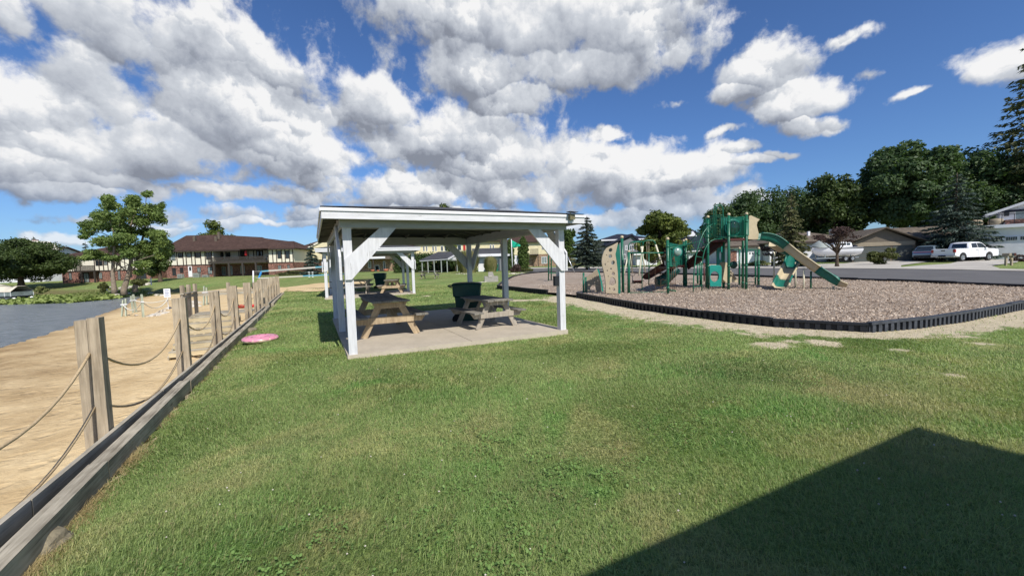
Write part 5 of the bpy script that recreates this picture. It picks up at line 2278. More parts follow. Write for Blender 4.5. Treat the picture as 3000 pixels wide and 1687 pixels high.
holes = [ell(1733.5, 816, 2.6, 3.6), ell(1746, 809, 2.2, 2.8), ell(1742.5, 827, 2.2, 2.8), ell(1751.5, 822, 2, 2.6), [(1737, 834), (1745, 852), (1730, 853)], ell(1752, 837, 1.6, 3), ell(1755, 850, 1.5, 2.3)]
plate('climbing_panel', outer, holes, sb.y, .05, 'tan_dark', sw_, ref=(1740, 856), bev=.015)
b = MB()
b.prism([pt(x, y, sb.y + .08) - sw_.location for x, y in [(1749, 788), (1755, 790), (1759, 806), (1765, 830), (1768, 856), (1763, 856), (1759, 828), (1753, 803)]], (0, .06, 0))
b.build('backing_panel', MT['teal_plastic'], sw_, bevel=.01)
for px, ty in ((1709.5, 799), (1716, 812)):
    g = gc(px, 857)
    b = MB()
    b.tube([g - sw_.location - Vector((0, 0, .2)), pt(px, ty, g.y) - sw_.location], .045, 10)
    b.build('post', MT[GM], sw_)
b = MB()
for y in (805, 820, 838):
    b.tube([pt(1757, y, sb.y + .1) - sw_.location, pt(1763, y + 5, sb.y + .1) - sw_.location, pt(1769, y + 1, sb.y + .1) - sw_.location], .013, 5)
b.build('link_chain', MT['dark_metal'], sw_)

# ------------------------------------------------------------------ spring rider and bench
rb = gc(1853, 832)
rd = thing('spring_rider', 'brown toy driving seat with a steering ring on a pole', 'play seat', tuple(rb))
b = MB()
b.lathe(pt(1853, 801, rb.y) - rd.location, [(.135, -.012), (.155, -.012), (.155, .012), (.135, .012), (.135, -.012)], 24, 'y')
b.build('steering_ring', MT['dark_metal'], rd)
b = MB()
b.tube([pt(1853, 809, rb.y) - rd.location, Vector((0, 0, -.1))], .022, 8)
b.build('pole', MT['dark_metal'], rd)
for (xa, xb, ya_, yb_) in ((1845, 1870, 833, 840), (1857, 1886, 821, 824), (1860, 1872, 824, 834), (1872, 1885, 824, 834)):
    a = pt(xa, yb_, rb.y) - rd.location
    c = pt(xb, ya_, rb.y) - rd.location
    b = MB()
    b.box(min(a.x, c.x), max(a.x, c.x), -.05 + (.3 if yb_ == 834 else 0), .35 + (.2 if yb_ == 834 else 0), min(a.z, c.z), max(a.z, c.z))
    b.build('seat_box', MT['maroon'], rd, bevel=.01)

# ------------------------------------------------------------------ swings
s1 = gc(1872, 806)
sw = thing('swing_set', 'cream and green swing set standing behind the climbing frame', 'swing', tuple(s1))
YW = s1.y
Wp = lambda x, y, d=0: pt(x, y, YW + d) - sw.location
for pts, mt, r in (([(1842, 737, 0), (1828, 803, -.6)], 'cream', .06), ([(1844, 738, 0), (1853, 798, 1.2)], 'cream', .06), ([(1883, 722, 0), (1872, 807, -.6)], 'cream', .07), ([(1878, 722, 1.2), (1891, 798, 1.6)], 'cream', .06),
                   ([(1921, 717, 0), (1944, 790, -.3)], 'cream', .07), ([(1842, 737, 0), (1842, 720, 0), (1845, 712, 0), (1852, 709, .2), (1873, 707, 1.2), (1878, 722, 1.2)], GM, .045),
                   ([(1883, 722, 0), (1884, 712, 0), (1888, 706, 0), (1898, 704, 0), (1912, 704, 0), (1918, 709, 0), (1921, 717, 0)], GM, .05), ([(1846, 711, 0), (1884, 708, 0)], GM, .045)):
    b = MB()
    b.tube([Wp(*p) for p in pts], r, 8)
    b.build('frame_leg' if mt == 'cream' else 'top_bar', MT[mt], sw)
for x, yb_ in ((1853, 781), (1865, 785), (1895, 780), (1901, 780)):
    b = MB()
    b.tube([Wp(x, 708, .3), Wp(x, yb_, .3)], .022, 5)
    b.build('chain', MT['tan_dark'], sw)
for xa, xb, y in ((1852, 1866, 783), (1894, 1902, 780)):
    b = MB()
    b.bar(Wp(xa, y, .3), Wp(xb, y, .3), .25, .05)
    b.build('swing_seat', MT['bin_green'], sw, bevel=.02)
# exerciser arches seen beside the right shelter post
g = gc(1607, 823)
ex = thing('hoop_climber', 'green hooped play frame at the left end of the chip bed', 'play frame', tuple(g))
E_ = lambda x, y, d=0: pt(x, y, g.y + d) - ex.location
for x, d in ((1607, 0), (1615, 1.0)):
    b = MB()
    b.tube([E_(x, 826, d), E_(x, 748, d), E_(x + 2, 739, d), E_(x + 7, 733, d), E_(x + 15, 731, d), E_(x + 24, 735, d), E_(x + 27, 748, d), E_(x + 27, 815, d)], .045, 8)
    b.build('hoop', MT[GM], ex)
b = MB()
b.bar(E_(1606, 800), E_(1634, 800), .5, .06)
b.build('seat', MT[GM], ex)
b = MB()
b.box(E_(1622, 0).x, E_(1632, 0).x, 0, .3, E_(1620, 800).z, E_(1620, 778).z)
b.build('back_panel', MT['bin_green2'], ex)
g = gc(1685, 799)
pl = thing('slanted_pole', 'slanting pale steel pole rising behind the right shelter post', 'pole', tuple(g))
b = MB()
b.tube([Vector((0, 0, -.1)), pt(1655, 735, g.y + 1) - pl.location], .05, 6)
b.build('tube', MT['metal'], pl)
# ------------------------------------------------------------------ trees
def leaf_mesh(name, clumps, n, size, mat, parent, seed, shell=.55, droop=0, flat=.6):
    """leaf sized quads spread through clumps [(x, y, z, rx, ry, rz)]"""
    rng = np.random.default_rng(seed)
    C = np.array(clumps, float)
    vol = (C[:, 3] * C[:, 4] * C[:, 5]) ** (2 / 3)
    k = rng.choice(len(C), n, p=vol / vol.sum())
    d = rng.normal(size=(n, 3))
    d /= np.linalg.norm(d, axis=1)[:, None]
    r = shell + (1.08 - shell) * rng.random(n) ** .7
    # bumpy lobes
    r *= 1 + .16 * np.sin(d[:, 0] * 6 + k * 1.7) * np.sin(d[:, 1] * 5 + k) + .12 * np.sin(d[:, 2] * 9 + k * 2.3)
    P = C[k, :3] + d * C[k, 3:6] * r[:, None]
    nrm = d * .9 + rng.normal(size=(n, 3)) * .75
    nrm[:, 2] += .35
    nrm /= np.linalg.norm(nrm, axis=1)[:, None]
    a = np.cross(nrm, rng.normal(size=(n, 3)))
    a /= np.linalg.norm(a, axis=1)[:, None] + 1e-9
    b = np.cross(nrm, a)
    s = size * (.55 + .8 * rng.random(n))[:, None]
    V = np.stack([P - a * s, P - b * s * flat, P + a * s, P + b * s * flat], 1)
    V[:, 2, 2] -= droop * s[:, 0]
    return np_mesh(name, V.reshape(-1, 3), np.arange(n * 4), np.full(n, 4), mat, parent)


def rand_clumps(n, rx, ry, rz, cz, seed, cr=(.2, .34), taper=0, hollow=.35):
    rr = random.Random(seed)
    out = []
    while len(out) < n:
        x, y, z = rr.uniform(-1, 1), rr.uniform(-1, 1), rr.uniform(-1, 1)
        q = x * x + y * y + z * z
        if q > .78 or (q < hollow and rr.random() < .6):
            continue
        k = rr.uniform(*cr)
        t = 1 - taper * (z + 1) / 2
        out.append((x * rx * t, y * ry * t, cz + z * rz, k * rx * (.6 + .4 * t), k * ry * (.6 + .4 * t), k * rz * .85))
    return out


def limbs(root, h0, clumps, r, mat, seed, n=9, lean=(0, 0), split=.4, wig=.06):
    rr = random.Random(seed)
    b = MB()
    top = Vector((lean[0], lean[1], h0))
    P = [Vector((0, 0, -.3)), Vector((lean[0] * .1, lean[1] * .1, 0)), Vector((lean[0] * .45, lean[1] * .45, h0 * .5)), top]
    b.tube(P, [r * 1.5, r * 1.15, r * .9, r * .72], 9)
    for c in sorted(clumps, key=lambda q: -q[3])[:n]:
        e = Vector(c[:3])
        s = P[2].lerp(P[3], rr.uniform(.2, 1))
        L = (e - s).length
        m1 = s.lerp(e, .35) + Vector((rr.uniform(-1, 1), rr.uniform(-1, 1), .6)) * L * wig
        m2 = s.lerp(e, .7) + Vector((rr.uniform(-1, 1), rr.uniform(-1, 1), .3)) * L * wig
        b.tube([s, m1, m2, e], [r * .5, r * .34, r * .2, r * .08], 6)
    return b.build('trunk', MT[mat], root)


def tree(label, px, py, Y, wpx, toppx, mat, n=9000, leaf=.28, trunk=.35, bark='bark', nc=34, seed=1, botf=.22, depth=1.0, taper=.25, cr=(.2, .34), name='broadleaf_tree', cat='tree', group=None, hollow=.35, limbn=9, botpx=None):
    """px = trunk x, py = ground y, Y = distance, wpx = crown width, toppx = y of the top in the photograph"""
    base_ = pt(px, py, Y)
    top = pt(px, toppx, Y)
    h = top.z - base_.z
    w = wpx / FPX * Y / 2
    t = thing(name, label, cat, tuple(base_), 0, group)
    zb = h * botf if botpx is None else (pt(px, botpx, Y).z - base_.z)
    cz = (h + zb) / 2
    rz = (h - zb) / 2
    cl = rand_clumps(nc, w, w * depth, rz, cz, seed, cr, taper, hollow)
    leaf_mesh('crown', cl, n, leaf, LF[mat], t, seed)
    limbs(t, min(zb + rz * .5, h * .5), cl, trunk, bark, seed, limbn)
    return t


def conifer(label, px, py, Y, wpx, toppx, mat, n=9000, leaf=.3, seed=1, name='spruce_tree', botf=.06, trunk=.22, droop=.25, pw=.9, gap=.5, cat='tree', group=None, tw_=None):
    base_ = pt(px, py, Y)
    h = pt(px, toppx, Y).z - base_.z
    w = wpx / FPX * Y / 2
    t = thing(name, label, cat, tuple(base_), 0, group)
    rng = np.random.default_rng(seed)
    lev = max(10, int(h / gap))
    br = []
    for i in range(lev):
        f = i / lev
        z = h * (botf + (1 - botf) * f)
        L = w * ((1 - f) ** pw) * (1.0) + .1
        if f < .08:
            L *= .8
        m_ = max(5, int(9 * (1 - f) + 5))
        a0 = rng.uniform(0, 6.28)
        for j in range(m_):
            a = a0 + 6.283 * j / m_ + rng.normal() * .12
            br.append((z + rng.normal() * gap * .2, a, L * rng.uniform(.72, 1.12)))
    br = np.array(br)
    wt = br[:, 2] ** 1.3
    k = rng.choice(len(br), n, p=wt / wt.sum())
    u = rng.random(n) ** .65
    z0, a, L = br[k, 0], br[k, 1], br[k, 2]
    x = np.cos(a) * L * u
    y = np.sin(a) * L * u
    z = z0 - droop * L * u ** 1.4 + .10 * L * np.maximum(0, u - .8) * 3
    sp = .16 * L * (1 - u * .7)
    off = rng.normal(size=n) * sp
    x += -np.sin(a) * off
    y += np.cos(a) * off
    z += -np.abs(rng.normal(size=n)) * .10 * leaf * 3 - np.abs(off) * .15
    s = leaf * (.55 + .7 * rng.random(n))
    da = a + rng.normal(size=n) * .7
    dx, dy, dz = np.cos(da) * s, np.sin(da) * s, (-.35 + rng.normal(size=n) * .35) * s
    wx, wy, wz = -np.sin(da) * s * .22, np.cos(da) * s * .22, rng.normal(size=n) * .22 * s
    P = np.stack([x, y, z], 1)
    D = np.stack([dx, dy, dz], 1)
    Wv = np.stack([wx, wy, wz], 1)
    V = np.stack([P - D * .4, P + Wv, P + D, P - Wv], 1)
    np_mesh('crown', V.reshape(-1, 3), np.arange(n * 4), np.full(n, 4), LF[mat], t)
    b = MB()
    b.tube([(0, 0, -.3), (0, 0, h * .5), (0, 0, h * .97)], [trunk, trunk * .55, .03], 8)
    for z0, a, L in br[::3]:
        b.tube([(0, 0, z0), (math.cos(a) * L * .85, math.sin(a) * L * .85, z0 - droop * L * .8)], [trunk * .18, .01], 4, cap=False)
    b.build('trunk', MT['bark'], t)
    return t


def shrub(label, px, py, Y, wpx, hpx, mat, n=2500, leaf=.14, seed=1, name='shrub', cat='shrub', group=None, blades=False, depth=.8):
    base_ = pt(px, py, Y)
    h = hpx / FPX * Y
    w = wpx / FPX * Y / 2
    t = thing(name, label, cat, tuple(base_), 0, group)
    if blades:
        rng = np.random.default_rng(seed)
        a = rng.uniform(0, 6.28, n)
        r0 = rng.random(n) ** .5 * w * .45
        lean = rng.random(n) ** 1.6 * .5
        L = h * (.55 + .5 * rng.random(n))
        b0 = np.stack([np.cos(a) * r0, np.sin(a) * r0 * depth, np.zeros(n)], 1)
        tip = b0 + np.stack([np.cos(a) * lean * w, np.sin(a) * lean * w * depth, L * (1 - lean * .35)], 1)
        mid = (b0 + tip) / 2 + np.stack([np.zeros(n), np.zeros(n), L * .12], 1)
        wv = np.stack([-np.sin(a), np.cos(a), np.zeros(n)], 1) * leaf * .45
        V = np.stack([b0 - wv, b0 + wv, mid + wv, mid - wv, tip], 1)
        i = np.arange(n)[:, None] * 5
        Lp = np.concatenate([i, i + 1, i + 2, i + 3, i + 3, i + 2, i + 4], 1).ravel()
        np_mesh('foliage', V.reshape(-1, 3), Lp, np.tile([4, 3], n), LF[mat], t)
    else:
        cl = rand_clumps(14, w, w * depth, h * .5, h * .5, seed, (.3, .45), .3)
        leaf_mesh('foliage', cl, n, leaf, LF[mat], t, seed)
    b = MB()
    for k in range(5):
        a = k * 1.3
        b.tube([(0, 0, -.1), (math.cos(a) * w * .4, math.sin(a) * w * .4 * depth, h * .6)], [.03, .01], 4)
    b.build('stem', MT['bark'], t)
    return t


# tall locust group on the far bank: several trunks, lobed crown
def locust():
    Y = 52
    base_ = pt(345, 846, Y)
    t = thing('locust_tree', 'tall airy yellow green tree with leaning trunks on the far bank', 'tree', tuple(base_))
    r = 1 / FPX * Y
    lobes = [(312, 578, 26, 20), (330, 610, 28, 22), (300, 640, 35, 24), (268, 668, 32, 22), (330, 660, 40, 26), (310, 700, 40, 22), (355, 690, 40, 24), (400, 590, 32, 24), (425, 565, 22, 14), (380, 610, 30, 26),
             (440, 605, 34, 30), (462, 640, 26, 30), (410, 640, 40, 28), (380, 670, 38, 26), (435, 675, 34, 20), (470, 600, 16, 22), (290, 745, 36, 16), (330, 760, 38, 16), (385, 735, 34, 24), (430, 730, 40, 30),
             (455, 700, 32, 26), (470, 745, 26, 34), (425, 775, 36, 22), (258, 755, 20, 14), (350, 730, 36, 22), (248, 690, 16, 12), (475, 700, 16, 26), (405, 800, 20, 12), (345, 640, 22, 18)]
    rr = random.Random(5)
    cl = []
    for x, y, a, bq in lobes:
        for k in range(3):
            c = pt(x + rr.uniform(-.5, .5) * a, y + rr.uniform(-.5, .5) * bq, Y + rr.uniform(-1, 1) * 2.2) - base_
            s = rr.uniform(.43, .64)
            cl.append((c.x, c.y, c.z, a * r * s, a * r * s * 1.1, bq * r * s))
    leaf_mesh('crown', cl, 46000, .125, LF['locust'], t, 3, shell=.35)
    for k, (pts, rad) in enumerate((([(334, 846), (330, 800), (332, 760), (338, 700), (315, 620)], .25), ([(362, 850), (378, 800), (385, 760), (370, 700), (400, 610)], .30),
                                    ([(395, 842), (410, 800), (402, 760), (420, 690), (440, 620)], .26))):
        b = MB()
        P = [pt(x, y, Y + (k - 1) * 1.5) - base_ for x, y in pts]
        P.insert(0, P[0] + Vector((0, 0, -.6)))
        b.tube(P, [rad * 1.35, rad * 1.1, rad * .8, rad * .65, rad * .45, rad * .12], 9)
        for j in range(9):
            q = cl[(j * 3 + k) % len(cl) * 3 % len(cl)]
            e = Vector(q[:3])
            s = min((P[2], P[3], P[4]), key=lambda v: abs(v.z - e.z + 2))
            b.tube([s, s.lerp(e, .5) + Vector((0, 0, .3)), e], [rad * .28, rad * .16, .03], 5)
        b.build('trunk', MT['bark_pale'], t)


locust()
tree('dense dark round tree over the moored boat at the far left', 62, 832, 74, 250, 698, 'round', 36000, .18, .4, seed=11, nc=90, botf=.07, taper=.25, hollow=.5, cr=(.16, .28))
tree('small broad tree reaching in from the left edge beside the boat', -60, 840, 60, 170, 715, 'round', 8000, .2, .3, seed=12, nc=30)
tree('dark green tree filling the gap between the two apartment blocks', 470, 822, 74, 90, 670, 'round', 9000, .22, .3, seed=13, nc=36, botf=.1)
conifer('slim spruce top rising behind the far left tree', 108, 800, 110, 40, 688, 'spruce', 4000, .35, 14, gap=.9)
tree('airy tree behind the apartment roof near the chimneys', 640, 800, 112, 135, 648, 'maple', 9000, .26, .4, seed=15, nc=34, botf=.2, cr=(.16, .26))
conifer('dark spruce beside the yellow gable wall', 915, 806, 72, 62, 708, 'spruce_dark', 7000, .25, 16, gap=.55)
conifer('dark conifer at the left end behind the roof of the first block', 258, 800, 95, 50, 705, 'spruce_dark', 3500, .3, 17, gap=.8)
tree('yellowish tree top showing just above the nearest shelter roof', 1312, 780, 105, 95, 598, 'maple', 6000, .3, .4, seed=18, nc=24)
tree('mid green tree left of the big blue spruce', 1668, 775, 62, 62, 662, 'midgreen', 8000, .2, .3, seed=19, nc=30, botf=.08, taper=.2)
conifer('big blue green spruce between shelter and climbing wall', 1722, 784, 52, 112, 628, 'spruce', 17000, .2, 20, gap=.42, trunk=.28, botf=.10, pw=.75)
tree('broad rounded maple standing behind the swings', 1945, 790, 55, 190, 618, 'maple', 24000, .19, .4, seed=21, nc=60, botf=.14, taper=.35, hollow=.5, cr=(.17, .28))
conifer('yellowish open spruce with drooping boughs behind the slide', 2316, 790, 42, 100, 560, 'spruce_yel', 13000, .19, 22, gap=.5, trunk=.16, droop=.28, pw=.8)
# dark wood beyond the houses on the right
RT = [('dark tree behind the play tower, left of the tall ones', 2105, 780, 82, 130, 600, 10000, 23), ('dark broad tree above the tower deck', 2190, 780, 84, 160, 562, 12000, 24), ('dark pointed tree between the tower and the slide', 2260, 780, 86, 150, 545, 11000, 25),
      ('dark tree beyond the spruce right of the slide hood', 2350, 778, 84, 150, 540, 11000, 26), ('large dense domed tree right of the long slide', 2432, 775, 66, 180, 506, 22000, 27),
      ('huge dark spreading tree over the brown garage', 2640, 770, 62, 260, 425, 42000, 28), ('tall dark tree left of the white house', 2830, 765, 66, 270, 425, 22000, 29),
      ('dark tree beyond the white house at the right edge', 2985, 760, 70, 280, 440, 18000, 30), ('low dark tree at the back right of the brown garage', 2740, 765, 72, 180, 530, 12000, 31)]
for lab, px, py, Y, w, top, n, sd in RT:
    tree(lab, px, py, Y, w, top, 'dark' if sd != 27 else 'round', int(n * 1.35), .24, .5, seed=sd, nc=80, botf=.16 if sd != 28 else .3, taper=.15, group='tall dark trees beyond the houses', cr=(.18, .30), hollow=.2, limbn=14)
conifer('large blue spruce in front of the dark trees beside the white garage', 2795, 765, 46, 205, 498, 'spruce_dark', 20000, .21, 33, gap=.5, trunk=.3, botf=.02, pw=.7)
conifer('tall yellow green conifer whose boughs enter at the top right corner', 3100, 765, 60, 380, -80, 'spruce_yel', 42000, .42, 34, gap=.9, trunk=.4, pw=.5, droop=.2)
tree('bushy green tree at the far right behind the white house roof', 3090, 765, 64, 200, 400, 'round', 9000, .17, .3, seed=35, nc=30)
# bare reddish tree in front of the boat
def bare_tree():
    Y = 38
    bs = pt(2452, 772, Y)
    t = thing('bare_tree', 'small bare reddish tree in front of the trailered boat', 'tree', tuple(bs))
    cl = rand_clumps(26, 60 / FPX * Y, 1.8, 26 / FPX * Y, 82 / FPX * Y, 36, (.2, .32))
    leaf_mesh('crown', cl, 4200, .075, LF['purple'], t, 36, shell=.2)
    limbs(t, 1.1, cl, .13, 'bark', 36, 20, wig=.1)
bare_tree()
tree('small bare dark branched tree beside the white garage behind the slides', 2262, 775, 44, 74, 712, 'purple', 1800, .08, .09, seed=37, nc=18, botf=.3, name='bare_tree', limbn=12)
shrub('round green bush before the brown garage', 2590, 772, 40, 84, 46, 'shrub', 5000, .085, 40)
shrub('slim upright evergreen bush beside the white garage', 2813, 765, 45, 34, 48, 'cedar', 3000, .1, 41, depth=1)
shrub('tan ornamental grass clump left of the white utility building', 1372, 806, 56, 92, 74, 'ornamental', 9000, .07, 42, 'ornamental_grass', 'grass clump', 'ornamental grass clumps', True)
shrub('tan ornamental grass clump seen right of the shelter back post', 1438, 806, 57, 56, 56, 'ornamental', 6000, .07, 43, 'ornamental_grass', 'grass clump', 'ornamental grass clumps', True)
shrub('wispy pale grass clump near the blue spruce', 1676, 780, 58, 44, 24, 'ornamental', 3000, .06, 44, 'ornamental_grass', 'grass clump', 'ornamental grass clumps', True)
shrub('row of reddish low shrubs at the flagpole bed', 1508, 803, 52, 50, 30, 'purple', 2600, .08, 45)
shrub('green yellow low shrub at the foot of the arborvitae', 1540, 804, 52, 40, 20, 'shrub', 2500, .08, 46)
shrub('low flowering bushes along the brick wall of the timbered block', 860, 808, 76, 130, 15, 'shrub', 4500, .11, 47, depth=.3)
shrub('wild yellow flowering weeds below the locust trees', 305, 856, 46, 30, 30, 'shrub', 2200, .08, 48)
shrub('round mossy green bush at the feet of the locust trunks', 408, 838, 50, 40, 24, 'shrub', 2600, .08, 49)
shrub('leafy weeds at the water edge beside the moored boat', 122, 858, 44, 40, 20, 'weeds', 2200, .08, 50)
shrub('dry grassy bushes along the road verge behind the tower', 2215, 781, 46, 90, 18, 'weeds', 3500, .06, 51, depth=.3)
shrub('dry grass bush at the white garage corner', 2990, 770, 38, 50, 24, 'purple', 1500, .06, 52)
for lab, px, w, top, sd in (('left and darker of the two columnar arborvitae by the flag', 1497, 30, 702, 55), ('right and fuller of the two columnar arborvitae by the flag', 1535, 40, 693, 56)):
    base_ = pt(px, 798, 60)
    t = thing('columnar_arborvitae', lab, 'tree', tuple(base_), 0, 'columnar arborvitae')
    h = pt(px, top, 60).z - base_.z
    w_ = w / FPX * 60 / 2
    cl = []
    rr = random.Random(sd)
    for k in range(26):
        z = h * (k + .5) / 26
        ww = w_ * (1 - max(0, (k / 26 - .6) / .4) ** 2 * .8) * .62
        for j in range(3):
            a = rr.random() * 6.28
            cl.append((math.cos(a) * ww * .5, math.sin(a) * ww * .5, z, ww * .85, ww * .85, h * .045))
    leaf_mesh('crown', cl, 9000, .12, LF['cedar'], t, sd, shell=.6)
    b = MB()
    b.tube([(0, 0, -.2), (0, 0, h * .8)], [.1, .03], 6)
    b.build('trunk', MT['bark'], t)
# long hedge
ha, hb = pt(1165, 806, 68), pt(1360, 802, 66)
hd = thing('hedge', 'long tall dark green hedge behind the open pavilion', 'hedge', tuple(ha))
cl = []
rr = random.Random(8)
for k in range(60):
    t_ = k / 59
    c = ha.lerp(hb, t_) - ha
    hh = 58 / FPX * 68 * (1 + .06 * math.sin(k * 1.1))
    for z in (.15, .4, .65, .85):
        cl.append((c.x + rr.uniform(-.3, .3), rr.uniform(-.3, .3), hh * z, .6, .75, hh * .17))
leaf_mesh('foliage', cl, 20000, .16, LF['hedge'], hd, 8, shell=.7)
b = MB()
for k in range(12):
    c = ha.lerp(hb, (k + .5) / 12) - ha
    b.tube([c + Vector((0, 0, -.2)), c + Vector((0, 0, 2.4))], [.08, .03], 5)
b.build('stem', MT['bark'], hd)

# lily pads and bank weeds
def lily():
    rng = np.random.default_rng(31)
    P = [xy_ for xy_ in [gflat(*q, WZ) for q in [(-250, 905), (0, 893), (200, 888), (330, 877), (405, 866), (430, 862), (380, 858), (330, 862), (250, 866), (100, 868), (0, 872), (-250, 880)]]]
    A = np.array(P)
    n = 26000
    x = rng.uniform(A[:, 0].min(), A[:, 0].max(), n)
    y = rng.uniform(A[:, 1].min(), A[:, 1].max(), n)
    k = poly_in(A, x, y)
    x, y = x[k], y[k]
    n = len(x)
    r = rng.uniform(.12, .26, n)
    z = np.maximum(WZ + .02 + rng.random(n) * .16, Hn(x, y) + .05)
    tx, ty = rng.normal(0, .45, n), rng.normal(0, .45, n)
    V = np.zeros((n, 6, 3))
    for q in range(6):
        a = q * math.pi / 3
        V[:, q] = np.stack([x + r * math.cos(a), y + r * math.sin(a), z + r * (math.cos(a) * tx + math.sin(a) * ty)], 1)
    o = np_mesh('lily_pads', V.reshape(-1, 3), np.arange(n * 6), np.full(n, 6), LF['lily'])
    tag(o, 'mass of green lily pads covering the far side of the water', 'lily pads', kind='stuff')
    # weedy bank
    P = [gflat(*q, -.9) for q in [(-250, 882), (0, 873), (250, 868), (330, 864), (430, 862), (470, 862), (420, 852), (330, 850), (200, 858), (0, 864), (-250, 868)]]
    A = np.array(P)
    n = 30000
    x = rng.uniform(A[:, 0].min(), A[:, 0].max(), n)
    y = rng.uniform(A[:, 1].min(), A[:, 1].max(), n)
    k = poly_in(A, x, y)
    x, y = x[k], y[k]
    n = len(x)
    z = Hn(x, y)
    l = rng.uniform(.2, .6, n) * (.6 + .4 * np.sin(x * .7) * np.sin(y * .9))
    a = rng.uniform(0, 6.28, n)
    V = np.stack([np.stack([x - .05 * np.cos(a), y - .05 * np.sin(a), z - .05], 1), np.stack([x + .05 * np.cos(a), y + .05 * np.sin(a), z - .05], 1),
                  np.stack([x + rng.normal(0, .15, n), y + rng.normal(0, .15, n), z + l], 1)], 1)
    o = np_mesh('bank_weeds', V.reshape(-1, 3), np.arange(n * 3), np.full(n, 3), LF['weeds'])
    tag(o, 'rough yellow green weeds on the far bank of the lake', 'weeds', kind='stuff')


lily()
# ------------------------------------------------------------------ buildings
class Bld:
    """building with a local frame: x along the front, y into the depth, z up"""
    def __init__(s, name, label, pxa, pya, Ya, pxb, Yb, cat='building', group=None):
        s.A = pt(pxa, pya, Ya)
        B = pt(pxb, 800, Yb)
        d = Vector((B.x - s.A.x, B.y - s.A.y, 0))
        s.L = d.length
        s.rz = math.atan2(d.y, d.x)
        s.root = thing(name, label, cat, tuple(s.A), s.rz, group)
        s.c, s.s_ = math.cos(s.rz), math.sin(s.rz)

    def F(s, px, py, dep=0.0):
        """local point seen at px,py on the vertical plane 'dep' behind the front"""
        r = ray(px, py)
        n = Vector((-s.s_, s.c, 0))
        t = (s.A.dot(n) + dep - Vector((0, 0, CAMH)).dot(n)) / r.dot(n)
        P = Vector((0, 0, CAMH)) + r * t - s.A
        return Vector((P.x * s.c + P.y * s.s_, dep, P.z))

    def box(s, name, x0, x1, y0, y1, z0, z1, mat, parent=None, bevel=0):
        b = MB()
        b.box(x0, x1, y0, y1, z0, z1)
        return b.build(name, MT[mat], parent if parent is not None else s.root, bevel=bevel)

    def pbox(s, name, pxa, pya, pxb, pyb, y0, y1, mat, parent=None, dep=None):
        a, c = s.F(pxa, pya, y0 if dep is None else dep), s.F(pxb, pyb, y0 if dep is None else dep)
        return s.box(name, min(a.x, c.x), max(a.x, c.x), y0, y1, min(a.z, c.z), max(a.z, c.z), mat, parent)

    def window(s, pxa, pya, pxb, pyb, dep=0.0, frame='timber_dark', glass='glass', mull=1, name='window', fw=.09):
        a, c = s.F(pxa, pya, dep), s.F(pxb, pyb, dep)
        return s.win(min(a.x, c.x), max(a.x, c.x), min(a.z, c.z), max(a.z, c.z), dep, frame, glass, mull, name, fw)

    def win(s, x0, x1, z0, z1, dep=0.0, frame='timber_dark', glass='glass', mull=1, name='window', fw=.09):
        b = MB()
        y0, y1 = dep - .06, dep + .02
        b.box(x0, x1, y0, y1, z1 - fw, z1)
        b.box(x0, x1, y0, y1, z0, z0 + fw)
        b.box(x0, x0 + fw, y0, y1, z0 + fw, z1 - fw)
        b.box(x1 - fw, x1, y0, y1, z0 + fw, z1 - fw)
        for k in range(1, mull + 1):
            xm = x0 + (x1 - x0) * k / (mull + 1)
            b.box(xm - fw * .35, xm + fw * .35, y0 + .01, y1, z0 + fw, z1 - fw)
        w = b.build(name, MT[frame], s.root)
        g = MB()
        g.box(x0 + fw, x1 - fw, dep - .03, dep - .01, z0 + fw, z1 - fw)
        g.build('pane', MT[glass], w)
        return w

    def poly(s, name, pts, vec, mat, parent=None):
        b = MB()
        b.prism(pts, vec)
        return b.build(name, MT[mat], parent if parent is not None else s.root)

    def roof_faces(s, name, faces, mat, th=.22):
        """closed roof slab from upper faces"""
        b = MB()
        for f in faces:
            b.face(f)
        return b.build(name, MT[mat], s.root, solid=th)


def tudor_band(B, x0, x1, zl, zh, xs, dep=0.0):
    b = MB()
    for x in xs:
        b.box(x - .085, x + .085, dep - .045, dep + .0, zl, zh)
    b.box(x0, x1, dep - .05, dep, zh - .16, zh + .02)
    b.box(x0, x1, dep - .05, dep, zl - .12, zl + .05)
    return b.build('timber_framing', MT['timber_dark'], B.root)


# --- timbered apartment block in the middle distance
B = Bld('apartment_block', 'brown roofed timber framed apartment block with a long dark balcony and brick ground floor', 490, 817, 84, 860, 87)
zE = B.F(490, 737).z
zM = B.F(490, 778).z
xa, xb = 0, B.L
xbal0, xbal1 = B.F(626, 760).x, B.F(785, 760).x
RC = 2.6
for (x0, x1, dp) in ((0, xbal0, 0), (xbal1, xb, 0)):
    B.box('brick_wall', x0, x1, dp, 12, -.6, zM, 'brick')
    B.box('upper_wall', x0, x1, dp - .03, 12, zM, zE, 'stucco')
B.box('brick_wall', xbal0, xbal1, RC, 12, -.6, zM, 'brick')
B.box('upper_wall', xbal0, xbal1, RC - .03, 12, zM, zE, 'stucco')
tudor_band(B, 0, xbal0, zM, zE, [B.F(x, 760).x for x in (493, 519, 537, 546, 562, 572, 589, 602, 621)], -.03)
tudor_band(B, xbal1, xb, zM, zE, [B.F(x, 760).x for x in (787, 800, 811, 826, 836, 849, 859)], -.03)
tudor_band(B, xbal0, xbal1, zM + .9, zE, [B.F(x, 740, RC).x for x in (635, 700, 727, 743, 752, 770)], RC - .03)
for (a, t_, c, bt, gl) in ((498, 741, 515, 763, 'glass_light'), (521, 741, 536, 755, 'glass'), (547, 741, 561, 754, 'glass_light'), (572, 740, 588, 755, 'glass'), (603, 739, 621, 760, 'glass')):
    B.window(a, t_, c, bt, -.03, glass=gl)
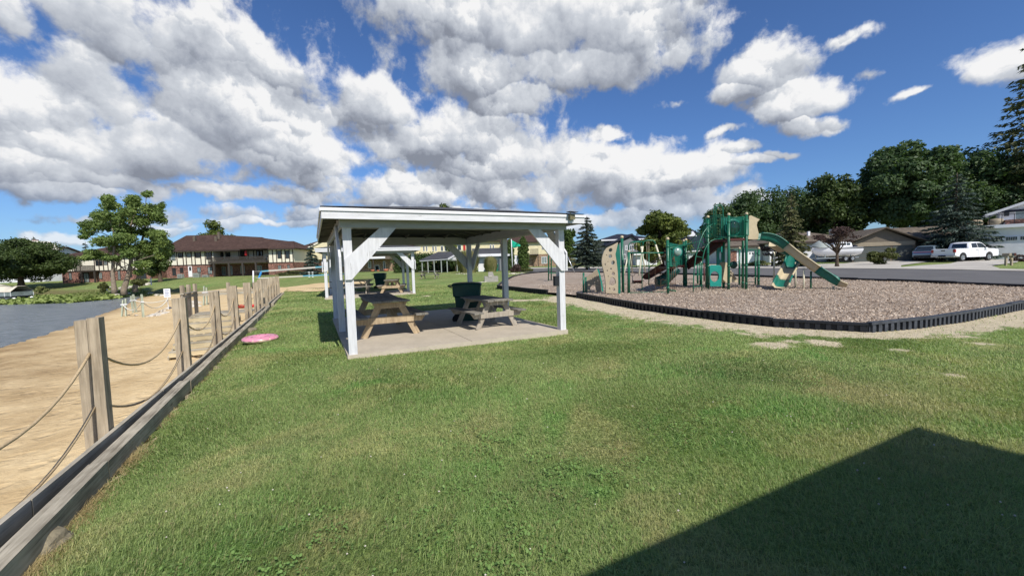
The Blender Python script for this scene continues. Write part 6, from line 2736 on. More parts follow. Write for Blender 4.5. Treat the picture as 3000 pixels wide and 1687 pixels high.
for (a, t_, c, bt) in ((812, 735, 825, 757), (836, 735, 849, 757)):
    B.window(a, t_, c, bt, -.03, mull=0)
for (a, t_, c, bt, gl) in ((504, 785, 517, 807, 'glass'), (527, 784, 538, 799, 'glass'), (577, 783, 590, 798, 'glass_light'), (608, 782, 623, 803, 'glass_light'), (814, 777, 825, 792, 'glass_light'), (841, 776, 850, 792, 'glass_light')):
    B.window(a, t_, c, bt, 0, 'timber_dark', gl)
# white door with small window
dr = B.pbox('door', 551, 780, 564.5, 811, -.08, 0, 'white', dep=0)
dw = B.F(555, 782).x
B.pbox('door_window', 554.5, 782, 561, 793, -.095, -.081, 'glass', dr, dep=0)
# sliding doors under the balcony and on it
for (a, t_, c, bt) in ((648, 781, 663, 806), (666, 780, 682, 805), (704, 779, 718, 800), (752, 778, 768, 800)):
    B.window(a, t_, c, bt, RC, 'metal', 'glass_light', name='patio_door')
for (a, t_, c, bt) in ((638, 739, 656, 760), (660, 739, 676, 758), (703, 736, 720, 762), (751, 735, 770, 758)):
    B.window(a, t_, c, bt, RC - .03, 'timber_dark', 'glass', name='patio_door')
# balcony
MT['balcony'] = paint('dark_grey_balcony_wood', (.055, .048, .042), .8, .2, 4, .2)
z0, z1 = B.F(700, 771).z, B.F(700, 765).z
bal = B.box('balcony', xbal0 - .4, xbal1 + .1, -1.3, RC - .04, z0, z1, 'balcony')
zr0, zr1 = B.F(700, 764.5, -1.2).z, B.F(700, 752, -1.2).z
b = MB()
b.box(xbal0 - .4, xbal1 + .1, -1.32, -1.24, zr1 - .1, zr1)
n = 90
for k in range(n + 1):
    x = xbal0 - .4 + (xbal1 - xbal0 + .5) * k / n
    b.box(x - .035 if k else x, x + .035, -1.30, -1.26, zr0 - .1, zr1 - .1)
for x in (xbal0 - .36, xbal1 + .06):
    b.box(x - .04, x + .04, -1.24, RC - .2, zr1 - .1, zr1)
b.build('balcony_railing', MT['balcony'], bal)
for px in (628, 672, 712, 751):
    x = B.F(px, 800, -1.2).x
    B.box('balcony_post', x - .16, x + .16, -1.3, -1.0, -.6, z0, 'balcony')
# roof: two hipped masses joined
ov = .9
D_ = 12.5


def P3(px, py, dep):
    v = B.F(px, py, dep)
    return (v.x, v.y, v.z)


eL, eR = (-ov, -ov, zE), (xb + ov, -ov, zE)
eLb, eRb = (-ov, D_ + ov, zE), (xb + ov, D_ + ov, zE)
r1, r2 = P3(546, 691, 6.2), P3(640, 689, 6.2)
r3, r4 = P3(722, 698, 6.2), P3(768, 696, 5.2)
r5, r6 = P3(800, 708, 6.2), (xb - 2.0, 6.2, B.F(830, 708, 6.2).z)
B.roof_faces('roof', [[eL, eR, r6, r5, r4, r3, (r3[0] - 2.5, 6.2, r3[2]), r2, r1], [eL, r1, eLb], [eR, eRb, r6], [eLb, r1, r2, (r3[0] - 2.5, 6.2, r3[2]), r3, r4, r5, r6, eRb]], 'roof_brown', .16)
# front gable over the right half of the balcony
g0, g1, g2 = P3(700, 733, -1.5), P3(785, 731, -1.5), P3(764, 697, 2.0)
gm = P3(741, 712, 1.2)
B.roof_faces('roof', [[(g0[0], -1.5, zE + .05), (g1[0], -1.5, zE + .05), (g2[0], 5.0, g2[2] + .05)], [(g0[0], -1.5, zE + .05), (g2[0], 5.0, g2[2] + .05), (g0[0] + .5, 5.5, zE + 1.8)]], 'roof_brown', .12)
b = MB()
b.box(-ov, xb + ov, -ov - .05, -ov, zE - .22, zE + .04)
b.build('fascia', MT['timber_dark'], B.root)
for (px, tp, bt, dp) in ((571, 691, 712, 3.5), (634, 693, 714, 3.2), (643, 680, 709, 4.2)):
    c = B.F(px, bt, dp)
    z = B.F(px, tp, dp).z
    o_ = B.box('chimney', c.x - .22, c.x + .22, dp - .22, dp + .22, c.z - .6, z, 'roof_tan')
# things on and by the balcony
c = B.A
ub = B.F(722, 765, -.4)
w_ = Matrix.Rotation(B.rz, 3, 'Z')


def BW(B, v):
    return B.A + Matrix.Rotation(B.rz, 3, 'Z') @ Vector(v)


u = thing('patio_umbrella', 'closed red patio umbrella standing on the dark balcony', 'umbrella', tuple(BW(B, (ub.x, ub.y, z1))))
b = MB()
b.lathe((0, 0, 0), [(.04, 1.0), (.28, 1.2), (.24, 1.7), (.12, 2.4), (.03, 2.65)], 10)
b.build('canopy', MT['red'], u)
b = MB()
b.tube([(0, 0, 0), (0, 0, 2.7)], .03, 6)
b.build('pole', MT['dark_metal'], u)
for k, (px, py, w__, h__, lab) in enumerate(((530, 815, .9, .85, 'small grey air conditioner left of the white door'), (577, 814, 1.1, 1.0, 'grey air conditioner cabinet just right of the white door'), (603, 813, 1.1, .55, 'low grey utility cabinet right of the air conditioner'))):
    q = B.F(px, py, -1.2)
    t = thing('air_conditioner', lab, 'air conditioner', tuple(BW(B, (q.x, q.y, q.z))), B.rz, 'cabinets along the brick wall')
    b = MB()
    b.box(-w__ / 2, w__ / 2, -.35, .35, -.2, h__)
    b.build('cabinet', MT['ac'], t, bevel=.03)
    b = MB()
    for j in range(6):
        b.box(-w__ * .4, w__ * .4, -.365, -.352, h__ * (.15 + j * .12), h__ * (.18 + j * .12))
    b.build('louvre', MT['dark_metal'], t)


def plain_block(name, label, pa, pya, Ya, pb, Yb, eave, mid, ridge, lower, upper, roofm, depth=11, roofl=None, ovh=.6, hip=True, group=None):
    B = Bld(name, label, pa, pya, Ya, pb, Yb, 'building', group)
    ze = B.F(pa, eave).z
    zr = B.F((pa + pb) / 2, ridge, depth / 2).z
    if mid:
        zm = B.F(pa, mid).z
        B.box('lower_wall', 0, B.L, 0, depth, -1, zm, lower)
        B.box('upper_wall', 0, B.L, -.04, depth, zm, ze, upper)
    else:
        zm = 0
        B.box('wall', 0, B.L, 0, depth, -1, ze, lower)
    h = min(depth / 2, B.L / 2) if hip else 0
    e = [(-ovh, -ovh, ze), (B.L + ovh, -ovh, ze), (B.L + ovh, depth + ovh, ze), (-ovh, depth + ovh, ze)]
    ra, rb = (h * .9 - (0 if hip else ovh), depth / 2, zr), (B.L - h * .9 + (0 if hip else ovh), depth / 2, zr)
    if hip:
        fs = [[e[0], e[1], rb, ra], [e[1], e[2], rb], [e[2], e[3], ra, rb], [e[3], e[0], ra]]
    else:
        fs = [[e[0], e[1], rb, ra], [e[2], e[3], ra, rb]]
        for x in (0.02, B.L - .22):
            B.poly('gable_wall', [(x, 0, ze), (x, depth, ze), (x, depth / 2, zr - .15)], (.2, 0, 0), upper if mid else lower)
    B.roof_faces('roof', fs, roofm, .15)
    b = MB()
    b.box(-ovh, B.L + ovh, -ovh - .06, -ovh - .005, ze - .2, ze + .03)
    b.build('fascia', MT['timber_dark' if roofm != 'roof_navy' else 'white'], B.root)
    return B, ze, zm


# --- block at the left behind the locust tree
B2, ze, zm = plain_block('apartment_block', 'timber framed apartment block with brick ground floor behind the locust tree', 184, 829, 84, 440, 86, 753, 796, 722, 'brick', 'stucco', 'roof_brown', 12)
tudor_band(B2, 0, B2.L, zm, ze, [B2.F(x, 770).x for x in (185, 195, 211, 216, 222, 235, 277, 290, 303, 316, 328, 341, 353, 366, 380, 395, 410, 425, 438)], -.04)
for (a, t_, c, bt, gl) in ((196, 758, 210, 780, 'glass_light'), (279, 760, 301, 778, 'glass'), (304, 762, 316, 776, 'glass_light'), (342, 762, 353, 776, 'glass'), (396, 760, 409, 776, 'glass')):
    B2.window(a, t_, c, bt, -.04, glass=gl)
for (a, t_, c, bt, gl, nm) in ((201, 799, 212, 820, 'glass_light', 'window'), (244, 799, 263, 827, 'glass_light', 'patio_door'), (289, 797, 301, 817, 'glass_light', 'window'), (322, 797, 333, 811, 'glass', 'window'), (344, 792, 355, 820, 'glass_light', 'patio_door'), (375, 795, 388, 812, 'glass', 'window'), (410, 795, 430, 818, 'glass', 'patio_door')):
    B2.window(a, t_, c, bt, 0, glass=gl, name=nm)
q0, q1 = B2.F(220, 788, -1.2), B2.F(278, 788, -1.2)
bal = B2.box('balcony', q0.x, q1.x, -1.4, -.05, zm - .15, zm + .1, 'balcony')
b = MB()
b.box(q0.x, q1.x, -1.4, -1.33, zm + 1.0, zm + 1.1)
for k in range(31):
    x = q0.x + (q1.x - q0.x) * k / 30
    b.box(x - .03, x + .03, -1.39, -1.35, zm + .1, zm + 1.0)
b.build('balcony_railing', MT['balcony'], bal)
for px in (237, 276):
    x = B2.F(px, 800, -1.3).x
    B2.box('balcony_post', x - .12, x + .12, -1.35, -1.1, -.8, zm - .15, 'balcony')
# link between the two blocks; recess shade coloured into its dark upper wall
B3, ze, zm = plain_block('apartment_link', 'dark shaded connecting wing between the two timber framed blocks', 436, 822, 96, 496, 96, 738, 783, 716, 'brick', 'timber_dark', 'roof_brown', 8)
B3.window(451, 795, 470, 815, 0, 'metal', 'glass_light', name='patio_door')
# cream house seen through the far left tree
B4, ze, zm = plain_block('house', 'pale house with a small gable hidden behind the far left round tree', -20, 830, 92, 128, 92, 752, 0, 728, 'white_siding', 'white_siding', 'roof_brown', 10, hip=False)
g = B4.F(75, 730, -1)
B4.poly('gable', [(g.x - 3, -1, B4.F(75, 730).z - .2), (g.x + 3, -1, B4.F(75, 730).z - .2), (g.x, -1, B4.F(75, 704, -1).z)], (0, 5, 0), 'stucco')
for a in (5, 34, 60, 88, 108):
    B4.window(a, 790, a + 10, 812, 0, 'white', 'glass')
    B4.window(a, 758, a + 10, 772, 0, 'white', 'glass')
B4.box('chimney', B4.F(36, 700).x - .4, B4.F(36, 700).x + .4, 4, 4.8, 3, B4.F(36, 704, 4).z, 'brick')

# --- long cream yellow buildings
YL = [('yellow_apartment', 'cream yellow two storey block with a sloping gable next to the timbered block', 862, 803, 98, 1212, 100, 733, 0, 699),
      ('yellow_apartment', 'cream yellow two storey block seen through the open shelter', 1216, 798, 104, 1470, 104, 713, 0, 685),
      ('yellow_apartment', 'cream yellow block with tan brick base right of the arborvitae', 1474, 783, 95, 1640, 95, 711, 748, 684)]
bl_ = []
for nm, lab, pa, pya, Ya, pb, Yb, ev, md, rd_ in YL:
    r = plain_block(nm, lab, pa, pya, Ya, pb, Yb, ev, md, rd_, 'brick_tan' if md else 'yellow_siding', 'yellow_siding', 'roof_brown', 12, group='cream yellow apartment blocks')
    bl_.append(r)
Bc, ze, zm = bl_[0]
for (a, t_, c, bt) in ((862, 735, 869, 743), (872, 735, 878, 743), (895, 735, 904, 743), (1115, 741, 1124, 756), (1132, 740, 1140, 756)):
    Bc.window(a, t_, c, bt, 0, 'white', 'glass', 0)
Bc.poly('gable_wall', [Bc.F(882, 760, -2), Bc.F(1010, 760, -2), Bc.F(1010, 690, -2), Bc.F(968, 694, -2), Bc.F(882, 738, -2)], (0, 2, 0), 'yellow_siding')
Bc.poly('roof_edge', [Bc.F(880, 739, -2.3), Bc.F(968, 695, -2.3), Bc.F(968, 690, -2.3), Bc.F(878, 735, -2.3)], (0, 2.4, 0), 'stucco')
lo = Bc.poly('lower_roof', [Bc.F(862, 774, -3), Bc.F(935, 774, -3), Bc.F(912, 751, -1), Bc.F(862, 750, -1)], (0, .25, 0), 'roof_brown')
Bc.pbox('brick_base', 862, 774, 935, 806, -2.5, 0, 'brick')
# brick patio wing
Bw, ze, zm = plain_block('patio_wing', 'low tan brick wing with a covered patio behind the farther shelter', 1000, 800, 90, 1150, 90, 757, 0, 741, 'brick_tan', 'brick_tan', 'roof_brown', 6)
Bw.pbox('white_band', 1035, 754, 1128, 757, -2.6, -2.4, 'white')
Bw.pbox('patio_roof', 1000, 752, 1142, 759, -2.4, 0, 'roof_tan')
for px in (1051, 1095):
    x = Bw.F(px, 790, -2.3).x
    Bw.box('patio_post', x - .1, x + .1, -2.4, -2.2, -.5, Bw.F(px, 757, -2.3).z, 'balcony')
for (a, t_, c, bt, gl) in ((1078, 765, 1088, 785, 'glass_light'), (1098, 777, 1112, 794, 'glass'), (1122, 765, 1130, 793, 'glass'), (1037, 766, 1043, 780, 'glass_light')):
    Bw.window(a, t_, c, bt, 0, 'white', gl, 0)
for k, (px, r, lab) in enumerate(((1092, .42, 'left'), (1108, .32, 'middle'), (1131, .55, 'largest right'))):
    q = Bw.F(px, 796, -2.8)
    b = MB()
    b.lathe((0, 0, 0), [(0, 0), (r * .7, 0), (r, r * 1.1), (r * .9, r * 1.1), (r * .8, r * .9), (0, r * .9)], 12)
    o_ = b.build('flower_pot', paint('terracotta_%d' % k, (.36, .13, .07), .8), None)
    o_.location = BW(Bw, q)
    tag(o_, 'terracotta flower pot on the brick patio, ' + lab + ' of three', 'flower pot', 'terracotta pots on the patio')
Bc, ze, zm = bl_[1]
for (a, t_, c, bt) in ((1239, 721, 1245, 736), (1247.5, 721, 1253, 736), (1266, 721, 1272, 736), (1274.5, 721, 1280, 736), (1291, 721, 1299, 736), (1302, 720, 1311, 736), (1435, 717, 1440, 731), (1443, 717, 1448, 731), (1340, 718, 1352, 734)):
    Bc.window(a, t_, c, bt, 0, 'white', 'glass', 0)
Bc.pbox('red_door', 1357, 718, 1364, 734, -.08, 0, 'red')
Bc, ze, zm = bl_[2]
for (a, t_, c, bt, gl) in ((1587, 714, 1600, 731, 'glass'), (1586, 752, 1603, 772, 'glass_light')):
    Bc.window(a, t_, c, bt, -.04 if bt < 740 else 0, 'white', gl, 1)
Bc.pbox('balcony', 1553, 745, 1577, 747, -2.0, 0, 'balcony')
b = MB()
a, c = Bc.F(1553, 730, -2), Bc.F(1577, 745, -2)
b.box(a.x, c.x, -2.0, -1.94, a.z - .08, a.z)
for k in range(13):
    x = a.x + (c.x - a.x) * k / 12
    b.box(x - .03, x + .03, -2.0, -1.95, c.z, a.z - .08)
b.build('balcony_railing', MT['balcony'], Bc.root)
x = Bc.F(1577, 780, -2).x
Bc.box('balcony_post', x - .1, x + .1, -2.0, -1.8, -.5, c.z, 'balcony')

# --- white utility building with the open pavilion
Bu = Bld('utility_building', 'low white utility building with grey shingle roof and two bins in front', 1402, 799, 60, 1512, 60.5)
zE_ = Bu.F(1402, 751).z
Bu.box('wall', 0, Bu.L, 0, 6, -.5, zE_, 'white')
x1_ = Bu.F(1467, 770).x
Bu.box('wall_wing', x1_ + .1, Bu.L + .8, -.5, 1.0, -.5, Bu.F(1490, 749, -.5).z, 'white')
Bu.pbox('dark_corner_door', 1463, 757, 1469, 793, -.56, -.3, 'grey_siding', dep=-.5)
Bu.pbox('fascia', 1383, 745, 1494, 749.5, -.9, -.82, 'white')
a, c = Bu.F(1383, 746, -.85), Bu.F(1494, 746, -.85)
zr = Bu.F(1430, 728, 3).z
Bu.roof_faces('roof', [[(a.x, -.8, a.z), (c.x, -.8, a.z), (c.x, 3, zr), (a.x, 3, zr)], [(a.x, 3, zr), (c.x, 3, zr), (c.x, 7, a.z), (a.x, 7, a.z)]], 'roof_grey', .1)
for px in (1393, 1487):
    q = Bu.F(px, 757, -.05 if px < 1400 else -.55)
    Bu.box('wall_lamp', q.x - .12, q.x + .12, q.y - .14, q.y, q.z - .2, q.z + .2, 'dark_metal')
for k, (px, lab) in enumerate(((1432, 'left of the pair of green bins against the white building'), (1454, 'right of the pair of green bins against the white building'))):
    q = BW(Bu, Bu.F(px, 796, -1.1))
    make_bin(lab, q.x, q.y, q.z - .05, Bu.rz, 'bin_green2', 1.05)
# pavilion: posts and roof
pv0 = pt(1238, 800, 62)
pv = thing('open_pavilion', 'open grey roofed pavilion with slim posts before the hedge', 'pavilion', tuple(pv0))
V_ = lambda x, y, Y: pt(x, y, Y) - pv0
for px, dY in ((1238, 0), (1255, -.5), (1273, -1), (1294, -1.5)):
    b = MB()
    a = V_(px, 800, 62 + dY)
    b.bar(a + Vector((0, 0, -.3)), Vector((a.x, a.y, V_(px, 762, 62 + dY).z)), .13, .13)
    b.build('post', MT['ac'], pv)
for px, dY in ((1311, -1.8), (1340, 2)):
    b = MB()
    a = V_(px, 798, 62 + dY)
    b.bar(a + Vector((0, 0, -.3)), Vector((a.x, a.y, V_(px, 762, 62 + dY).z)), .13, .13)
    b.build('post', MT['ac'], pv)
e1_, e2_, e3_, e4_ = V_(1230, 762.5, 62), V_(1312, 757, 60), V_(1346, 738, 65), V_(1284, 738.5, 66)
b = MB()
b.face([e1_, e2_, e3_, e4_])
b.build('roof', MT['roof_grey'], pv, solid=.1)
b = MB()
b.bar(e2_ + Vector((.05, 0, -.1)), e3_ + Vector((.05, 0, -.1)), .08, .24)
b.build('fascia', MT['white'], pv)
b = MB()
b.bar(e1_ + Vector((0, -.05, -.12)), e2_ + Vector((0, -.05, -.12)), .06, .14)
b.build('fascia', MT['white_wood_shaded'], pv)
b = MB()
b.prism([V_(1312, 764, 61), V_(1340, 764, 63.5), V_(1340, 752, 63.5), V_(1316, 757, 61)], (0, .1, 0))
b.build('gable_panel', MT['white'], pv)
# flag
fb = pt(1502, 800, 53)
fl = thing('flagpole', 'white flagpole flying a plain green pennant flag', 'flagpole', tuple(fb))
b = MB()
b.tube([Vector((0, 0, -.3)), pt(1498, 701, 53) - fb], .05, 8)
b.build('pole', MT['white'], fl)
rows = []
for i in range(13):
    u = i / 12
    x = 1499 + u * 25
    yt = 704 + u * 13
    yb_ = 724 - u * 0 + 2 * math.sin(u * 5)
    rows.append([pt(x, yt + (yb_ - yt) * j / 6, 53 + .25 * math.sin(u * 9 + j * .5)) - fb for j in range(7)])
b = MB()
b.grid(rows)
b.build('flag', MT['flag'], fl, solid=.01)
# bed stones
rockpile('bed_stones', 'row of small pale stones edging the flagpole bed', [(1493 + k * 5.2, 803 - (k % 2)) for k in range(9)], .3, .16)
rockpile('bed_stones', 'row of small pale stones edging the ornamental grass bed', [(1338 + k * 7, 803 - (k % 3) * .5) for k in range(5)], .3, .16)
# concrete bench and fountain block
g = gp(1440, 826)
cb = thing('concrete_grill', 'square grey block fire pit with an upright slab', 'block pit', tuple(g), .1)
s_ = g.y / FPX
w_ = 20 * s_
b = MB()
b.box(-w_, w_, 0, .12, 0, 16 * s_)
b.box(-w_, w_, 1.1, 1.22, 0, 16 * s_)
b.box(-w_, -w_ + .12, .121, 1.099, 0, 16 * s_)
b.box(w_ - .12, w_, .121, 1.099, 0, 16 * s_)
b.build('block_ring', MT['block'], cb, bevel=.02)
b = MB()
b.prism([(-.25, .8, .1), (.35, .8, .1), (.16, .8, 29 * s_), (-.18, .8, 29 * s_)], (0, .15, 0))
b.build('back_slab', MT['block'], cb, bevel=.02)
b = MB()
b.box(-w_ * .4, w_ * .1, -.05, .3, 15 * s_, 17.5 * s_)
b.build('white_ledge', MT['stone'], cb, bevel=.02)
b = MB()
b.bar((-w_ * 2.2, -.3, .01), (-w_ * .9, .1, .02), .35, .05)
pv_ = b.build('paving_stone', MT['stone'], None)
pv_.location = g
tag(pv_, 'pale flat paving stone lying beside the block pit', 'paving stone')

# --- houses on the right
Bg, ze, zm = plain_block('house', 'grey house with dark blue gable roof behind the swings', 1770, 778, 74, 1905, 74, 703, 0, 686, 'grey_siding', 'grey_siding', 'roof_navy', 10)
a, c, t_ = Bg.F(1800, 700, -1.5), Bg.F(1878, 700, -1.5), Bg.F(1856, 689, -1.5)
Bg.poly('gable_wall', [(Bg.F(1815, 778, -1.5).x, -1.5, -.5), (Bg.F(1878, 778, -1.5).x, -1.5, -.5), Bg.F(1878, 712, -1.5), Bg.F(1852, 691, -1.5), Bg.F(1815, 712, -1.5)], (0, 1.5, 0), 'grey_siding')
Bg.poly('gable_roof', [Bg.F(1882, 716, -1.9), Bg.F(1852, 690, -1.9), Bg.F(1775, 722, -1.9), Bg.F(1772, 718, -1.9), Bg.F(1852, 684, -1.9), Bg.F(1884, 711, -1.9)], (0, 4, 0), 'roof_navy')
for (a, t_, c, bt) in ((1831, 719, 1838, 733), (1844, 718, 1857, 734), (1822, 745, 1834, 760)):
    Bg.window(a, t_, c, bt, -1.5, 'white', 'glass', 1)
Bh, ze, zm = plain_block('house', 'white garage with a parked dark vehicle door, right of the grey house', 1864, 778, 70, 1925, 70, 744, 0, 735, 'white_siding', 'white_siding', 'roof_navy', 6)
Bh.pbox('garage_door', 1905, 747, 1922, 770, -.05, 0, 'glass', dep=0)
Bi, ze, zm = plain_block('house', 'dark roofed white gabled house just right of the round maple', 2018, 780, 78, 2112, 78, 735, 0, 672, 'white_siding', 'white_siding', 'roof_navy', 12)
Bi.poly('gable', [Bi.F(2018, 692, -1), Bi.F(2042, 692, -1), Bi.F(2030, 677, -1)], (0, 3, 0), 'white_siding')
Bi.pbox('garage_door', 2075, 735, 2100, 777, -.06, 0, 'white', dep=0)
Bj, ze, zm = plain_block('house', 'white garage with three small door windows behind the tower legs', 2140, 777, 60, 2250, 60, 722, 0, 702, 'white_siding', 'white_siding', 'roof_tan', 9)
gd = Bj.pbox('garage_door', 2186, 728, 2224, 775, -.06, 0, 'white', dep=0)
b = MB()
for px in (2195, 2203, 2211, 2216):
    a, c = Bj.F(px, 740, -.07), Bj.F(px + 4, 745, -.07)
    b.box(a.x, c.x, -.08, -.062, c.z, a.z)
b.build('door_windows', MT['glass'], gd)
Bj.pbox('side_door', 2231, 731, 2241, 762, -.05, 0, 'grey_siding', dep=0)
Bj.pbox('brick_panel', 2140, 735, 2158, 777, -.05, 0, 'brick', dep=0)
Bk_, ze, zm = plain_block('house', 'long low house with weathered grey brown roof behind the boat', 2255, 775, 58, 2530, 57, 713, 0, 677, 'white_siding', 'white_siding', 'roof_tan', 12)
Bk_.pbox('garage_door', 2395, 722, 2480, 765, -.06, 0, 'white', dep=0)
for px in (2405, 2418, 2432, 2446, 2460):
    Bk_.window(px, 728, px + 9, 734, -.07, 'white', 'glass', 0, fw=.04)
q = Bk_.F(2368, 690, 3)
Bk_.box('roof_vent', q.x - .15, q.x + .15, 2.8, 3.1, q.z - .5, q.z + .6, 'white')
q = Bk_.F(2437, 690, 3)
o_ = Bk_.box('roof_vent', q.x - .3, q.x + .3, 2.6, 3.2, q.z - .5, q.z + .9, 'metal')
# brown garage
Bb = Bld('garage', 'brown double garage with front gable and two grey doors', 2497, 762, 50, 2680, 48, 'garage')
zE_ = Bb.F(2497, 710).z
zP = Bb.F(2588, 667).z
Bb.box('wall', 0, Bb.L, 0, 9, -.5, zE_ - .4, 'tan_siding')
xg = Bb.F(2588, 680).x
Bb.poly('gable_wall', [(0, -.05, zE_ - .45), (Bb.L, -.05, zE_ - .45), (Bb.L, -.05, zE_ - .1), (xg, -.05, zP - .15), (0, -.05, zE_ - .1)], (0, .3, 0), 'tan_siding')
Bb.roof_faces('roof', [[(-1.2, -.7, zE_ - .35), (xg, -.7, zP), (xg, 9.5, zP), (-1.2, 9.5, zE_ - .35)], [(xg, -.7, zP), (Bb.L + 1.3, -.7, zE_ - .35), (Bb.L + 1.3, 9.5, zE_ - .35), (xg, 9.5, zP)]], 'roof_tan', .12)
zz = zE_ - .35
Bb.roof_faces('roof', [[(xg, 4.5, zP + .03), (Bb.L + 6, 4.5, zP + .03), (Bb.L + 6, -.0, zz + .25), (Bb.L + 1.0, -.0, zz + .25)], [(xg, 4.5, zP + .03), (Bb.L + 6, 4.5, zP + .03), (Bb.L + 6, 9, zz), (xg, 9, zz)]], 'roof_tan', .12)
Bb.box('side_wall', Bb.L + .05, Bb.L + 5.5, 1.0, 8, -.5, zz + .1, 'tan_siding')
gr = paint('grey_garage_door', (.085, .095, .09), .6, .08, 3, .3)
MT['gdoor'] = gr
for (a, c) in ((2503, 2607), (2616, 2672)):
    f0, f1 = Bb.F(a, 718), Bb.F(c, 760)
    dd = Bb.box('garage_door', f0.x, f1.x, -.03, .0, -.3, f0.z, 'gdoor')
    b = MB()
    for k in range(1, 4):
        z = -.3 + (f0.z + .3) * k / 4
        b.box(f0.x, f1.x, -.045, -.031, z - .015, z + .015)
    b.build('door_rib', MT['tan_siding'], dd)
Bb.pbox('header_board', 2498, 712, 2680, 717, -.10, -.055, 'tan_dark', dep=-.05)
Bb.window(2722, 712, 2732, 722, 1.0, 'white', 'glass', 0)
# white house and garage at the right edge
Bx = Bld('white_house', 'two storey white house with wide garage doors and roof terrace at the right edge', 2826, 762, 46, 3120, 41, 'house')
zF = Bx.F(2826, 674).z
MT['white_shade'] = MT['white_siding']
Bx.box('garage_wall', 0, Bx.L, 0, 8, -.6, zF, 'white')
Bx.box('terrace_edge', -.5, Bx.L + .5, -.5, 8.2, zF, zF + .35, 'white')
for (pa_, pb__, y0_, y1_) in ((2862, 3060, 696, 757),):
    f0, f1 = Bx.F(pa_, y0_), Bx.F(pb__, y1_)
    dd = Bx.box('garage_door', f0.x, f1.x, -.08, 0, -.5, Bx.F(2862, 697).z, 'white_siding')
    for px in (2866, 2904, 2947, 2989, 3035):
        a, c = Bx.F(px, 699 + (2866 - px) * .02, -.09), Bx.F(px + 33, 709 + (2866 - px) * .02, -.09)
        zc = Bx.F(2900, 702).z
        w = MB()
        w.box(a.x, c.x, -.12, -.081, zc - .22, zc + .25)
        wo_ = w.build('door_window', MT['white'], dd)
        w = MB()
        n = 5
        for k in range(n):
            xx0 = a.x + (c.x - a.x) * (k + .08) / n
            xx1 = a.x + (c.x - a.x) * (k + .92) / n
            w.box(xx0, xx1, -.135, -.121, zc - .17, zc + .20)
        w.build('pane', MT['glass'], wo_)
q = Bx.F(2841, 702, -.05)
Bx.box('wall_lamp', q.x - .15, q.x + .15, -.2, 0, q.z - .15, q.z + .15, 'dark_metal')
xu = Bx.F(2929, 640, 3).x
zU0, zU1 = zF + .35, Bx.F(2929, 621, 3).z
Bx.box('upper_wall', xu, xu + 12, 3, 9, zU0, zU1, 'white_siding')
zPk = Bx.F(3060, 545, 3).z
xm_ = xu + 6
Bx.poly('gable_wall', [(xu + .01, 2.95, zU1), (xu + 12, 2.95, zU1), (xm_, 2.95, zPk)], (0, .2, 0), 'white_siding')
Bx.roof_faces('roof', [[(xu - 1.1, 2.0, zU1 - .35), (xm_, 2.0, zPk + .15), (xm_, 10, zPk + .15), (xu - 1.1, 10, zU1 - .35)], [(xm_, 2.0, zPk + .15), (xu + 13, 2.0, zU1 - .35), (xu + 13, 10, zU1 - .35), (xm_, 10, zPk + .15)]], 'white', .25)
Bx.box('dark_band', xu - .3, xu + 12, 2.7, 2.94, zU1 - .1, zU1 + .12, 'roof_navy')
f0 = Bx.F(2972, 624, 3)
Bx.win(f0.x, f0.x + 3.2, zU0 + .2, zU0 + 2.3, 3.0, 'white', 'glass_light', 1, 'terrace_door')
q = Bx.F(2949, 628, 2.9)
Bx.box('wall_lamp', q.x - .18, q.x + .18, 2.7, 2.98, q.z - .2, q.z + .2, 'dark_metal')
b = MB()
zR = zF + 1.45
b.box(0, Bx.L, -.35, -.30, zR - .05, zR)
for k in range(9):
    x = Bx.L * k / 8
    b.box(x - .025 if k else 0, x + .025, -.35, -.30, zF + .35, zR - .05)
b.build('terrace_railing', MT['dark_metal'], Bx.root)
Bx.box('terrace_planter', xu + .2, xu + 2.2, -.1, .6, zF + .36, zF + .85, 'brick')
b = MB()
for k in range(3):
    b.lathe((xu - 3.4 + k * 1.5, .6, zF + .35), [(0, .75), (.5, .68), (.62, .4), (.55, 0)], 12)
b.build('covered_seats', MT['tan_dark'], Bx.root)

# ------------------------------------------------------------------ vehicles
def wheel(root, x, y, r, w=.24, side=1):
    b = MB()
    b.lathe((x, y, r), [(r * .62, -w / 2), (r * .93, -w / 2), (r, -w / 3), (r, w / 3), (r * .93, w / 2), (r * .62, w / 2)], 28, 'y')
    t = b.build('wheel', MT['rubber'], root)
    b = MB()
    s = side
    b.lathe((x, y, r), [(r * .64, s * w * .5), (r * .62, s * w * .38), (r * .2, s * w * .40), (r * .17, s * w * .46), (0, s * w * .46)], 24, 'y')
    for k in range(6):
        a = k * math.pi / 3
        b.bar((x + math.cos(a) * r * .15, y + s * w * .44, r + math.sin(a) * r * .15), (x + math.cos(a) * r * .62, y + s * w * .44, r + math.sin(a) * r * .62), .07, .03, up=(0, 1, 0))
    b.build('rim', MT['metal'], t)


def arch_pts(cx, r, z0, n=10):
    return [(cx + r * math.cos(a), z0 + r * math.sin(a)) for a in [math.pi * k / n for k in range(n + 1)]]


def side_body(name, prof, hw, mat, root, bevel=.05):
    b = MB()
    b.prism([(x, -hw, z) for x, z in prof], (0, 2 * hw, 0))
    return b.build(name, MT[mat], root, bevel=bevel)


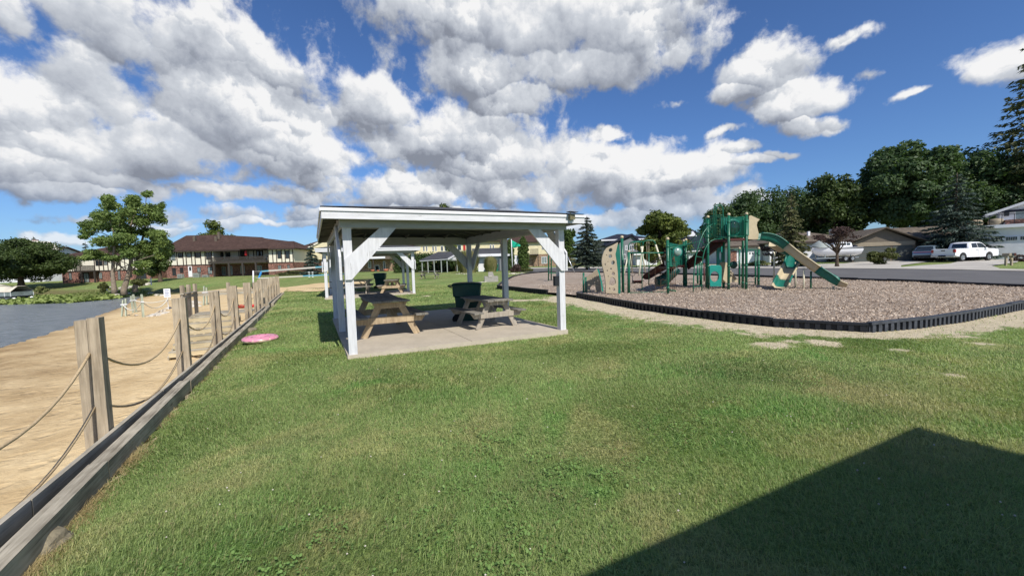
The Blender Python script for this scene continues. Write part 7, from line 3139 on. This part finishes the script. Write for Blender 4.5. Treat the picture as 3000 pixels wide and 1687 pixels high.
def pickup(loc, rz):
    t = thing('pickup_truck', 'white crew pickup truck parked before the white garage', 'pickup truck', tuple(loc), rz)
    # x forward, length 5.8
    wr = .41
    hw = .98
    fw, rw = 4.55, 1.05
    low = [(0, .55)] + [(rw - .52, .50)] + [(x, z) for x, z in arch_pts(rw, .50, .45)[::-1]][0:0]
    prof = [(0, .62), (rw - .50, .50)] + arch_pts(rw, .50, .42)[::-1] + [(rw + .50, .42), (fw - .50, .42)] + arch_pts(fw, .50, .42)[::-1] + [(fw + .5, .45), (5.72, .48), (5.80, .62), (5.80, 1.0), (5.70, 1.16), (4.3, 1.26), (4.25, 1.28), (2.15, 1.30), (2.14, .96), (0, .96)]
    side_body('body', prof, hw, 'car_white', t, .04)
    for s in (-1, 1):
        b = MB()
        pr = [(0, .62), (rw - .50, .50)] + arch_pts(rw, .50, .42)[::-1] + [(rw + .50, .42), (2.16, .42), (2.16, 1.30), (0, 1.30)]
        b.prism([(x, s * (hw - .1), z) for x, z in pr], (0, s * .104, 0))
        b.build('bed_side', MT['car_white'], t, bevel=.02)
    b = MB()
    b.box(-.004, .07, -hw + .1, hw - .1, .70, 1.28)
    b.build('tailgate_panel', MT['car_white'], t, bevel=.015)
    # bed hollow marked by rails and dark interior
    b = MB()
    b.box(.08, 2.10, -hw + .12, hw - .12, .965, .985)
    b.build('bed_liner', MT['rubber'], t)
    # cab loft
    b = MB()
    rows = []
    for x, z, w in ((2.12, 1.28, hw - .03), (2.22, 1.86, hw - .20), (2.6, 1.93, hw - .24), (3.5, 1.92, hw - .24), (3.85, 1.82, hw - .22), (4.45, 1.27, hw - .05)):
        rows.append([(x, -w, z), (x, -w * .6, z + .025), (x, 0, z + .035), (x, w * .6, z + .025), (x, w, z)])
    P = []
    for r_ in rows:
        w = r_[4][1]
        x = r_[0][0]
        P.append([(x, -(hw - .03), 1.25)] + r_ + [(x, hw - .03, 1.25)])
    b.grid(P)
    b.face([P[0][k] for k in range(7)])
    b.face([P[-1][k] for k in range(7)][::-1])
    cab = b.build('cab', MT['car_white'], t)
    for s in (-1, 1):
        def sp_(x, z):
            f = (z - 1.28) / .62
            return (x, s * ((hw - .03) * (1 - f) + (hw - .225) * f + .006), z)
        for poly in ([(2.28, 1.36), (2.36, 1.80), (3.02, 1.82), (3.02, 1.36)], [(3.12, 1.36), (3.12, 1.82), (3.52, 1.82), (3.80, 1.74), (4.18, 1.36)]):
            b = MB()
            b.prism([sp_(x, z) for x, z in poly], (0, s * .012, 0))
            b.build('side_window', MT['glass'], t)
        wheel(t, rw, s * (hw - .13), wr, .25, s)
        wheel(t, fw, s * (hw - .13), wr, .25, s)
        b = MB()
        b.box(-.02, .12, s * (hw - .09) - .1, s * (hw - .09) + .1, .92, 1.24)
        b.build('tail_light', MT['red_lamp'], t, bevel=.01)
        b = MB()
        b.box(3.95, 4.12, s * (hw + .02), s * (hw + .27), 1.36, 1.58) if s > 0 else b.box(3.95, 4.12, s * (hw + .27), s * (hw + .02), 1.36, 1.58)
        b.build('mirror', MT['dark_metal'], t, bevel=.02)
        b = MB()
        for x in (2.12, 3.06, 4.1):
            b.box(x - .008, x + .008, s * hw - .004, s * hw + .003, .50, 1.24)
        for x in (2.85, 3.85):
            b.box(x - .1, x + .1, s * hw - .01, s * hw + .025, 1.10, 1.14)
        b.build('door_handle', MT['dark_metal'], t)
        b = MB()
        b.box(5.70, 5.815, s * .78 - .17, s * .78 + .17, .88, 1.06)
        b.build('headlight', MT['metal'], t, bevel=.01)
    b = MB()
    b.prism([(2.085, -.62, 1.38), (2.085, .62, 1.38), (2.19, .58, 1.80), (2.19, -.58, 1.80)], (-.015, 0, 0))
    b.build('rear_window', MT['glass'], t)
    b = MB()
    b.prism([(4.40, -.80, 1.34), (4.40, .80, 1.34), (3.93, .70, 1.78), (3.93, -.70, 1.78)], (.05, 0, .03))
    b.build('windscreen', MT['glass'], t)
    b = MB()
    b.box(-.14, .04, -.95, .95, .48, .66)
    b.build('bumper', MT['metal'], t, bevel=.03)
    b = MB()
    b.box(-.16, -.141, -.3, .3, .50, .66)
    b.build('bumper_step', MT['rubber'], t)
    b = MB()
    b.box(-.02, -.005, -.82, .82, .72, 1.26)
    tg = b.build('tailgate', MT['car_white'], t, bevel=.004)
    b = MB()
    b.box(-.035, -.021, -.16, .16, 1.08, 1.17)
    b.build('handle', MT['rubber'], tg)
    return t


def suv(loc, rz):
    t = thing('parked_suv', 'pale blue hatchback car parked left of the white pickup', 'car', tuple(loc), rz)
    wr, hw = .36, .92
    rw, fw = .85, 3.6
    prof = [(0.05, .45), (rw - .44, .36)] + arch_pts(rw, .43, .36)[::-1] + [(rw + .44, .30), (fw - .44, .30)] + arch_pts(fw, .43, .36)[::-1] + [(fw + .46, .32), (4.5, .40), (4.58, .7), (4.45, .95), (3.4, 1.08), (.35, 1.12), (0.06, 1.05), (0, .7)]
    side_body('body', prof, hw, 'car_blue', t, .05)
    b = MB()
    P = []
    for x, z, w in ((.10, 1.08, hw - .06), (.55, 1.45, hw - .2), (1.0, 1.58, hw - .25), (1.9, 1.64, hw - .26), (2.5, 1.58, hw - .25), (3.45, 1.07, hw - .06)):
        P.append([(x, -(hw - .04), 1.02), (x, -w, z), (x, -w * .5, z + .03), (x, w * .5, z + .03), (x, w, z), (x, hw - .04, 1.02)])
    b.grid(P)
    b.build('cabin', MT['car_blue'], t)
    for s in (-1, 1):
        def sp_(x, z):
            f = (z - 1.08) / .5
            return (x, s * ((hw - .05) * (1 - f) + (hw - .245) * f + .01), z)
        b = MB()
        b.prism([sp_(x, z) for x, z in [(.62, 1.16), (.85, 1.42), (1.3, 1.52), (2.0, 1.56), (2.45, 1.49), (3.1, 1.14)]], (0, s * .012, 0))
        b.build('side_window', MT['glass'], t)
        wheel(t, rw, s * (hw - .12), wr, .22, s)
        wheel(t, fw, s * (hw - .12), wr, .22, s)
    b = MB()
    b.prism([(.13, -.72, 1.12), (.13, .72, 1.12), (.56, .6, 1.46), (.56, -.6, 1.46)], (-.03, 0, .02))
    b.build('rear_window', MT['glass'], t)
    b = MB()
    b.box(-.015, .06, -.86, .86, .90, .96)
    b.build('tail_light', MT['red_lamp'], t, bevel=.01)
    b = MB()
    b.box(-.05, .12, -.84, .84, .38, .56)
    b.build('bumper', MT['rubber'], t, bevel=.03)
    b = MB()
    b.box(.45, .75, -.6, .6, 1.50, 1.56)
    b.build('spoiler', MT['car_blue'], t, bevel=.02)
    return t


def on(px, py, Y):
    v = pt(px, py, Y)
    return v


pA_ = on(2775, 766, 42)
pickup(on(2762, 767, 41.5), R_(11))
suv(on(2707, 764, 44), R_(38))

# boat on a trailer in front of the long house
bt0 = on(2440, 766, 46)
bt = thing('trailered_boat', 'white powerboat with a grey cover on a trailer beside the brown garage', 'boat', tuple(bt0), .05)
s_ = 46 / FPX
LB = 130 * s_
rows = []
for i in range(15):
    u = i / 14
    x = -LB / 2 + LB * u
    k = min(1, (u * 2.6) ** .6) if u < .4 else 1
    w = 1.15 * k + .02
    zk = .55 + (1 - min(1, u / .3)) ** 2 * .55
    zs = 1.62 - .12 * u
    rows.append([(x, -w, zs), (x, -w * .97, zs - .32), (x, -w * .75, zk + .25), (x, 0, zk), (x, w * .75, zk + .25), (x, w * .97, zs - .32), (x, w, zs)])
b = MB()
b.grid(rows)
b.face(rows[-1])
b.face([q for r_ in rows for q in [r_[0]]] + [r_[6] for r_ in rows[::-1]])
b.build('hull', MT['car_white'], bt)
b = MB()
rows = []
for i in range(9):
    u = i / 8
    x = -LB * .46 + LB * .30 * u
    h = math.sin(math.pi * min(1, u * 1.1) * .9 + .1)
    rows.append([(x, -.95, 1.60), (x, -.6, 1.62 + .5 * h), (x, 0, 1.66 + .75 * h), (x, .6, 1.62 + .5 * h), (x, .95, 1.60)])
b.grid(rows)
b.build('cover', MT['ac'], bt)
b = MB()
b.box(-LB * .1, LB * .5, -1.17, -1.15, 1.38, 1.48)
b.build('stripe', MT['dark_metal'], bt)
cb_ = MB()
cb_.prism([(-LB * .16, -.85, 1.60), (LB * .30, -.85, 1.60), (LB * .27, -.85, 2.15), (-LB * .10, -.85, 2.15)], (0, 1.7, 0))
cbo = cb_.build('cabin', MT['car_white'], bt, bevel=.05)
cb_ = MB()
for k in range(4):
    x = -LB * .12 + k * LB * .095
    cb_.box(x, x + LB * .08, -.865, -.851, 1.78, 2.02)
cb_.build('cabin_window', MT['glass'], cbo)
b = MB()
b.box(-LB * .5, LB * .48, -.7, -.6, .35, .45)
b.box(-LB * .5, LB * .48, .6, .7, .35, .45)
for x in (-1.5, 0, 1.5):
    b.box(x - .05, x + .05, -.6, .6, .36, .44)
    for y in (-.65, .65):
        b.box(x - .04, x + .04, y - .03, y + .03, .45, .8)
b.build('trailer', MT['metal'], bt)
for x in (.6, 1.4):
    for s in (-1, 1):
        wheel(bt, x, s * .95, .30, .2, s)
b = MB()
b.box(LB * .44, LB * .52, -.3, .3, .7, 1.75)
b.build('outboard', MT['roof_navy'], bt, bevel=.06)

# mailboxes on a wooden stand
mb0 = gp(2955, 778)
ml = thing('mailbox_stand', 'wooden stand with small mailboxes at the roadside by the white house', 'mailbox stand', tuple(mb0), .1)
s_ = mb0.y / FPX
for x in (-10, 9):
    b = MB()
    b.bar((x * s_, 0, -.3), (x * s_, 0, 27 * s_), .12, .12)
    b.build('post', MT['old_wood'], ml)
b = MB()
b.bar((-14 * s_, 0, 28 * s_), (14 * s_, 0, 28 * s_), .35, .06)
b.bar((9 * s_, -.03, 15 * s_), (0 * s_, -.03, 26 * s_), .05, .08, up=(0, 1, 0))
b.build('shelf', MT['old_wood'], ml)
for k, (x, mt) in enumerate(((-7, 'tan_dark'), (1, 'dark_metal'), (8, 'maroon'))):
    b = MB()
    P = [(x * s_ - .12, -.22, 29 * s_), (x * s_ + .12, -.22, 29 * s_), (x * s_ + .12, -.22, 29 * s_ + .14), (x * s_ + .07, -.22, 29 * s_ + .2), (x * s_ - .07, -.22, 29 * s_ + .2), (x * s_ - .12, -.22, 29 * s_ + .14)]
    b.prism(P, (0, .45, 0))
    b.build('mailbox', MT[mt], ml)
# white post by the swings, second far vehicle, little posts
for (px, py, h, lab) in ((1948, 782, 16, 'short white post by the road right of the swings'), (1725, 791, 12, 'short white stake at the foot of the blue spruce'), (443, 831, 16, 'thin pale stake on the slope right of the locust trees'), (313, 846, 8, 'small white stake below the locust trunks')):
    q = gp(px, py) if px > 900 else pt(px, py, 56)
    b = MB()
    sc = q.y / FPX
    b.bar((0, 0, -.2), (0, 0, h * sc), .16 if px == 1948 else .1, .1)
    b.lathe((0, 0, h * sc), [(.09, 0), (.07, .04), (0, .06)], 8)
    o_ = b.build('marker_post', MT['white'], None)
    o_.location = q
    tag(o_, lab, 'post', 'small white posts')
for (px, lab) in ((906, 'left of two small white pipes on the lawn near the dark spruce'), (916, 'right of two small white pipes on the lawn near the dark spruce')):
    q = pt(px, 808, 60)
    b = MB()
    b.lathe((0, 0, -.2), [(.13, 0), (.13, .65), (.16, .66), (.16, .75), (0, .78)], 10)
    o_ = b.build('vent_pipe', MT['white'], None)
    o_.location = q
    tag(o_, lab, 'pipe', 'small white pipes')

# pontoon boat at the far left
pb0 = pt(22, 872, 55)
pb = thing('pontoon_boat', 'pontoon boat with cream covers moored among the lily pads', 'boat', (pb0.x, pb0.y, WZ), -.05)
b = MB()
for y in (-.95, .95):
    b.tube([(-4.2, y, .1), (-3.9, y, .1), (2.0, y, .12), (2.5, y, .3)], [.2, .33, .33, .05], 12)
b.build('pontoon', MT['metal'], pb)
b = MB()
b.box(-4.1, 2.3, -1.25, 1.25, .42, .52)
b.build('deck', MT['dark_metal'], pb)
b = MB()
for y in (-1.22, 1.19):
    b.box(-4.0, 2.2, y, y + .03, .56, 1.12)
b.box(2.17, 2.2, -1.19, 1.19, .56, 1.12)
b.box(-4.0, -3.97, -1.19, 1.19, .56, 1.12)
fe = b.build('fence_panel', MT['glass_light'], pb)
b = MB()
for y in (-1.25, 1.22):
    for k in range(8):
        x = -4.0 + 6.2 * k / 7
        b.box(x - .02, x + .02, y - .012, y + .042, .52, 1.15)
    b.box(-4.0, 2.2, y - .012, y + .042, 1.15, 1.2)
b.build('rail', MT['white'], pb)
rows = []
for i in range(21):
    u = i / 20
    x = -4.1 + 6.4 * u
    pk = abs(math.sin(u * math.pi * 2.6)) ** 1.3 * .55 + .12
    rows.append([(x, -1.3, 1.12), (x, -1.25, 1.22), (x, -.5, 1.22 + pk), (x, .5, 1.22 + pk), (x, 1.25, 1.22), (x, 1.3, 1.12)])
b = MB()
b.grid(rows)
b.build('cover', MT['canvas'], pb)
rows = []
for i in range(9):
    u = i / 8
    x = -3.9 + 2.8 * u
    z = 1.95 + .28 * math.sin(u * math.pi)
    rows.append([(x, -1.1, z - .08), (x, -.5, z), (x, .5, z), (x, 1.1, z - .08)])
b = MB()
b.grid(rows)
b.build('bimini_top', MT['canvas'], pb, solid=.04)
b = MB()
for y in (-1.1, 1.1):
    b.tube([(-2.6, y, 1.1), (-3.7, y, 1.95)], .02, 5)
    b.tube([(-2.6, y, 1.1), (-1.3, y, 1.95)], .02, 5)
b.build('bimini_frame', MT['metal'], pb)
